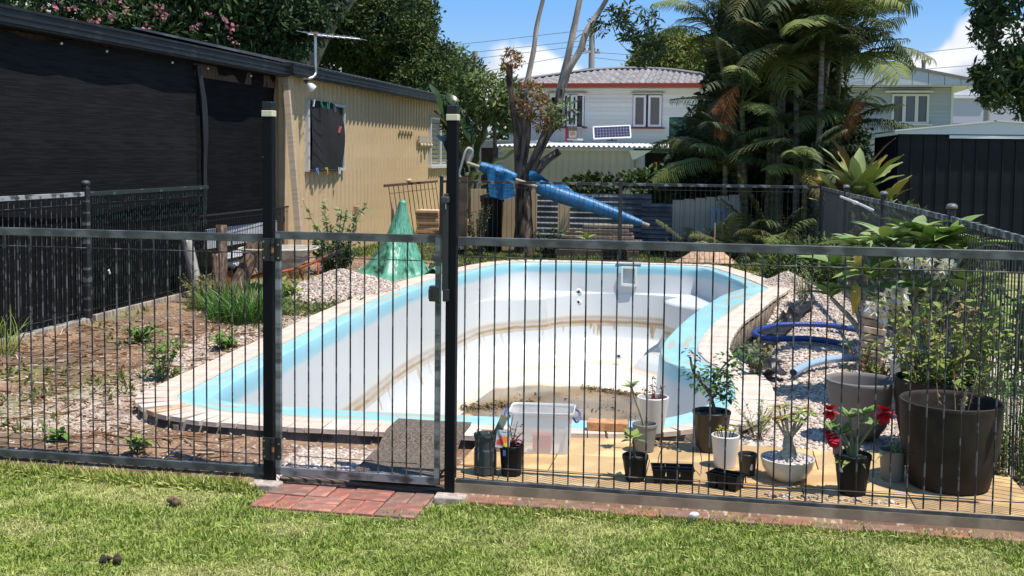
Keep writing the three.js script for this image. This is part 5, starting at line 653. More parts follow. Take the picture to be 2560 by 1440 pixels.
{ // rough dark block planter and seedling at the back of the pool
  const g = new RoundedBoxGeometry(0.38, 0.34, 0.3, 8, 0.03), p = g.attributes.position; for (let i = 0; i < p.count; i++) { const n = (fbm(p.getX(i) * 20 + 9, p.getY(i) * 20 + 9, p.getZ(i) * 20, 3) - 0.5) * 0.08; p.setXYZ(i, p.getX(i) * (1 + n), p.getY(i) * (1 + n), p.getZ(i) * (1 + n)); } const o = thing('root_ball', 'square dark root ball of a plant standing behind the far fence', 'root ball', [-0.36, 0.22, -11.75]); part(o, 'soil', boxUV(g), grain([0.025, 0.016, 0.01], [0.11, 0.07, 0.04], { m: 0.12, rough: 1, bump: 0.02 })); bush(o, { n: 12, h: 0.3, w: 0.15, leaf: leafG(0.04, 0.02), m: leafM([0.2, 0.09, 0.05]), per: 12, stem: 0.003 });
  const s = thing('seedling', 'young pale-leaved plant beside the root ball', 'plant', [-0.8, 0.0, -11.75]); part(s, 'stem', tube([[0, 0, 0], [0.01, 0.25, 0], [0, 0.5, 0]], 0.008, 8, 6), stemM); rosette(s, V(0, 0.3, 0), 10, leafG(0.26, 0.09, { droop: 0.5 }), [leafMs.pale, leafMs.lime], { rise: 1.2, h: 0.2 });
}
{ // weeds and plants in the left bed
  const long = (lab, pos, n, h, w, m, nm = 'grass_tuft') => { const o = thing(nm, lab, 'grass', pos), l = []; for (let i = 0; i < n; i++) { const a = R(0, 6.28), r = w * Math.sqrt(rnd()) * 0.55; l.push(put(leafG(h, 0.011, { droop: R(0.3, 1.4), n: 5, shape: (t) => Math.pow(1 - t, 0.6) }), V(Math.cos(a) * r, 0, Math.sin(a) * r), aim(V(Math.cos(a) * R(0.05, 0.7), 1, Math.sin(a) * R(0.05, 0.7)), R(0, 6)), R(0.55, 1.15))); } part(o, 'blades', l, m, { kind: 'stuff' }); return o; };
  const lush = leafM([0.085, 0.19, 0.03], { roughness: 0.4 }); long('thick lush clump of long green grass beside the gate post', [-3.28, 0.06, -4.85], 750, 0.44, 0.62, lush); long('grass clump under the leftmost log', [-3.75, 0.08, -5.2], 300, 0.36, 0.4, leafMs.olive); long('drooping grass tuft at the left edge by the fence', [-4.15, 0.08, -2.35], 70, 0.42, 0.2, leafMs.lime); long('dry yellowish grass at the foot of the tan wall', [-4.2, 0.05, -8.0], 260, 0.5, 0.5, leafMs.dry);
  for (const [x, z, h, w, lab, m] of [[-2.62, -2.05, 0.34, 0.17, 'broad-leaved green weed on the gravel beside the pool rim', leafMs.mid], [-2.72, -3.3, 0.14, 0.2, 'small flat weed on the gravel in front of the lush clump', leafMs.mid], [-3.5, -3.35, 0.16, 0.17, 'low weed by the left fence base', leafMs.mid], [-1.78, -0.22, 0.13, 0.05, 'small weed just behind the left fence panel', leafMs.lime], [-2.35, -0.35, 0.07, 0.06, 'sparse weed at the far left behind the front fence', leafMs.mid]]) { const o = thing('weed', lab, 'weed', [x, groundY(x, z) - 0.01, z]); bush(o, { n: h < 0.14 ? 7 : 16, h, w, leaf: leafG(0.065, 0.034, { droop: 0.5, wave: 0.004 }), m, per: 8, stem: 0.003, from: 0.25 }); }
  const gc = []; for (let i = 0; i < 700; i++) { const x = R(-4.3, -2.4), z = R(-7.2, -0.2), q = fbm(x * 1.1 + 3, z * 1.1 + 8, 6, 4); if (q < 0.53 || (z > -1.2 && rnd() < 0.75) || inPoly(x, z, hole) || nearPool(x, z)[0] < 0.4) continue; gc.push({ p: V(x, groundY(x, z), z), q: yq(0.5), s: R(0.6, 1.3), c: mix3([0.1, 0.16, 0.03], [0.24, 0.22, 0.08], rnd()) }); } for (let i = 0; i < 500; i++) { const x = R(-3.4, -2.45), z = R(-6.6, -5.2); gc.push({ p: V(x, groundY(x, z), z), q: yq(0.5), s: R(0.7, 1.4), c: mix3([0.13, 0.18, 0.05], [0.26, 0.26, 0.11], rnd()) }); } for (let i = 0; i < 260; i++) { const x = R(-2.75, -2.2), z = R(-10.6, -8.8); if (nearPool(x, z)[0] < 0.3) continue; gc.push({ p: V(x, groundY(x, z), z), q: yq(0.5), s: R(0.7, 1.6), c: mix3([0.12, 0.15, 0.05], [0.22, 0.2, 0.1], rnd()) }); }
  swarm(scene, 'ground_cover', clumpG(leafG(0.05, 0.018), 14, 0.05), leafM([1, 1, 1], { transmission: 0.2 }), gc, { label: 'low patchy weeds over the soil left of the pool', category: 'ground cover' });
  const tw = []; for (let i = 0; i < 1500; i++) { const x = R(-4.4, -1.3), z = -R(0.1, 4.2); if (inPoly(x, z, hole) || nearPool(x, z)[0] < 0.3) continue; const v = R(0.5, 1.3), t = rnd() < 0.2 ? [0.5, 0.4, 0.28] : [0.22, 0.12, 0.06]; tw.push({ p: V(x, groundY(x, z) + R(0.002, 0.02), z), q: new THREE.Quaternion().setFromEuler(new THREE.Euler(R(-.3, .3), R(0, 6.28), R(-.3, .3))), s: [R(.6, 1.5), R(.6, 1.5), R(0.5, 1.6)], c: t.map((q) => q * v) }); }
  swarm(scene, 'bark_mulch', tf(new THREE.CylinderGeometry(0.0035, 0.0055, 0.1, 5), 0, 0, 0, Math.PI / 2, 0, 0), flat([1, 1, 1], 0.95), tw, { label: 'brown roots and bark chips on the soil at the left', category: 'mulch' });
  const sh = thing('shrub', 'dusty shrub with pale green leafy shoots against the tan wall', 'shrub', [-3.68, 0.05, -8.5]); bush(sh, { n: 60, h: 0.55, w: 0.38, leaf: leafG(0.08, 0.03), m: leafMs.deep, per: 20, stem: 0.006, from: 0.2, base: 0.1 }); bush(sh, { n: 14, h: 1.02, w: 0.5, leaf: leafG(0.085, 0.035, { droop: 0.4 }), m: leafMs.pale, per: 24, stem: 0.006, from: 0.55, base: 0.1, name: 'shoots' });
  const s2 = thing('shrub', 'small grey-leaved shrub right of the green tarp', 'shrub', [-2.75, 0.05, -10.4]); bush(s2, { n: 26, h: 0.42, w: 0.3, leaf: leafG(0.045, 0.02), m: leafM([0.16, 0.13, 0.11]), per: 20, stem: 0.004, from: 0.2, base: 0.08 });
  const s3 = thing('shrub', 'low green plant under the wheelbarrow', 'shrub', [-3.45, 0.05, -6.3]); bush(s3, { n: 20, h: 0.24, w: 0.2, leaf: leafG(0.1, 0.05), m: leafMs.lime, per: 6, stem: 0.004, from: 0.3 });
  const s4 = thing('shrub', 'yellowing shrub at the foot of the leftmost log', 'shrub', [-4.05, 0.05, -5.5]); bush(s4, { n: 26, h: 0.4, w: 0.22, leaf: leafG(0.06, 0.03), m: leafMs.olive, per: 10, stem: 0.004, from: 0.2 });
}
{ // droppings and scraps on the lawn
  const c = flat([0.10, 0.06, 0.035], 0.95); [[-1.24, 0.41, 'larger dried brown clod on the lawn near the left panel', [0.14, 0.085, 0.05]], [-1.12, 1.17, 'dark dropping on the lawn at the bottom edge', [0.045, 0.03, 0.022]]].forEach(([x, z, l, q]) => { const o = thing('dropping', l, 'dropping', [x, 0.012, z]); for (let i = 0; i < 9; i++) part(o, 'clod', put(pebbleG[i % 3], V(R(-.035, .035), R(0.0, 0.02), R(-.025, .025)), rq(), R(0.012, 0.022)), flat(q, 0.95)); });
  solo('paper_scrap', 'small white crumpled scrap on the lawn below the right panel', 'scrap', put(pebbleG[1], V(), new THREE.Quaternion(), 0.024), flat([0.72, 0.7, 0.7], 0.8), [1.18, 0.05, 0.14]);
}
// ───────── trees ─────────
const barkM = grain([0.10, 0.08, 0.065], [0.26, 0.22, 0.18], { m: 0.6, fx: 10, fy: 5, rough: 0.95, bump: 0.02 }), smoothBark = grain([0.22, 0.17, 0.135], [0.46, 0.39, 0.33], { m: 0.8, fx: 7, fy: 4, rough: 0.85, bump: 0.01 });
const white1 = leafM([1, 1, 1], { roughness: 0.7, transmission: 0.28 });
function crown(o, blobs, geo, tones, { name = 'crown', gap = 0.42, s = [0.75, 1.3], droop = 0 } = {}) {
  const L = []; for (const [x, y, z, rx, ry, rz, n] of blobs) for (let i = 0; i < n; i++) { const d = V(R(-1, 1), R(-1, 1), R(-1, 1)); if (d.lengthSq() > 1) { i--; continue; } const r = Math.pow(d.length(), 0.45) / Math.max(d.length(), 1e-3), p = V(x + d.x * r * rx, y + d.y * r * ry, z + d.z * r * rz); if (fbm(p.x * 1.4 + 50, p.y * 1.4 + 50, p.z * 1.4 + 50, 3) < gap) continue; const t = tones[Math.floor(R(0, tones.length))], v = R(0.7, 1.25); L.push({ p, q: rq(), s: R(...s), c: t.map((q) => q * v) }); }
  swarm(o, name, geo, white1, L);
}
const sprayA = clumpG(leafG(0.12, 0.05, { n: 2 }), 26, 0.24), sprayB = clumpG(leafG(0.12, 0.045, { n: 2 }), 18, 0.2), sprayHang = (() => { const l = []; for (let i = 0; i < 14; i++) l.push(put(leafG(0.2, 0.055, { n: 3, droop: 0.5 }), V(R(-.15, .15), R(-.15, .15), R(-.15, .15)), aim(V(R(-1, 1), R(-1.6, 0.2), R(-1, 1))), R(.7, 1.2))); return join(l); })();
{
  const t = thing('tree', 'large dark spreading tree with thick grey trunks behind the tan shed', 'tree');
  [[[-10.7, 0, -23], [-10.75, 2.5, -23], [-10.6, 4.6, -23], [-10.4, 7.2, -23]], [[-10.0, 0, -23.3], [-9.95, 3, -23.3], [-9.6, 4.4, -23.2], [-8.7, 5.7, -23], [-8.2, 7, -23]], [[-9.9, 3.4, -23.1], [-9.2, 4.6, -22.8], [-8.4, 5.6, -22.6], [-7.6, 6.6, -22.6]], [[-10.2, 0, -23.4], [-10.25, 3.5, -23.4], [-10.2, 5, -23.4], [-9.8, 7, -23.4]]].forEach((p, i) => part(t, i === 2 ? 'limb' : 'trunk', tube(p, [0.36, 0.27, 0.22, 0.16, 0.12].slice(0, p.length).map((r) => r * [1, 0.95, 0.6, 0.6][i]), 24, 12, 0.15), grain([0.17, 0.15, 0.135], [0.32, 0.3, 0.27], { m: 0.9, fx: 6, fy: 6, rough: 0.95, bump: 0.015, n: 128 })));
  crown(t, [[-10.2, 7.0, -25, 2.8, 1.7, 2.4, 1400], [-8.4, 5.3, -25, 1.6, 1.5, 2, 1500], [-7.4, 4.4, -24.6, 0.8, 0.9, 0.8, 300], [-6.7, 3.4, -24.6, 1.2, 1.0, 1.3, 700], [-8.6, 3.9, -25.8, 1.9, 1.6, 1.2, 1300], [-6.3, 4.25, -24.4, 0.4, 0.35, 0.5, 60], [-5.5, 3.9, -24.2, 0.3, 0.35, 0.3, 45], [-11.4, 5.6, -26, 2, 2.2, 1.2, 1100]], sprayA, [[0.045, 0.085, 0.02], [0.03, 0.06, 0.016], [0.075, 0.12, 0.025], [0.11, 0.15, 0.03]], { gap: 0.36 });
}
{
  const t = thing('flowering_tree', 'dark-leaved tree with pink flower clusters behind the awning', 'tree');
  part(t, 'trunk', tube([[-11.5, 0, -17.5], [-11.4, 3, -17.5], [-11.0, 5, -17.5], [-10.2, 7, -17.5]], [0.3, 0.24, 0.18, 0.1], 16, 10, 0.2), barkM); for (const q of [[-9.9, 6.2], [-12.6, 5.8], [-9.2, 5.2]]) part(t, 'limb', tube([[-11.3, 3.2, -17.5], [(q[0] - 11.2) / 2, 4.6, -17.3], [q[0], q[1], -17.2]], [0.13, 0.09, 0.04], 12, 8), barkM);
  crown(t, [[-12.6, 5.2, -17.6, 2.4, 1.7, 1.5, 1500], [-9.8, 4.9, -17.6, 1.7, 1.3, 1.3, 1400], [-8.4, 4.8, -18.2, 1.0, 1.2, 1, 500], [-11.2, 4.2, -16.6, 2.2, 0.6, 0.5, 420], [-10.6, 5.2, -19, 3.6, 1.5, 0.8, 900]], sprayHang, [[0.03, 0.065, 0.018], [0.02, 0.045, 0.014], [0.06, 0.11, 0.025], [0.1, 0.16, 0.05]], { gap: 0.34 });
  const petalG = join(Array.from({ length: 9 }, () => put(leafG(0.07, 0.06, { droop: 0.6, n: 2 }), V(R(-.05, .05), R(-.05, .05), R(-.05, .05)), rq(), R(.7, 1.2)))), pk = leafM([0.5, 0.2, 0.24]), pk2 = leafM([0.38, 0.14, 0.2]);
  for (let i = 0; i < 44; i++) { const f = part(t, 'flower_cluster', petalG, i % 3 ? pk : pk2); f.position.set(R(-13.4, -8.2), 0, R(-16.0, -15.6)); f.position.y = lerp(4.75, 3.5, clamp((f.position.x + 13.4) / 5.2)) + R(-.15, .75); f.scale.setScalar(R(0.8, 1.7)); f.rotation.set(R(0, 6), R(0, 6), R(0, 6)); }
}
{ // lopped tree behind the far fence
  const t = thing('lopped_tree', 'heavily lopped tree with bare upright branches behind the far fence', 'tree', [0, 0, -12.7]), dk = grain([0.035, 0.025, 0.02], [0.17, 0.12, 0.09], { m: 0.6, fx: 9, fy: 4, rough: 0.95, bump: 0.02 });
  [[[-1.95, -0.05], [-1.96, 0.5], [-1.98, 1.1], [-2.02, 1.6], [-2.08, 2.3], [.26, .22, .2, .15, .12], dk], [[-1.98, 1.0], [-1.82, 1.5], [-1.6, 2.05], [-1.45, 2.4], [-1.38, 2.75], [.17, .12, .12, .11, .09], dk], [[-2.05, 1.8], [-2.15, 2.5], [-2.22, 2.95], [-2.22, 3.15], [.09, .08, .075, .085], dk], [[-2.0, 1.5], [-1.92, 2.1], [-1.95, 2.55], [-2.0, 2.75], [.12, .1, .09, .08], dk], [[-1.98, 2.55], [-1.93, 2.8], [-1.83, 3.35], [-1.79, 3.75], [-1.68, 4.25], [-1.5, 4.9], [.07, .06, .055, .05, .045, .03], smoothBark], [[-1.42, 2.5], [-1.36, 2.85], [-1.22, 3.45], [-1.1, 4.1], [-0.95, 4.9], [.1, .085, .07, .06, .045], smoothBark], [[-1.34, 2.8], [-1.25, 3.05], [-1.05, 3.4], [-0.98, 3.65], [-0.8, 3.95], [-0.62, 4.25], [-0.4, 4.7], [.085, .075, .07, .075, .055, .05, .04], smoothBark], [[-1.62, 1.95], [-1.5, 2.1], [-1.35, 2.2], [.07, .06, .05], dk], [[-1.9, 1.15], [-1.65, 1.55], [-1.4, 1.75], [.11, .09, .08], dk], [[-1.83, 4.2], [-1.88, 4.5], [.03, .025], smoothBark], [[-1.2, 3.5], [-1.05, 3.62], [-0.85, 3.68], [-0.6, 3.7], [.014, .012, .009, .006], smoothBark], [[-0.72, 3.98], [-0.4, 4.02], [-0.15, 3.9], [0.05, 3.5], [.018, .014, .01, .006], smoothBark], [[-0.6, 3.85], [-0.45, 3.5], [-0.25, 3.3], [.012, .009, .006], smoothBark]].forEach((d) => { const m = d.pop(), r = d.pop(); part(t, r[0] > 0.15 ? 'trunk' : 'limb', tube(d.map(([x, y], i) => V(x, y, 0.06 * Math.sin(x * 7 + y))), r.map((q) => q * (q > 0.1 ? 0.68 : 0.74)), 22, 11, 0.22), m); });
  crown(t, [[-0.15, 3.75, 0, 0.32, 0.3, 0.25, 60], [0.0, 3.4, 0, 0.26, 0.3, 0.2, 55], [-0.75, 3.75, 0, 0.18, 0.15, 0.15, 18], [-0.4, 3.95, 0, 0.3, 0.15, 0.2, 22]], clumpG(leafG(0.13, 0.035, { droop: 0.4 }), 6, 0.06), [[0.03, 0.055, 0.02], [0.045, 0.08, 0.025]], { name: 'hanging_foliage', gap: 0.2, s: [0.7, 1.2] });
  crown(t, [[-1.85, 2.55, 0.1, 0.28, 0.32, 0.25, 130], [-1.65, 2.35, 0.15, 0.2, 0.3, 0.2, 70], [-2.2, 3.2, 0, 0.17, 0.2, 0.15, 50]], clumpG(leafG(0.09, 0.03, { droop: 0.5 }), 7, 0.05), [[0.3, 0.12, 0.06], [0.26, 0.2, 0.06], [0.16, 0.17, 0.04], [0.36, 0.2, 0.12]], { name: 'new_sprouts', gap: 0.2, s: [0.6, 1.1] });
  crown(t, [[-1.35, 2.35, 0.15, 0.22, 0.18, 0.2, 26]], clumpG(leafG(0.16, 0.04, { droop: 0.4 }), 5, 0.05), [[0.12, 0.17, 0.06], [0.2, 0.25, 0.12]], { name: 'side_shoots', gap: 0.1, s: [0.7, 1.1] });
}
{
  const t = thing('tree', 'light green bushy tree between the shed and the lopped tree', 'tree', [-3.0, 0, -15.2]); part(t, 'trunk', tube([[0, 0, 0], [0.05, 1.2, 0], [0, 2.4, 0]], [0.07, 0.05, 0.03], 10, 8), barkM); crown(t, [[-0.1, 2.75, 0, 0.6, 0.45, 0.5, 300], [-0.55, 2.4, 0, 0.4, 0.6, 0.4, 160], [0.35, 2.5, 0.1, 0.35, 0.4, 0.3, 120], [-0.6, 3.3, 0, 0.18, 0.35, 0.2, 35]], clumpG(leafG(0.13, 0.03, { droop: 0.4 }), 9, 0.1), [[0.13, 0.19, 0.045], [0.08, 0.13, 0.03], [0.2, 0.25, 0.08]], { gap: 0.3 });
  const b = thing('banana_plant', 'dark banana plant with huge torn leaves beside the shed end', 'plant', [-3.3, 0, -14.7]), bl = leafG(1.35, 0.42, { droop: 0.35, n: 10, fold: 0.25, shape: (t) => 0.75 * Math.pow(Math.sin(Math.PI * (0.06 + 0.9 * t)), 0.4), wave: 0.03 }), bm = [leafM([0.03, 0.06, 0.025], { roughness: 0.3 }), leafM([0.045, 0.085, 0.03], { roughness: 0.3 })];
  part(b, 'stem', tube([[0, 0, 0], [0, 0.8, 0], [0.03, 1.4, 0]], [0.12, 0.1, 0.07], 10, 10), flat([0.13, 0.13, 0.07], 0.7)); leaves(b, [[-0.1, 1.35, 0.0, -0.25, 1, 0.1], [0.05, 1.3, 0, 0.15, 1, 0.15], [-0.1, 1.2, 0, -0.45, 0.9, -0.4], [0.1, 1.2, 0.1, 0.8, 0.75, 0.3], [0.15, 1.1, 0.1, 0.9, 0.35, 0.4], [0.0, 1.1, 0.2, 0.3, 0.4, 0.8], [0, 1.9, 0, -0.35, 1, 0], [-0.45, 2.0, 0, -0.15, 1, 0]].map(([x, y, z, a, c, d], i) => ({ p: V(x, y, z), d: V(a, c, d), g: bl, m: bm[i % 2], s: i > 5 ? 0.85 : 1, roll: R(-.7, .7) })));
  const b2 = thing('tree', 'rounded yellow-green tree behind the white house roof', 'tree', [-1.2, 0, -46]); part(b2, 'trunk', tube([[0, 0, 0], [0.1, 2.5, 0], [0, 5, 0]], [0.35, 0.28, 0.15], 10, 10), barkM); crown(b2, [[-0.1, 5.6, 0, 1.9, 1.7, 1.6, 1500], [1.3, 5.4, 0, 1.5, 1.5, 1.4, 900], [-1.5, 4.9, 0.3, 1.1, 0.9, 1, 500], [2.6, 5, 0, 1.4, 1.2, 1.2, 500]], clumpG(leafG(0.22, 0.09, { n: 2 }), 16, 0.26), [[0.17, 0.2, 0.035], [0.12, 0.15, 0.03], [0.23, 0.25, 0.05]], { gap: 0.34 });
  const r = thing('tree', 'dark tree with hanging glossy leaves at the right edge', 'tree', [6.7, 0, -16.2]); part(r, 'trunk', tube([[0.5, 0, 0], [0.4, 2, 0], [0.2, 4, 0], [0, 6, 0]], [0.2, 0.16, 0.12, 0.07], 12, 10, 0.2), barkM); crown(r, [[-0.1, 4.3, 0, 1.0, 1.4, 0.9, 700], [-0.35, 3.2, 0, 0.75, 0.7, 0.6, 240], [0.3, 5.3, 0, 1.4, 1, 1, 500], [0.4, 2.9, 0, 0.9, 0.6, 0.6, 220], [-0.95, 4.6, 0, 0.25, 0.5, 0.3, 40]], sprayHang, [[0.03, 0.06, 0.02], [0.05, 0.09, 0.025], [0.09, 0.14, 0.03]], { gap: 0.34, s: [0.7, 1.1] });
}
// ───────── palms ─────────
const fronds = [0, 1, 2, 3].map((k) => {
  const n = 34, rach = [], l = [], L = 1.9, arch = [0.55, 0.8, 1.05, 0.4][k], P = (t) => V(0.05 * Math.sin(t * 3 + k), L * (0.42 * t - arch * 0.62 * t * t), L * t * (1 - 0.22 * arch * t));
  for (let i = 0; i <= 8; i++) rach.push(P(i / 8)); const g = [tube(rach, [0.018, 0.014, 0.009, 0.003], 14, 5)];
  for (let i = 0; i < n; i++) { const t = 0.14 + 0.85 * i / n, len = 0.52 * Math.pow(Math.sin(Math.PI * (0.12 + 0.8 * t)), 0.7), p = P(t), tan = P(Math.min(1, t + 0.01)).sub(P(t - 0.01)).normalize(); for (const s of [-1, 1]) g.push(put(leafG(len, 0.03, { droop: 0.7 + 0.3 * arch, fold: 0.25, n: 3, shape: (q) => Math.pow(Math.sin(Math.PI * (0.1 + 0.85 * q)), 0.6) }), p, aim(tan.clone().multiplyScalar(0.75).add(V(s * 1, 0.22 + R(-.15, .15), 0)), s * 0.5), R(0.88, 1.08))); }
  return join(g);
});
const frM = [[0.085, 0.125, 0.025], [0.045, 0.075, 0.018], [0.19, 0.225, 0.045], [0.12, 0.125, 0.03], [0.32, 0.25, 0.08]].map((c) => leafM(c, { roughness: 0.65, transmission: 0.4 })), caneM = grain([0.10, 0.09, 0.04], [0.19, 0.18, 0.09], { m: 0.22, fx: 2, fy: 8, oct: 2, rough: 0.7 }), greyCane = grain([0.15, 0.135, 0.115], [0.25, 0.235, 0.2], { m: 0.22, fx: 2, fy: 8, oct: 2, rough: 0.8 });
function palm(label, x, z, h, lx, lz, n, s, grey, up = 0.5) {
  const o = thing('palm', label, 'palm', [x, 0, z], 0, undefined), top = V(lx, h, lz);
  if (h > 0.4) part(o, 'trunk', tube([[0, 0, 0], [lx * 0.25, h * 0.45, lz * 0.3], [lx * 0.7, h * 0.8, lz * 0.7], top.toArray()], [0.06, 0.05, 0.045, 0.04], 16, 9), grey ? greyCane : caneM);
  if (h > 1) part(o, 'crownshaft', tube([top.toArray(), [lx * 1.1, h + 0.35, lz * 1.1]], [0.048, 0.03], 6, 9), flat([0.17, 0.2, 0.07], 0.5));
  for (let i = 0; i < n; i++) { const a = i * 2.4 + R(-.3, .3) + x, f = part(o, 'frond', fronds[Math.floor(R(0, 4))], frM[Math.floor(R(0, rnd() < 0.15 ? 5 : 4))]); f.position.set(lx * 1.1, h + (h > 1 ? 0.32 : 0.02) - i * 0.012, lz * 1.1); f.quaternion.copy(aim(V(Math.cos(a), R(-0.25, up * 2), Math.sin(a)), R(-.3, .3))); f.scale.setScalar(s * R(0.8, 1.15)); }
  return o;
}
{
  const P = [[1.6, -14.3, 3.5, -0.5, 0, 2, 0.68, 0, 'leaning cane palm at the left of the palm clump'], [1.6, -13.7, 2.35, -0.1, 0.1, 6, 0.68, 0, 'shorter cane palm in front at the left of the clump'], [1.95, -14.1, 4.1, 0.1, 0, 7, 0.88, 0, 'cane palm with yellow-green trunk left of the clump centre'], [2.15, -14.6, 3.4, 0.05, 0, 9, 0.95, 1, 'cane palm at the back centre of the clump'], [2.72, -13.4, 3.5, 0.0, 0, 9, 0.95, 1, 'tall palm with pale grey trunk right of the clump centre'], [2.42, -13.9, 3.0, -0.06, 0, 7, 0.85, 1, 'slender grey-trunked cane palm beside the tall pale trunk'], [2.95, -14.4, 3.1, 0.15, 0, 9, 0.95, 0, 'right-leaning cane palm at the right of the clump'], [2.1, -15, 3.9, 0, 0, 9, 1, 0, 'cane palm at the back left of the clump'], [2.75, -15, 3.9, 0.25, 0, 8, 0.92, 1, 'rightmost cane palm arching over the grey house'], [2.95, -13.8, 2.0, 0.1, 0, 8, 0.75, 0, 'low cane palm in front of the grey house wall'], [1.25, -13.5, 1.4, 0, 0, 8, 0.7, 0, 'small cane palm low at the left of the clump'], [2.5, -13.2, 1.3, 0, 0, 8, 0.65, 0, 'small cane palm low at the right of the clump']];
  for (const [x, z, h, lx, lz, n, s, g, lab] of P) palm(lab, x, z, h, lx, lz, n + 11, s * 1.05, g);
  [[1.35, -12.3, 0.55, 'young palm with arching fronds behind the far fence'], [1.85, -12.5, 0.6, 'young palm with yellowing frond over the far fence'], [2.35, -12.1, 0.5, 'small dark young palm near the fence corner'], [0.9, -12.9, 0.6, 'young palm by the cream fence panels'], [2.0, -13, 0.9, 'young palm deep in the shade of the clump']].forEach(([x, z, s, lab]) => palm(lab, x, z, 0.1, 0, 0, 9, s, 0, 0.8));
  palm('bright low palm inside the fence behind the gravel bank', 1.95, -10.55, 0.12, 0, 0, 14, 0.34, 0, 0.9).traverse((f) => { if (f.isMesh) f.material = leafM([0.14, 0.21, 0.03]); });
  const deadG = (() => { const P = (t) => V(0, -0.25 * t * t, 0.85 * t), g = [tube([P(0), P(.5), P(1)], [0.014, 0.009, 0.003], 8, 5)]; for (let i = 0; i < 24; i++) { const t = 0.12 + 0.86 * i / 24; for (const s of [-1, 1]) g.push(put(leafG(0.34 * Math.sin(Math.PI * (0.15 + 0.75 * t)), 0.013, { droop: 1.3, n: 4 }), P(t), aim(V(s, 0.1 + R(-.3, .3), 0.7)), R(.8, 1.15))); } return join(g); })(), dead = leafM([0.5, 0.17, 0.05], { roughness: 0.7 }); [[1.35, 2.75, -13.2, -0.35, -0.6, 0.5, 1, 'orange dead palm frond hanging at the left of the clump'], [1.45, 2.85, -13.2, -0.6, -0.3, 0.6, 0.9, 'second orange dead frond just above the hanging one'], [3.35, 2.75, -13.4, -0.6, -0.8, 0.4, 0.9, 'orange dead palm frond before the grey house']].forEach(([x, y, z, a, b, c, s, l]) => { const f = solo('dead_frond', l, 'palm frond', deadG, dead, [x, y, z]); f.quaternion.copy(aim(V(a, b, c))); f.scale.setScalar(s); });
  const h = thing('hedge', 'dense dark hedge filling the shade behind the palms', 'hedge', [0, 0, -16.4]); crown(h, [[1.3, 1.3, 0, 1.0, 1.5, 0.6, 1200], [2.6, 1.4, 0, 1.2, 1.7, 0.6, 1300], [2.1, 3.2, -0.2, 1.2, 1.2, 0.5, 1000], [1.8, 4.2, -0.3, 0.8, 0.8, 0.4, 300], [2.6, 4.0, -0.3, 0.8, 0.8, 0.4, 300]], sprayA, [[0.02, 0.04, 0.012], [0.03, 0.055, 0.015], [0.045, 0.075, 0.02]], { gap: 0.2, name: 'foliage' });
  const v = thing('vine', 'green vine trailing over the fence in front of the cream metal wall', 'vine', [0, -0.1, -17.2]); crown(v, [[-1.3, 1.1, 0, 0.75, 0.22, 0.3, 240], [-0.3, 1.15, 0, 0.7, 0.3, 0.3, 260], [0.35, 1.05, 0, 0.5, 0.55, 0.3, 260], [-0.7, 0.8, 0.1, 1.2, 0.3, 0.2, 220]], clumpG(leafG(0.11, 0.08, { n: 2 }), 10, 0.12), [[0.06, 0.1, 0.025], [0.1, 0.15, 0.035], [0.035, 0.06, 0.02]], { gap: 0.3, name: 'foliage' });
  const iv = thing('vine', 'leafy vine climbing the post under the green shade cloth', 'vine', [0.2, 0, -19.2]); crown(iv, [[0.2, 1.2, 0, 0.5, 0.7, 0.3, 300], [0.8, 1.0, 0, 0.5, 0.8, 0.3, 260]], clumpG(leafG(0.11, 0.08, { n: 2 }), 10, 0.12), [[0.03, 0.06, 0.018], [0.06, 0.1, 0.03]], { gap: 0.25, name: 'foliage' });
  const rh = thing('hedge', 'low dark hedge outside the right side fence', 'hedge', [3.35, 0, -8]); crown(rh, [[0, 0.4, 2, 0.3, 0.5, 1.2, 420], [0, 0.45, 0, 0.3, 0.55, 1.3, 460], [0.05, 0.45, -2.2, 0.35, 0.55, 1.2, 420]], sprayB, [[0.04, 0.07, 0.02], [0.07, 0.11, 0.03], [0.025, 0.045, 0.015]], { gap: 0.2, name: 'foliage' });
  const s2 = thing('shrub', 'low green fern-like hedge inside the right fence corner', 'hedge', [2.25, 0.05, -9.9]); crown(s2, [[0, 0.22, 0, 0.45, 0.3, 0.4, 240], [0.2, 0.3, 0.6, 0.3, 0.3, 0.4, 160]], clumpG(leafG(0.08, 0.025, { n: 2 }), 14, 0.1), [[0.07, 0.12, 0.025], [0.11, 0.16, 0.03], [0.05, 0.085, 0.02]], { gap: 0.2, name: 'foliage' });
}
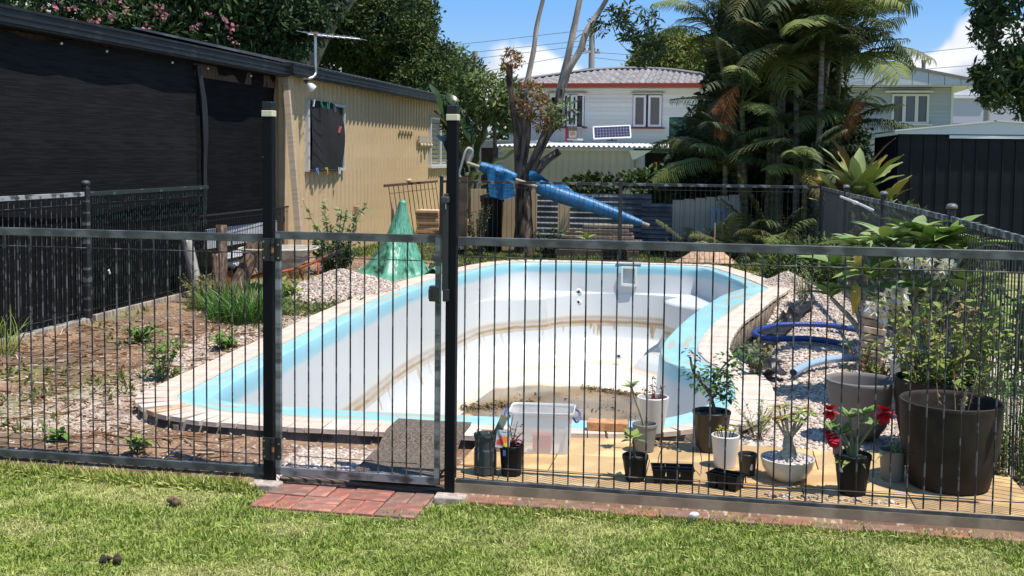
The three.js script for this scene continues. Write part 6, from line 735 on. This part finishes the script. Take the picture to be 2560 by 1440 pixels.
{ // broad-leaved cordyline over the fence corner
  const o = thing('broadleaf_plant', 'large plant with broad green and bronze leaves over the right fence corner', 'plant', [3.15, 0, -11.7]), g = leafG(0.92, 0.2, { droop: 0.3, n: 8, fold: 0.25, wave: 0.012, shape: (t) => Math.pow(Math.sin(Math.PI * Math.pow(0.04 + 0.94 * t, 0.9)), 0.7) });
  for (const [x, z, h] of [[0, 0, 1.2], [-0.25, 0.1, 0.95], [0.3, 0.05, 0.9]]) part(o, 'stem', tube([[x * 0.4, 0, z], [x, h * 0.6, z], [x, h, z]], [0.04, 0.035, 0.03], 8, 8), flat([0.2, 0.17, 0.1], 0.8));
  const ms = [leafMs.pale, leafM([0.2, 0.26, 0.06], { roughness: 0.5 }), leafM([0.27, 0.22, 0.045], { roughness: 0.5 }), leafM([0.12, 0.08, 0.04], { roughness: 0.5 }), leafM([0.26, 0.31, 0.11], { roughness: 0.5 })], L = [];
  for (let i = 0; i < 20; i++) { const a = i * 2.4, e = lerp(2.2, 0.35, i / 20); L.push({ p: V(0, 1.2 + R(-.12, .1), 0), d: V(Math.cos(a), e, Math.sin(a)), g, m: ms[Math.floor(R(0, 5))], s: R(0.75, 1.1), roll: R(-.4, .4) }); } for (let i = 0; i < 12; i++) { const a = i * 2.4; L.push({ p: V(-0.25, 0.95 + R(-.15, .1), 0.1), d: V(Math.cos(a), R(0.3, 1.6), Math.sin(a)), g, m: ms[Math.floor(R(0, 5))], s: R(0.6, 0.95), roll: R(-.4, .4) }); } for (let i = 0; i < 12; i++) { const a = i * 2.4 + 1; L.push({ p: V(0.3, 0.9 + R(-.15, .1), 0.05), d: V(Math.cos(a), R(0.2, 1.5), Math.sin(a)), g, m: ms[Math.floor(R(0, 5))], s: R(0.6, 1), roll: R(-.4, .4) }); } leaves(o, L);
}
// ───────── white house beyond ─────────
const boardM = [[0.62, 0.62, 0.60], [0.66, 0.66, 0.64], [0.6, 0.6, 0.59]].map((c) => grain(c.map((v) => v * 0.93), c, { m: 2, fx: 8, fy: 4, rough: 0.7, n: 128 }));
const boards = (o, x0, x1, y0, y1, z, pitch, ms, cutouts = []) => { for (let y = y0; y < y1 - 0.02; y += pitch) { const h = Math.min(pitch, y1 - y) + 0.02; let segs = [[x0, x1]]; for (const [a, b, c, d] of cutouts) if (y + pitch > c && y < d) segs = segs.flatMap(([p, q]) => [[p, Math.min(q, a)], [Math.max(p, b), q]].filter(([m, n]) => n - m > 0.02)); for (const [a, b] of segs) part(o, 'weatherboard', box(b - a, h, 0.022, (a + b) / 2, y + h / 2, z + 0.012, 0.1), ms[Math.floor(R(0, ms.length))]); } };
const win = (o, x0, x1, y0, y1, z, panes, fm, gm, t = 0.06, sill) => { const w = part(o, 'window', [span(x0, x1, y0, y0 + t, z, z + 0.06), span(x0, x1, y1 - t, y1, z, z + 0.06), span(x0, x0 + t, y0 + t, y1 - t, z, z + 0.058), span(x1 - t, x1, y0 + t, y1 - t, z, z + 0.058), ...Array.from({ length: panes - 1 }, (_, i) => { const x = x0 + (x1 - x0) * (i + 1) / panes; return span(x - t * 0.75, x + t * 0.75, y0 + t, y1 - t, z, z + 0.056); })], fm); for (let i = 0; i < panes; i++) { const a = x0 + (x1 - x0) * i / panes, b = x0 + (x1 - x0) * (i + 1) / panes; part(w, 'pane', span(a + t * 0.5, b - t * 0.5, y0 + t, y1 - t, z + 0.012, z + 0.02), gm[i % gm.length]); } if (sill) part(w, 'sill', span(x0 - 0.12, x1 + 0.12, y0 - 0.05, y0, z - 0.02, z + 0.12), sill); return w; };
const frameW = flat([0.66, 0.66, 0.68], 0.5), redTrim = flat([0.20, 0.022, 0.03], 0.45), paneD = flat([0.012, 0.012, 0.014], 0.1, { clearcoat: 0.4 }), paneR = flat([0.07, 0.06, 0.06], 0.08, { clearcoat: 0.6 }), maroon = flat([0.06, 0.008, 0.02], 0.5);
{
  const h = thing('house', 'white weatherboard house with grey corrugated roof and red gutter', 'house', [0, 0, -34]), cut = [[-4.95, -3.7, 2.7, 3.82], [-2.02, -1.0, 2.7, 3.82]];
  part(h, 'wall_core', span(-6.4, 1.6, 0, 4.1, -7, -0.02), boardM[2]); boards(h, -6.3, 1.5, 1.15, 4.02, 0, 0.148, boardM, cut);
  for (const [a, b, c, d] of cut) part(h, 'window_reveal', span(a, b, c, d, -0.015, 0.004), maroon);
  win(h, -4.95, -4.4, 2.71, 3.8, 0.01, 1, frameW, [paneD], 0.07); win(h, -4.3, -3.95, 2.71, 3.8, 0.12, 2, frameW, [paneD], 0.06); part(h, 'open_pane', span(-3.97, -3.72, 2.76, 3.75, 0.006, 0.01), paneD); part(h, 'window_frame', [span(-3.78, -3.72, 2.72, 3.8, 0, 0.05), span(-4.95, -3.7, 3.78, 3.84, 0, 0.06)], frameW); part(h, 'sill', span(-5.1, -3.6, 2.64, 2.69, -0.02, 0.14), redTrim);
  win(h, -2.0, -1.56, 2.71, 3.8, 0.01, 1, frameW, [paneR], 0.075); win(h, -1.48, -1.02, 2.71, 3.8, 0.01, 1, frameW, [paneR], 0.075); part(h, 'sill', span(-2.15, -0.9, 2.64, 2.69, -0.02, 0.14), redTrim); for (const [a, b] of [[-2.1, -0.92], [-5.05, -3.6]]) part(h, 'window_hood', span(a, b, 3.84, 3.88, -0.02, 0.12), flat([0.5, 0.48, 0.42], 0.7));
  part(h, 'soffit', span(-6.7, 1.9, 4.06, 4.1, -7.4, 0.5), flat([0.6, 0.58, 0.48], 0.7)); part(h, 'gutter', [span(-6.75, 1.95, 4.04, 4.17, 0.42, 0.56), span(-6.75, 1.95, 4.16, 4.19, 0.42, 0.6)], flat([0.34, 0.05, 0.025], 0.4));
  const rp = (x, k) => { const t = clamp(Math.min((x + 6.8) / 3.4, (2.0 - x) / 3.4, 1)); return [x, 4.18 + 0.78 * t * k, 0.5 - 4.0 * t * k]; };
  const nx = 240; part(h, 'roof', sheet(nx, 6, (u, v) => { const x = lerp(-6.8, 2.0, u), p = rp(x, v); return V(p[0], p[1] + 0.035 * Math.cos(x * 2 * Math.PI / 0.22), p[2]); }, (u, v) => [u * 8.8, v * 4]), grain([0.12, 0.11, 0.11], [0.27, 0.25, 0.245], { m: 1.4, fx: 8, fy: 8, rough: 0.95 }));
  part(h, 'ridge_cap', tube([[-6.8, 4.2, 0.5], [-3.4, 4.98, -3.5], [-1.4, 4.98, -3.5], [2.0, 4.2, 0.5]].map((p) => V(...p)), 0.07, 60, 7), flat([0.2, 0.19, 0.19], 0.95));
}
{ // grey annex lower left, seen under the banana leaves
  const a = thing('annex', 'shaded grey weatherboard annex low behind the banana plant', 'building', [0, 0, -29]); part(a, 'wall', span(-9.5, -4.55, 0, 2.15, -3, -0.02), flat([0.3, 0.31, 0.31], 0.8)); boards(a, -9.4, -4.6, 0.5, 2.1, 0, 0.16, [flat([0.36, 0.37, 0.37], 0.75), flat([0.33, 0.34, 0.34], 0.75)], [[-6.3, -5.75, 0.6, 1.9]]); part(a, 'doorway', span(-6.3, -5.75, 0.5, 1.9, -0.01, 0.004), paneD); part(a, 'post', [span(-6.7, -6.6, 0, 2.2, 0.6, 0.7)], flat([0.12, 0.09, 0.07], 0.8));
  const c = thing('carport', 'cream ribbed-metal lean-to with white corrugated roof before the white house', 'carport', [0, 0, -26]), cm = grain([0.37, 0.345, 0.29], [0.43, 0.40, 0.345], { m: 2, fx: 5, fy: 5, rough: 0.6, n: 128 });
  for (let x = -5.0; x < -1.4; x += 0.19) part(c, 'wall_sheet', [span(x, Math.min(x + 0.186, -1.34), 0, 1.83, -0.03, 0), span(x - 0.004, x + 0.02, 0, 1.83, 0, 0.02)], cm); part(c, 'top_trim', span(-5.05, -1.33, 1.83, 1.88, -0.04, 0.04), flat([0.55, 0.54, 0.5], 0.5)); part(c, 'side_sheet', box(0.03, 1.82, 0.9, -1.31, 0.91, -0.45), cm);
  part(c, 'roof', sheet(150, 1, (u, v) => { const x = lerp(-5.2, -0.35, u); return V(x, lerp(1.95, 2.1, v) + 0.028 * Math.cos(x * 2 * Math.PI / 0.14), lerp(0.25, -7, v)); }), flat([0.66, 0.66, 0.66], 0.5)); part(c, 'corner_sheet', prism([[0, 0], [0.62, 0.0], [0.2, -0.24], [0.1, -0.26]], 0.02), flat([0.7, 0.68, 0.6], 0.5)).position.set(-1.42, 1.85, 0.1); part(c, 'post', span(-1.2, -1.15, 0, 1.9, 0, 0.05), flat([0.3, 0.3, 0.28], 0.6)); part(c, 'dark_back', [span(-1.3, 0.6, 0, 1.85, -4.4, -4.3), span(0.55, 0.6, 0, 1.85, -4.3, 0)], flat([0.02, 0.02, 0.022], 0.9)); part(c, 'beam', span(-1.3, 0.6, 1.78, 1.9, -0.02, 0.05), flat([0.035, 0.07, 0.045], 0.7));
  solo('timber_box', 'small orange timber crate in the dark carport opening', 'crate', [span(-0.3, 0.3, -0.05, 0.03, -0.1, 0.1), span(-0.3, 0.3, -0.2, -0.06, -0.1, 0.1)], flat([0.35, 0.14, 0.05], 0.7), [-0.45, 1.2, -26.6]);
  solo('yellow_bottle', 'yellow bottle hanging in the dark carport opening', 'bottle', cyl(0.04, 0.05, 0.22), flat([0.55, 0.38, 0.03], 0.5), [-0.72, 1.42, -26.5]);
  const sp = thing('solar_panel', 'tilted solar panel on a stand on the carport roof', 'solar panel', [-1.97, 2.12, -26.6], 0.12), cells = dataTex(144, 64, (x, y) => { const u = (x * 12) % 1, v = (y * 4) % 1; return u < 0.1 || v < 0.09 ? [0.35, 0.36, 0.42] : [0.035, 0.035, 0.075]; }); const pn = part(sp, 'panel', box(1.0, 0.36, 0.012), new THREE.MeshStandardMaterial({ map: cells, roughness: 0.2 })); { const u = pn.geometry.attributes.uv, p = pn.geometry.attributes.position; for (let i = 0; i < p.count; i++) u.setXY(i, p.getX(i) + 0.5, p.getY(i) / 0.36 + 0.5); } pn.position.set(0, 0.24, 0); pn.rotation.set(-0.5, 0, 0.06); part(pn, 'frame', [box(1.06, 0.035, 0.03, 0, 0.19, 0), box(1.06, 0.035, 0.03, 0, -0.19, 0), box(0.035, 0.38, 0.03, 0.52, 0, 0), box(0.035, 0.38, 0.03, -0.52, 0, 0)], flat([0.7, 0.7, 0.7], 0.35)); part(sp, 'stand', [box(0.04, 0.2, 0.04, 0, 0.09, -0.02), box(0.3, 0.03, 0.2, 0, 0.0, 0)], flat([0.03, 0.03, 0.03], 0.6));
  const hb = thing('heater', 'old grey heater box with a painted front on the carport roof', 'heater', [-3.02, 2.13, -26.6], -0.35), paint = dataTex(64, 64, (x, y) => { const d = Math.hypot(x - 0.5, (y - 0.45) * 1.5), n = fbm(x * 6, y * 6, 3, 3); return y > 0.75 ? [0.2, 0.17, 0.12] : d < 0.36 ? mix3([0.55, 0.22, 0.03], [0.5, 0.42, 0.3], sstep(0.4, 0.6, n)) : [0.5, 0.47, 0.42]; }); part(hb, 'case', [rbox(0.3, 0.34, 0.3, 0.02, 0, 0.2, 0)], flat([0.12, 0.12, 0.12], 0.5)); const fr = part(hb, 'front', box(0.24, 0.26, 0.01, 0, 0.19, 0.152), new THREE.MeshStandardMaterial({ map: paint, roughness: 0.6 })); { const u = fr.geometry.attributes.uv, p = fr.geometry.attributes.position; for (let i = 0; i < p.count; i++) u.setXY(i, p.getX(i) / 0.24 + 0.5, (p.getY(i) - 0.19) / 0.26 + 0.5); } part(hb, 'tray', box(0.34, 0.05, 0.34, 0, 0.015, 0), flat([0.5, 0.5, 0.5], 0.5));
  solo('red_board', 'dark red board standing behind the heater box', 'board', box(0.2, 0.42, 0.02), flat([0.26, 0.02, 0.05], 0.5), [-3.22, 2.3, -26.7]);
}
{ // grey house at the right
  const h = thing('house', 'grey weatherboard house with panelled gable and curtained window', 'house', [0, 0, -36]), gm = [flat([0.33, 0.365, 0.40], 0.7), flat([0.31, 0.345, 0.38], 0.7)], tr = flat([0.6, 0.6, 0.55], 0.5), cut = [[6.86, 8.1, 2.9, 3.98]];
  part(h, 'wall_core', span(3.0, 8.86, 0, 4.2, -7, -0.02), gm[1]); boards(h, 3.0, 8.85, 1.5, 4.16, 0, 0.135, gm, cut); part(h, 'corner_board', span(8.82, 8.9, 1.5, 4.2, -0.02, 0.05), tr); part(h, 'window_hood', span(6.6, 8.2, 4.0, 4.06, 0, 0.25), tr);
  win(h, 6.86, 8.1, 2.92, 3.96, 0.01, 3, tr, [paneD, paneD, paneD], 0.075, tr); for (const [a, b] of [[7.36, 7.6], [7.78, 7.98], [6.95, 7.1]]) part(h, 'curtain', sheet(30, 1, (u, v) => V(lerp(a, b, u), lerp(3.0, 3.9, v), 0.035 + 0.008 * Math.sin(u * 40))), flat([0.16, 0.18, 0.22], 0.8));
  const top = (x) => 5.22 - Math.abs(x - 5.4) * 0.205; const pan = flat([0.46, 0.5, 0.56], 0.6); for (let x = 3.2; x < 9.3; x += 0.53) { const a = x + 0.012, b = Math.min(x + 0.518, 9.5); const s = new THREE.Shape([[a, 4.24], [b, 4.24], [b, top(b)], [a, top(a)]].map((p) => new THREE.Vector2(...p))); part(h, 'gable_panel', boxUV(new THREE.ExtrudeGeometry(s, { depth: 0.03, bevelEnabled: false })), pan).position.z = 0.5; }
  part(h, 'gable_backing', boxUV(new THREE.ExtrudeGeometry(new THREE.Shape([[3.1, 4.23], [9.5, 4.23], [9.55, 4.36], [5.4, 5.21], [3.1, 4.7]].map((p) => new THREE.Vector2(...p))), { depth: 0.05, bevelEnabled: false })), flat([0.35, 0.38, 0.42], 0.7)).position.z = 0.44; part(h, 'soffit', span(3, 9.6, 4.2, 4.225, -7, 0.52), tr);
  const len = Math.hypot(4.3, 0.88); part(h, 'barge', [box(len, 0.1, 0.12, 5.4 + 2.15, 5.24 - 0.44, 0.52, 0, 0, -0.2019), box(2.4, 0.1, 0.12, 4.25, 5.0, 0.52, 0, 0, 0.2019)], flat([0.17, 0.155, 0.15], 0.8)); part(h, 'roof', [box(len, 0.06, 8, 5.4 + 2.15, 5.25 - 0.44, -3.6, 0, 0, -0.2019)], flat([0.2, 0.19, 0.19], 0.9)); part(h, 'gutter', span(9.5, 9.66, 4.27, 4.4, -7, 0.6), flat([0.03, 0.03, 0.035], 0.5)); part(h, 'vent_pipe', cyl(0.07, 0.07, 0.7, 8.2, 4.95, -2), flat([0.14, 0.12, 0.11], 0.7));
}
{ // distant buildings, poles and wires
  const f = thing('factory', 'pale lilac-grey factory wall far off at the right', 'building', [0, 0, -90]); part(f, 'wall', span(17.5, 34, 0, 6.6, -8, 0), flat([0.45, 0.45, 0.52], 0.8)); part(f, 'roof_edge', span(17.3, 21.4, 6.6, 6.78, -8, 0.2), flat([0.66, 0.66, 0.68], 0.6)); part(f, 'base_trim', span(17.5, 34, 4.5, 4.6, 0, 0.1), flat([0.3, 0.1, 0.14], 0.6));
  const pm = grain([0.2, 0.19, 0.18], [0.32, 0.3, 0.29], { m: 1, fx: 10, fy: 3, rough: 0.9, n: 64 });
  [[-6.66, -60, 9.4, 'grey timber power pole behind the white house'], [15.1, -60, 9.6, 'grey power pole among the leaves at the right'], [-13.6, -60, 7.8, 'distant power pole beside the shed end']].forEach(([x, z, hh, lab], i) => { const o = thing('power_pole', lab, 'power pole', [x, 0, z]); part(o, 'pole', cyl(0.16, 0.22, hh, 0, hh / 2, 0, 12), pm); part(o, 'cross_arm', box(1.3, 0.12, 0.12, 0, hh - 1.7, 0.1, 0, 0.9), pm); for (const s of [-0.55, -0.2, 0.25, 0.55]) part(o, 'insulator', cyl(0.05, 0.06, 0.16, s * 0.6, hh - 1.56, 0.1 - s * 0.75, 8), flat([0.12, 0.1, 0.09], 0.4)); if (!i) part(o, 'street_lamp', [rod(V(0, hh - 0.1, 0), V(0.5, hh, 0.2), 0.03), box(0.35, 0.09, 0.14, 0.55, hh, 0.2)], pm); });
  const wm = flat([0.06, 0.06, 0.07], 0.6), A = V(-6.66, 0, -60), B = V(15.1, 0, -60), C = V(-30, 0, -56); let k = 0;
  for (const [p, q, y0, y1, sag, lab] of [[C, A, 7.4, 9.0, 0.5, 'highest power wire left of the pole'], [C, A, 7.0, 8.4, 0.5, 'second power wire left of the pole'], [C, A, 6.7, 8.1, 0.6, 'third power wire left of the pole'], [C, A, 5.0, 7.7, 0.7, 'fourth power wire left of the pole'], [C, A, 3.4, 6.8, 0.4, 'lowest service wire left of the pole'], [A, B, 7.7, 7.9, 0.8, 'upper wire between the two power poles'], [A, B, 7.4, 6.9, 0.9, 'middle wire between the two power poles'], [A, B, 6.8, 5.2, 0.6, 'lower wire between the two power poles'], [B, V(34, 0, -64), 7.9, 8, 0.5, 'upper wire right of the right pole'], [B, V(9.5, 0, -37), 5.4, 4.3, 0.4, 'service wire to the grey house']]) solo('power_wire', lab, 'wire', tube([[p.x, y0, p.z], [(p.x + q.x) / 2, (y0 + y1) / 2 - sag, (p.z + q.z) / 2], [q.x, y1, q.z]], 0.014, 24, 4), wm);
  const w = thing('wood', 'belt of distant trees along the horizon', 'trees'); crown(w, Array.from({ length: 16 }, (_, i) => [-60 + i * 9, 1.6 + (i * 7 % 3) * 0.4, -110, 6, 2.2, 2, 90]), clumpG(leafG(0.9, 0.4, { n: 2 }), 14, 1.1), [[0.05, 0.085, 0.03], [0.08, 0.11, 0.04]], { gap: 0.1, name: 'foliage' }); w.userData.kind = 'stuff';
}
{ // dark garden shed at the right
  const s = thing('garden_shed', 'dark slate metal garden shed with a white roof edge behind the right fence', 'shed', [0, 0, -12.5]), dm = grain([0.0065, 0.008, 0.012], [0.011, 0.013, 0.018], { m: 1.5, fx: 4, fy: 9, rough: 0.5, clearcoat: 0.001, specularIntensity: 0.4 }), wh = flat([0.6, 0.62, 0.66], 0.45);
  for (let x = 3.8; x < 7.4; x += 0.185) part(s, 'wall_sheet', [span(x + 0.02, x + 0.182, 0, 2.08, -0.03, 0), span(x, x + 0.022, 0, 2.08, -0.03, 0.022)], dm); for (let z = -0.03; z > -2.6; z -= 0.185) part(s, 'wall_sheet', [span(3.8, 3.83, 0, 2.05, z - 0.162, z), span(3.78, 3.83, 0, 2.05, z - 0.184, z - 0.163)], dm);
  part(s, 'roof_edge', boxUV(new THREE.ExtrudeGeometry(new THREE.Shape([[3.74, 2.06], [7.5, 2.06], [7.5, 2.1], [5.15, 2.25], [3.74, 2.1]].map((p) => new THREE.Vector2(...p))), { depth: 0.05, bevelEnabled: false })), wh).position.z = 0.02; part(s, 'roof', [box(1.44, 0.02, 2.8, 4.45, 2.185, -1.3, 0, 0, 0.105), box(2.36, 0.02, 2.8, 6.3, 2.19, -1.3, 0, 0, -0.064)], wh); part(s, 'door_track', span(4.52, 7.3, 2.0, 2.045, 0.03, 0.07), flat([0.7, 0.72, 0.74], 0.4));
}
// ───────── clutter behind the far fence ─────────
{
  const tb = grain([0.004, 0.095, 0.25], [0.008, 0.14, 0.33], { m: 0.7, fx: 3, fy: 26, rough: 0.45, bump: 0.006 }), pole = flat([0.42, 0.37, 0.28], 0.6), o = thing('cover_roll', 'long blue pool cover rolled on a pole, propped at a slant', 'pool cover');
  part(o, 'roll', tube([[-1.6, 1.2, -11.95], [-1.3, 1.08, -11.95], [-0.7, 0.9, -11.95], [-0.3, 0.76, -11.95], [0.02, 0.66, -11.95]], [0.11, 0.125, 0.105, 0.085, 0.045], 70, 18, 0.1), tb); part(o, 'roll_end', tube([[-2.52, 1.5, -11.95], [-2.25, 1.42, -11.95], [-1.95, 1.32, -11.95]], [0.08, 0.1, 0.07], 14, 12, 0.3), tb); part(o, 'pole', rod(V(-2.74, 1.55, -11.95), V(0.13, 0.625, -11.95), 0.03, 10), flat([0.3, 0.26, 0.19], 0.7)); part(o, 'handle', tube([[-2.72, 1.55, -11.95], [-2.66, 1.75, -11.95], [-2.72, 1.78, -11.9], [-2.85, 1.4, -11.9], [-2.9, 1.25, -11.9]], 0.02, 20, 7), flat([0.4, 0.4, 0.4], 0.5));
  part(o, 'hanging_flap', sheet(20, 14, (u, v) => V(lerp(-2.4, -2.0, u) + 0.05 * v, lerp(1.5 - u * 0.12, 0.98 + 0.12 * Math.abs(u - 0.5), v), -11.86 + 0.04 * Math.sin(u * 9 + v * 3))), tb); part(o, 'loose_fold', sheet(30, 10, (u, v) => V(lerp(-1.75, -0.75, u), lerp(1.44, 1.02, u) - v * (0.2 - u * 0.1) + 0.03 * Math.sin(u * 14), -12.02 + 0.06 * Math.sin(u * 11 + v * 4))), tb);
  const corr = grain([0.12, 0.125, 0.135], [0.22, 0.23, 0.24], { m: 1, fx: 6, fy: 6, rough: 0.5, metal: 0.3 }); [[-1.1, 0.55, -14.2, 2.2, 0.95, 'grey corrugated iron sheet lying sideways behind the blue roll'], [0.5, 0.5, -14.0, 1.3, 0.75, 'corrugated iron sheet leaning beside the cream fence panels'], [-2.4, 0.42, -14.35, 1.0, 0.85, 'dark corrugated sheet behind the lopped tree']].forEach(([x, y, z, w, h, l]) => solo('iron_sheet', l, 'iron sheet', sheet(4, 60, (u, v) => V((u - 0.5) * w, (v - 0.5) * h, 0.02 * Math.sin(v * 62) - 0.1 * v), (u, v) => [u * w, v * h]), corr, [x, y, z]));
  const wd = [[0.13, 0.1, 0.075], [0.22, 0.18, 0.13], [0.3, 0.25, 0.19]].map((c) => grain(c.map((v) => v * 0.7), c, { m: 0.6, fx: 3, fy: 20, rough: 0.9, n: 128 })); const nm = ['lowest wide grey timber plank', 'second timber plank', 'third timber plank', 'fourth timber plank', 'narrow pale timber plank', 'top short pale plank']; nm.forEach((n, i) => solo('timber_plank', n + ' of the pile under the blue roll', 'plank', rbox(1.5 - i * 0.14, i < 2 ? 0.16 : 0.045, 0.2, 0.005), wd[i < 2 ? 0 : i % 3], [-0.75 + R(-.1, .1) + (i > 3 ? 0.1 : 0), [0.1, 0.27, 0.38, 0.43, 0.48, 0.55][i], -12.6 - i * 0.05], R(-.06, .06)));
  const cf = grain([0.30, 0.265, 0.2], [0.38, 0.34, 0.27], { m: 1, fx: 6, fy: 6, rough: 0.7 }); const cr = thing('panel_fence', 'cream ribbed metal fence panels in the shade left of the palms', 'fence', [0.42, 0, -13.2], -0.05); for (let i = 0; i < 6; i++) part(cr, 'panel', [span(i * 0.18, i * 0.18 + 0.165, 0, 0.98 + 0.02 * i, 0, 0.03), span(i * 0.18 + 0.165, i * 0.18 + 0.18, 0, 0.98, -0.01, 0.02)], cf);
  const cl = thing('panel_fence', 'tan metal fence panels behind the lopped tree and black bins', 'fence', [-3.0, 0, -13.4]); [[0, 0.26], [0.55, 0.85], [0.86, 1.14], [1.5, 1.7]].forEach(([a, b]) => part(cl, 'panel', span(a, b, 0, 1.1, 0, 0.03), tanM)); part(cl, 'post', span(-0.24, -0.06, 0, 1.3, 0, 0.06), wd[0]);
  const bin = (l, x, z, w, h) => { const b = thing('bin', l, 'bin', [x, 0.02, z]); part(b, 'body', lathe([[0, 0], [w * 0.42, 0], [w * 0.5, h * 0.92], [w * 0.54, h * 0.94], [w * 0.54, h]], 16), blackP); part(b, 'lid', lathe([[w * 0.55, h], [w * 0.55, h + 0.03], [w * 0.3, h + 0.06], [0, h + 0.06]], 16), flat([0.03, 0.03, 0.03], 0.5)); }; bin('tall black bin beside the lopped tree trunk', -2.55, -13.0, 0.38, 0.95); bin('low black bin lid by the paver stacks', -3.05, -12.4, 0.36, 0.12);
  const pl = thing('shrub', 'grey-green weedy shrub in front of the black bin', 'shrub', [-2.6, 0, -12.2]); bush(pl, { n: 22, h: 0.85, w: 0.22, leaf: leafG(0.06, 0.025), m: leafM([0.11, 0.14, 0.08]), per: 26, stem: 0.006, from: 0.15, base: 0.06 }); const pl2 = thing('shrub', 'dark low bush under the blue roll beside the tree', 'shrub', [-1.45, 0, -12.3]); bush(pl2, { n: 26, h: 0.5, w: 0.3, leaf: leafG(0.08, 0.03), m: leafMs.deep, per: 18, stem: 0.005, from: 0.15, base: 0.08 }); const pl3 = thing('shrub', 'dark brown dried hedge before the cream fence panels', 'shrub', [0.65, 0, -12.6]); bush(pl3, { n: 60, h: 0.42, w: 0.42, leaf: leafG(0.05, 0.025), m: leafM([0.05, 0.03, 0.025]), per: 26, stem: 0.004, from: 0.1, base: 0.3 });
  solo('shade_cloth', 'dark green shade cloth stretched on a frame left of the palms', 'shade cloth', sheet(24, 12, (u, v) => V(lerp(-0.02, 1.3, u), lerp(1.9, 2.56, v) + 0.02 * u, -20 + 0.06 * fbm(u * 7, v * 5, 3, 3)), (u, v) => [u, v]), grain([0.008, 0.055, 0.042], [0.02, 0.1, 0.075], { m: 0.6, fx: 5, fy: 5, rough: 0.45, bump: 0.02 }));
  const fr = thing('timber_stand', 'dark timber stand holding up the green shade cloth', 'stand', [0, 0, -20.1]); part(fr, 'beam', span(0, 1.3, 1.76, 1.88, 0, 0.08), flat([0.05, 0.025, 0.018], 0.8)); for (const x of [0.02, 1.2]) part(fr, 'post', span(x, x + 0.09, 0, 1.9, 0, 0.09), flat([0.04, 0.03, 0.025], 0.8));
  const ch = thing('chair', 'pale blue plastic chair in the shade under the palms', 'chair', [1.3, 0, -12.9], 0.5), cp = flat([0.28, 0.33, 0.42], 0.5); part(ch, 'seat', rbox(0.42, 0.03, 0.4, 0.01, 0, 0.42, 0), cp); part(ch, 'backrest', [rbox(0.42, 0.06, 0.03, 0.01, 0, 0.84, -0.21), ...[-0.15, -0.05, 0.05, 0.15].map((x) => rbox(0.06, 0.4, 0.02, 0.005, x, 0.63, -0.2))], cp); for (const [x, z] of [[-0.18, -0.17], [0.18, -0.17], [-0.18, 0.17], [0.18, 0.17]]) part(ch, 'leg', rbox(0.04, 0.42, 0.04, 0.008, x, 0.21, z), cp);
}
scene.traverse((o) => { if (o.isMesh) { o.castShadow = true; o.receiveShadow = true; } });
renderer.render(scene, camera);
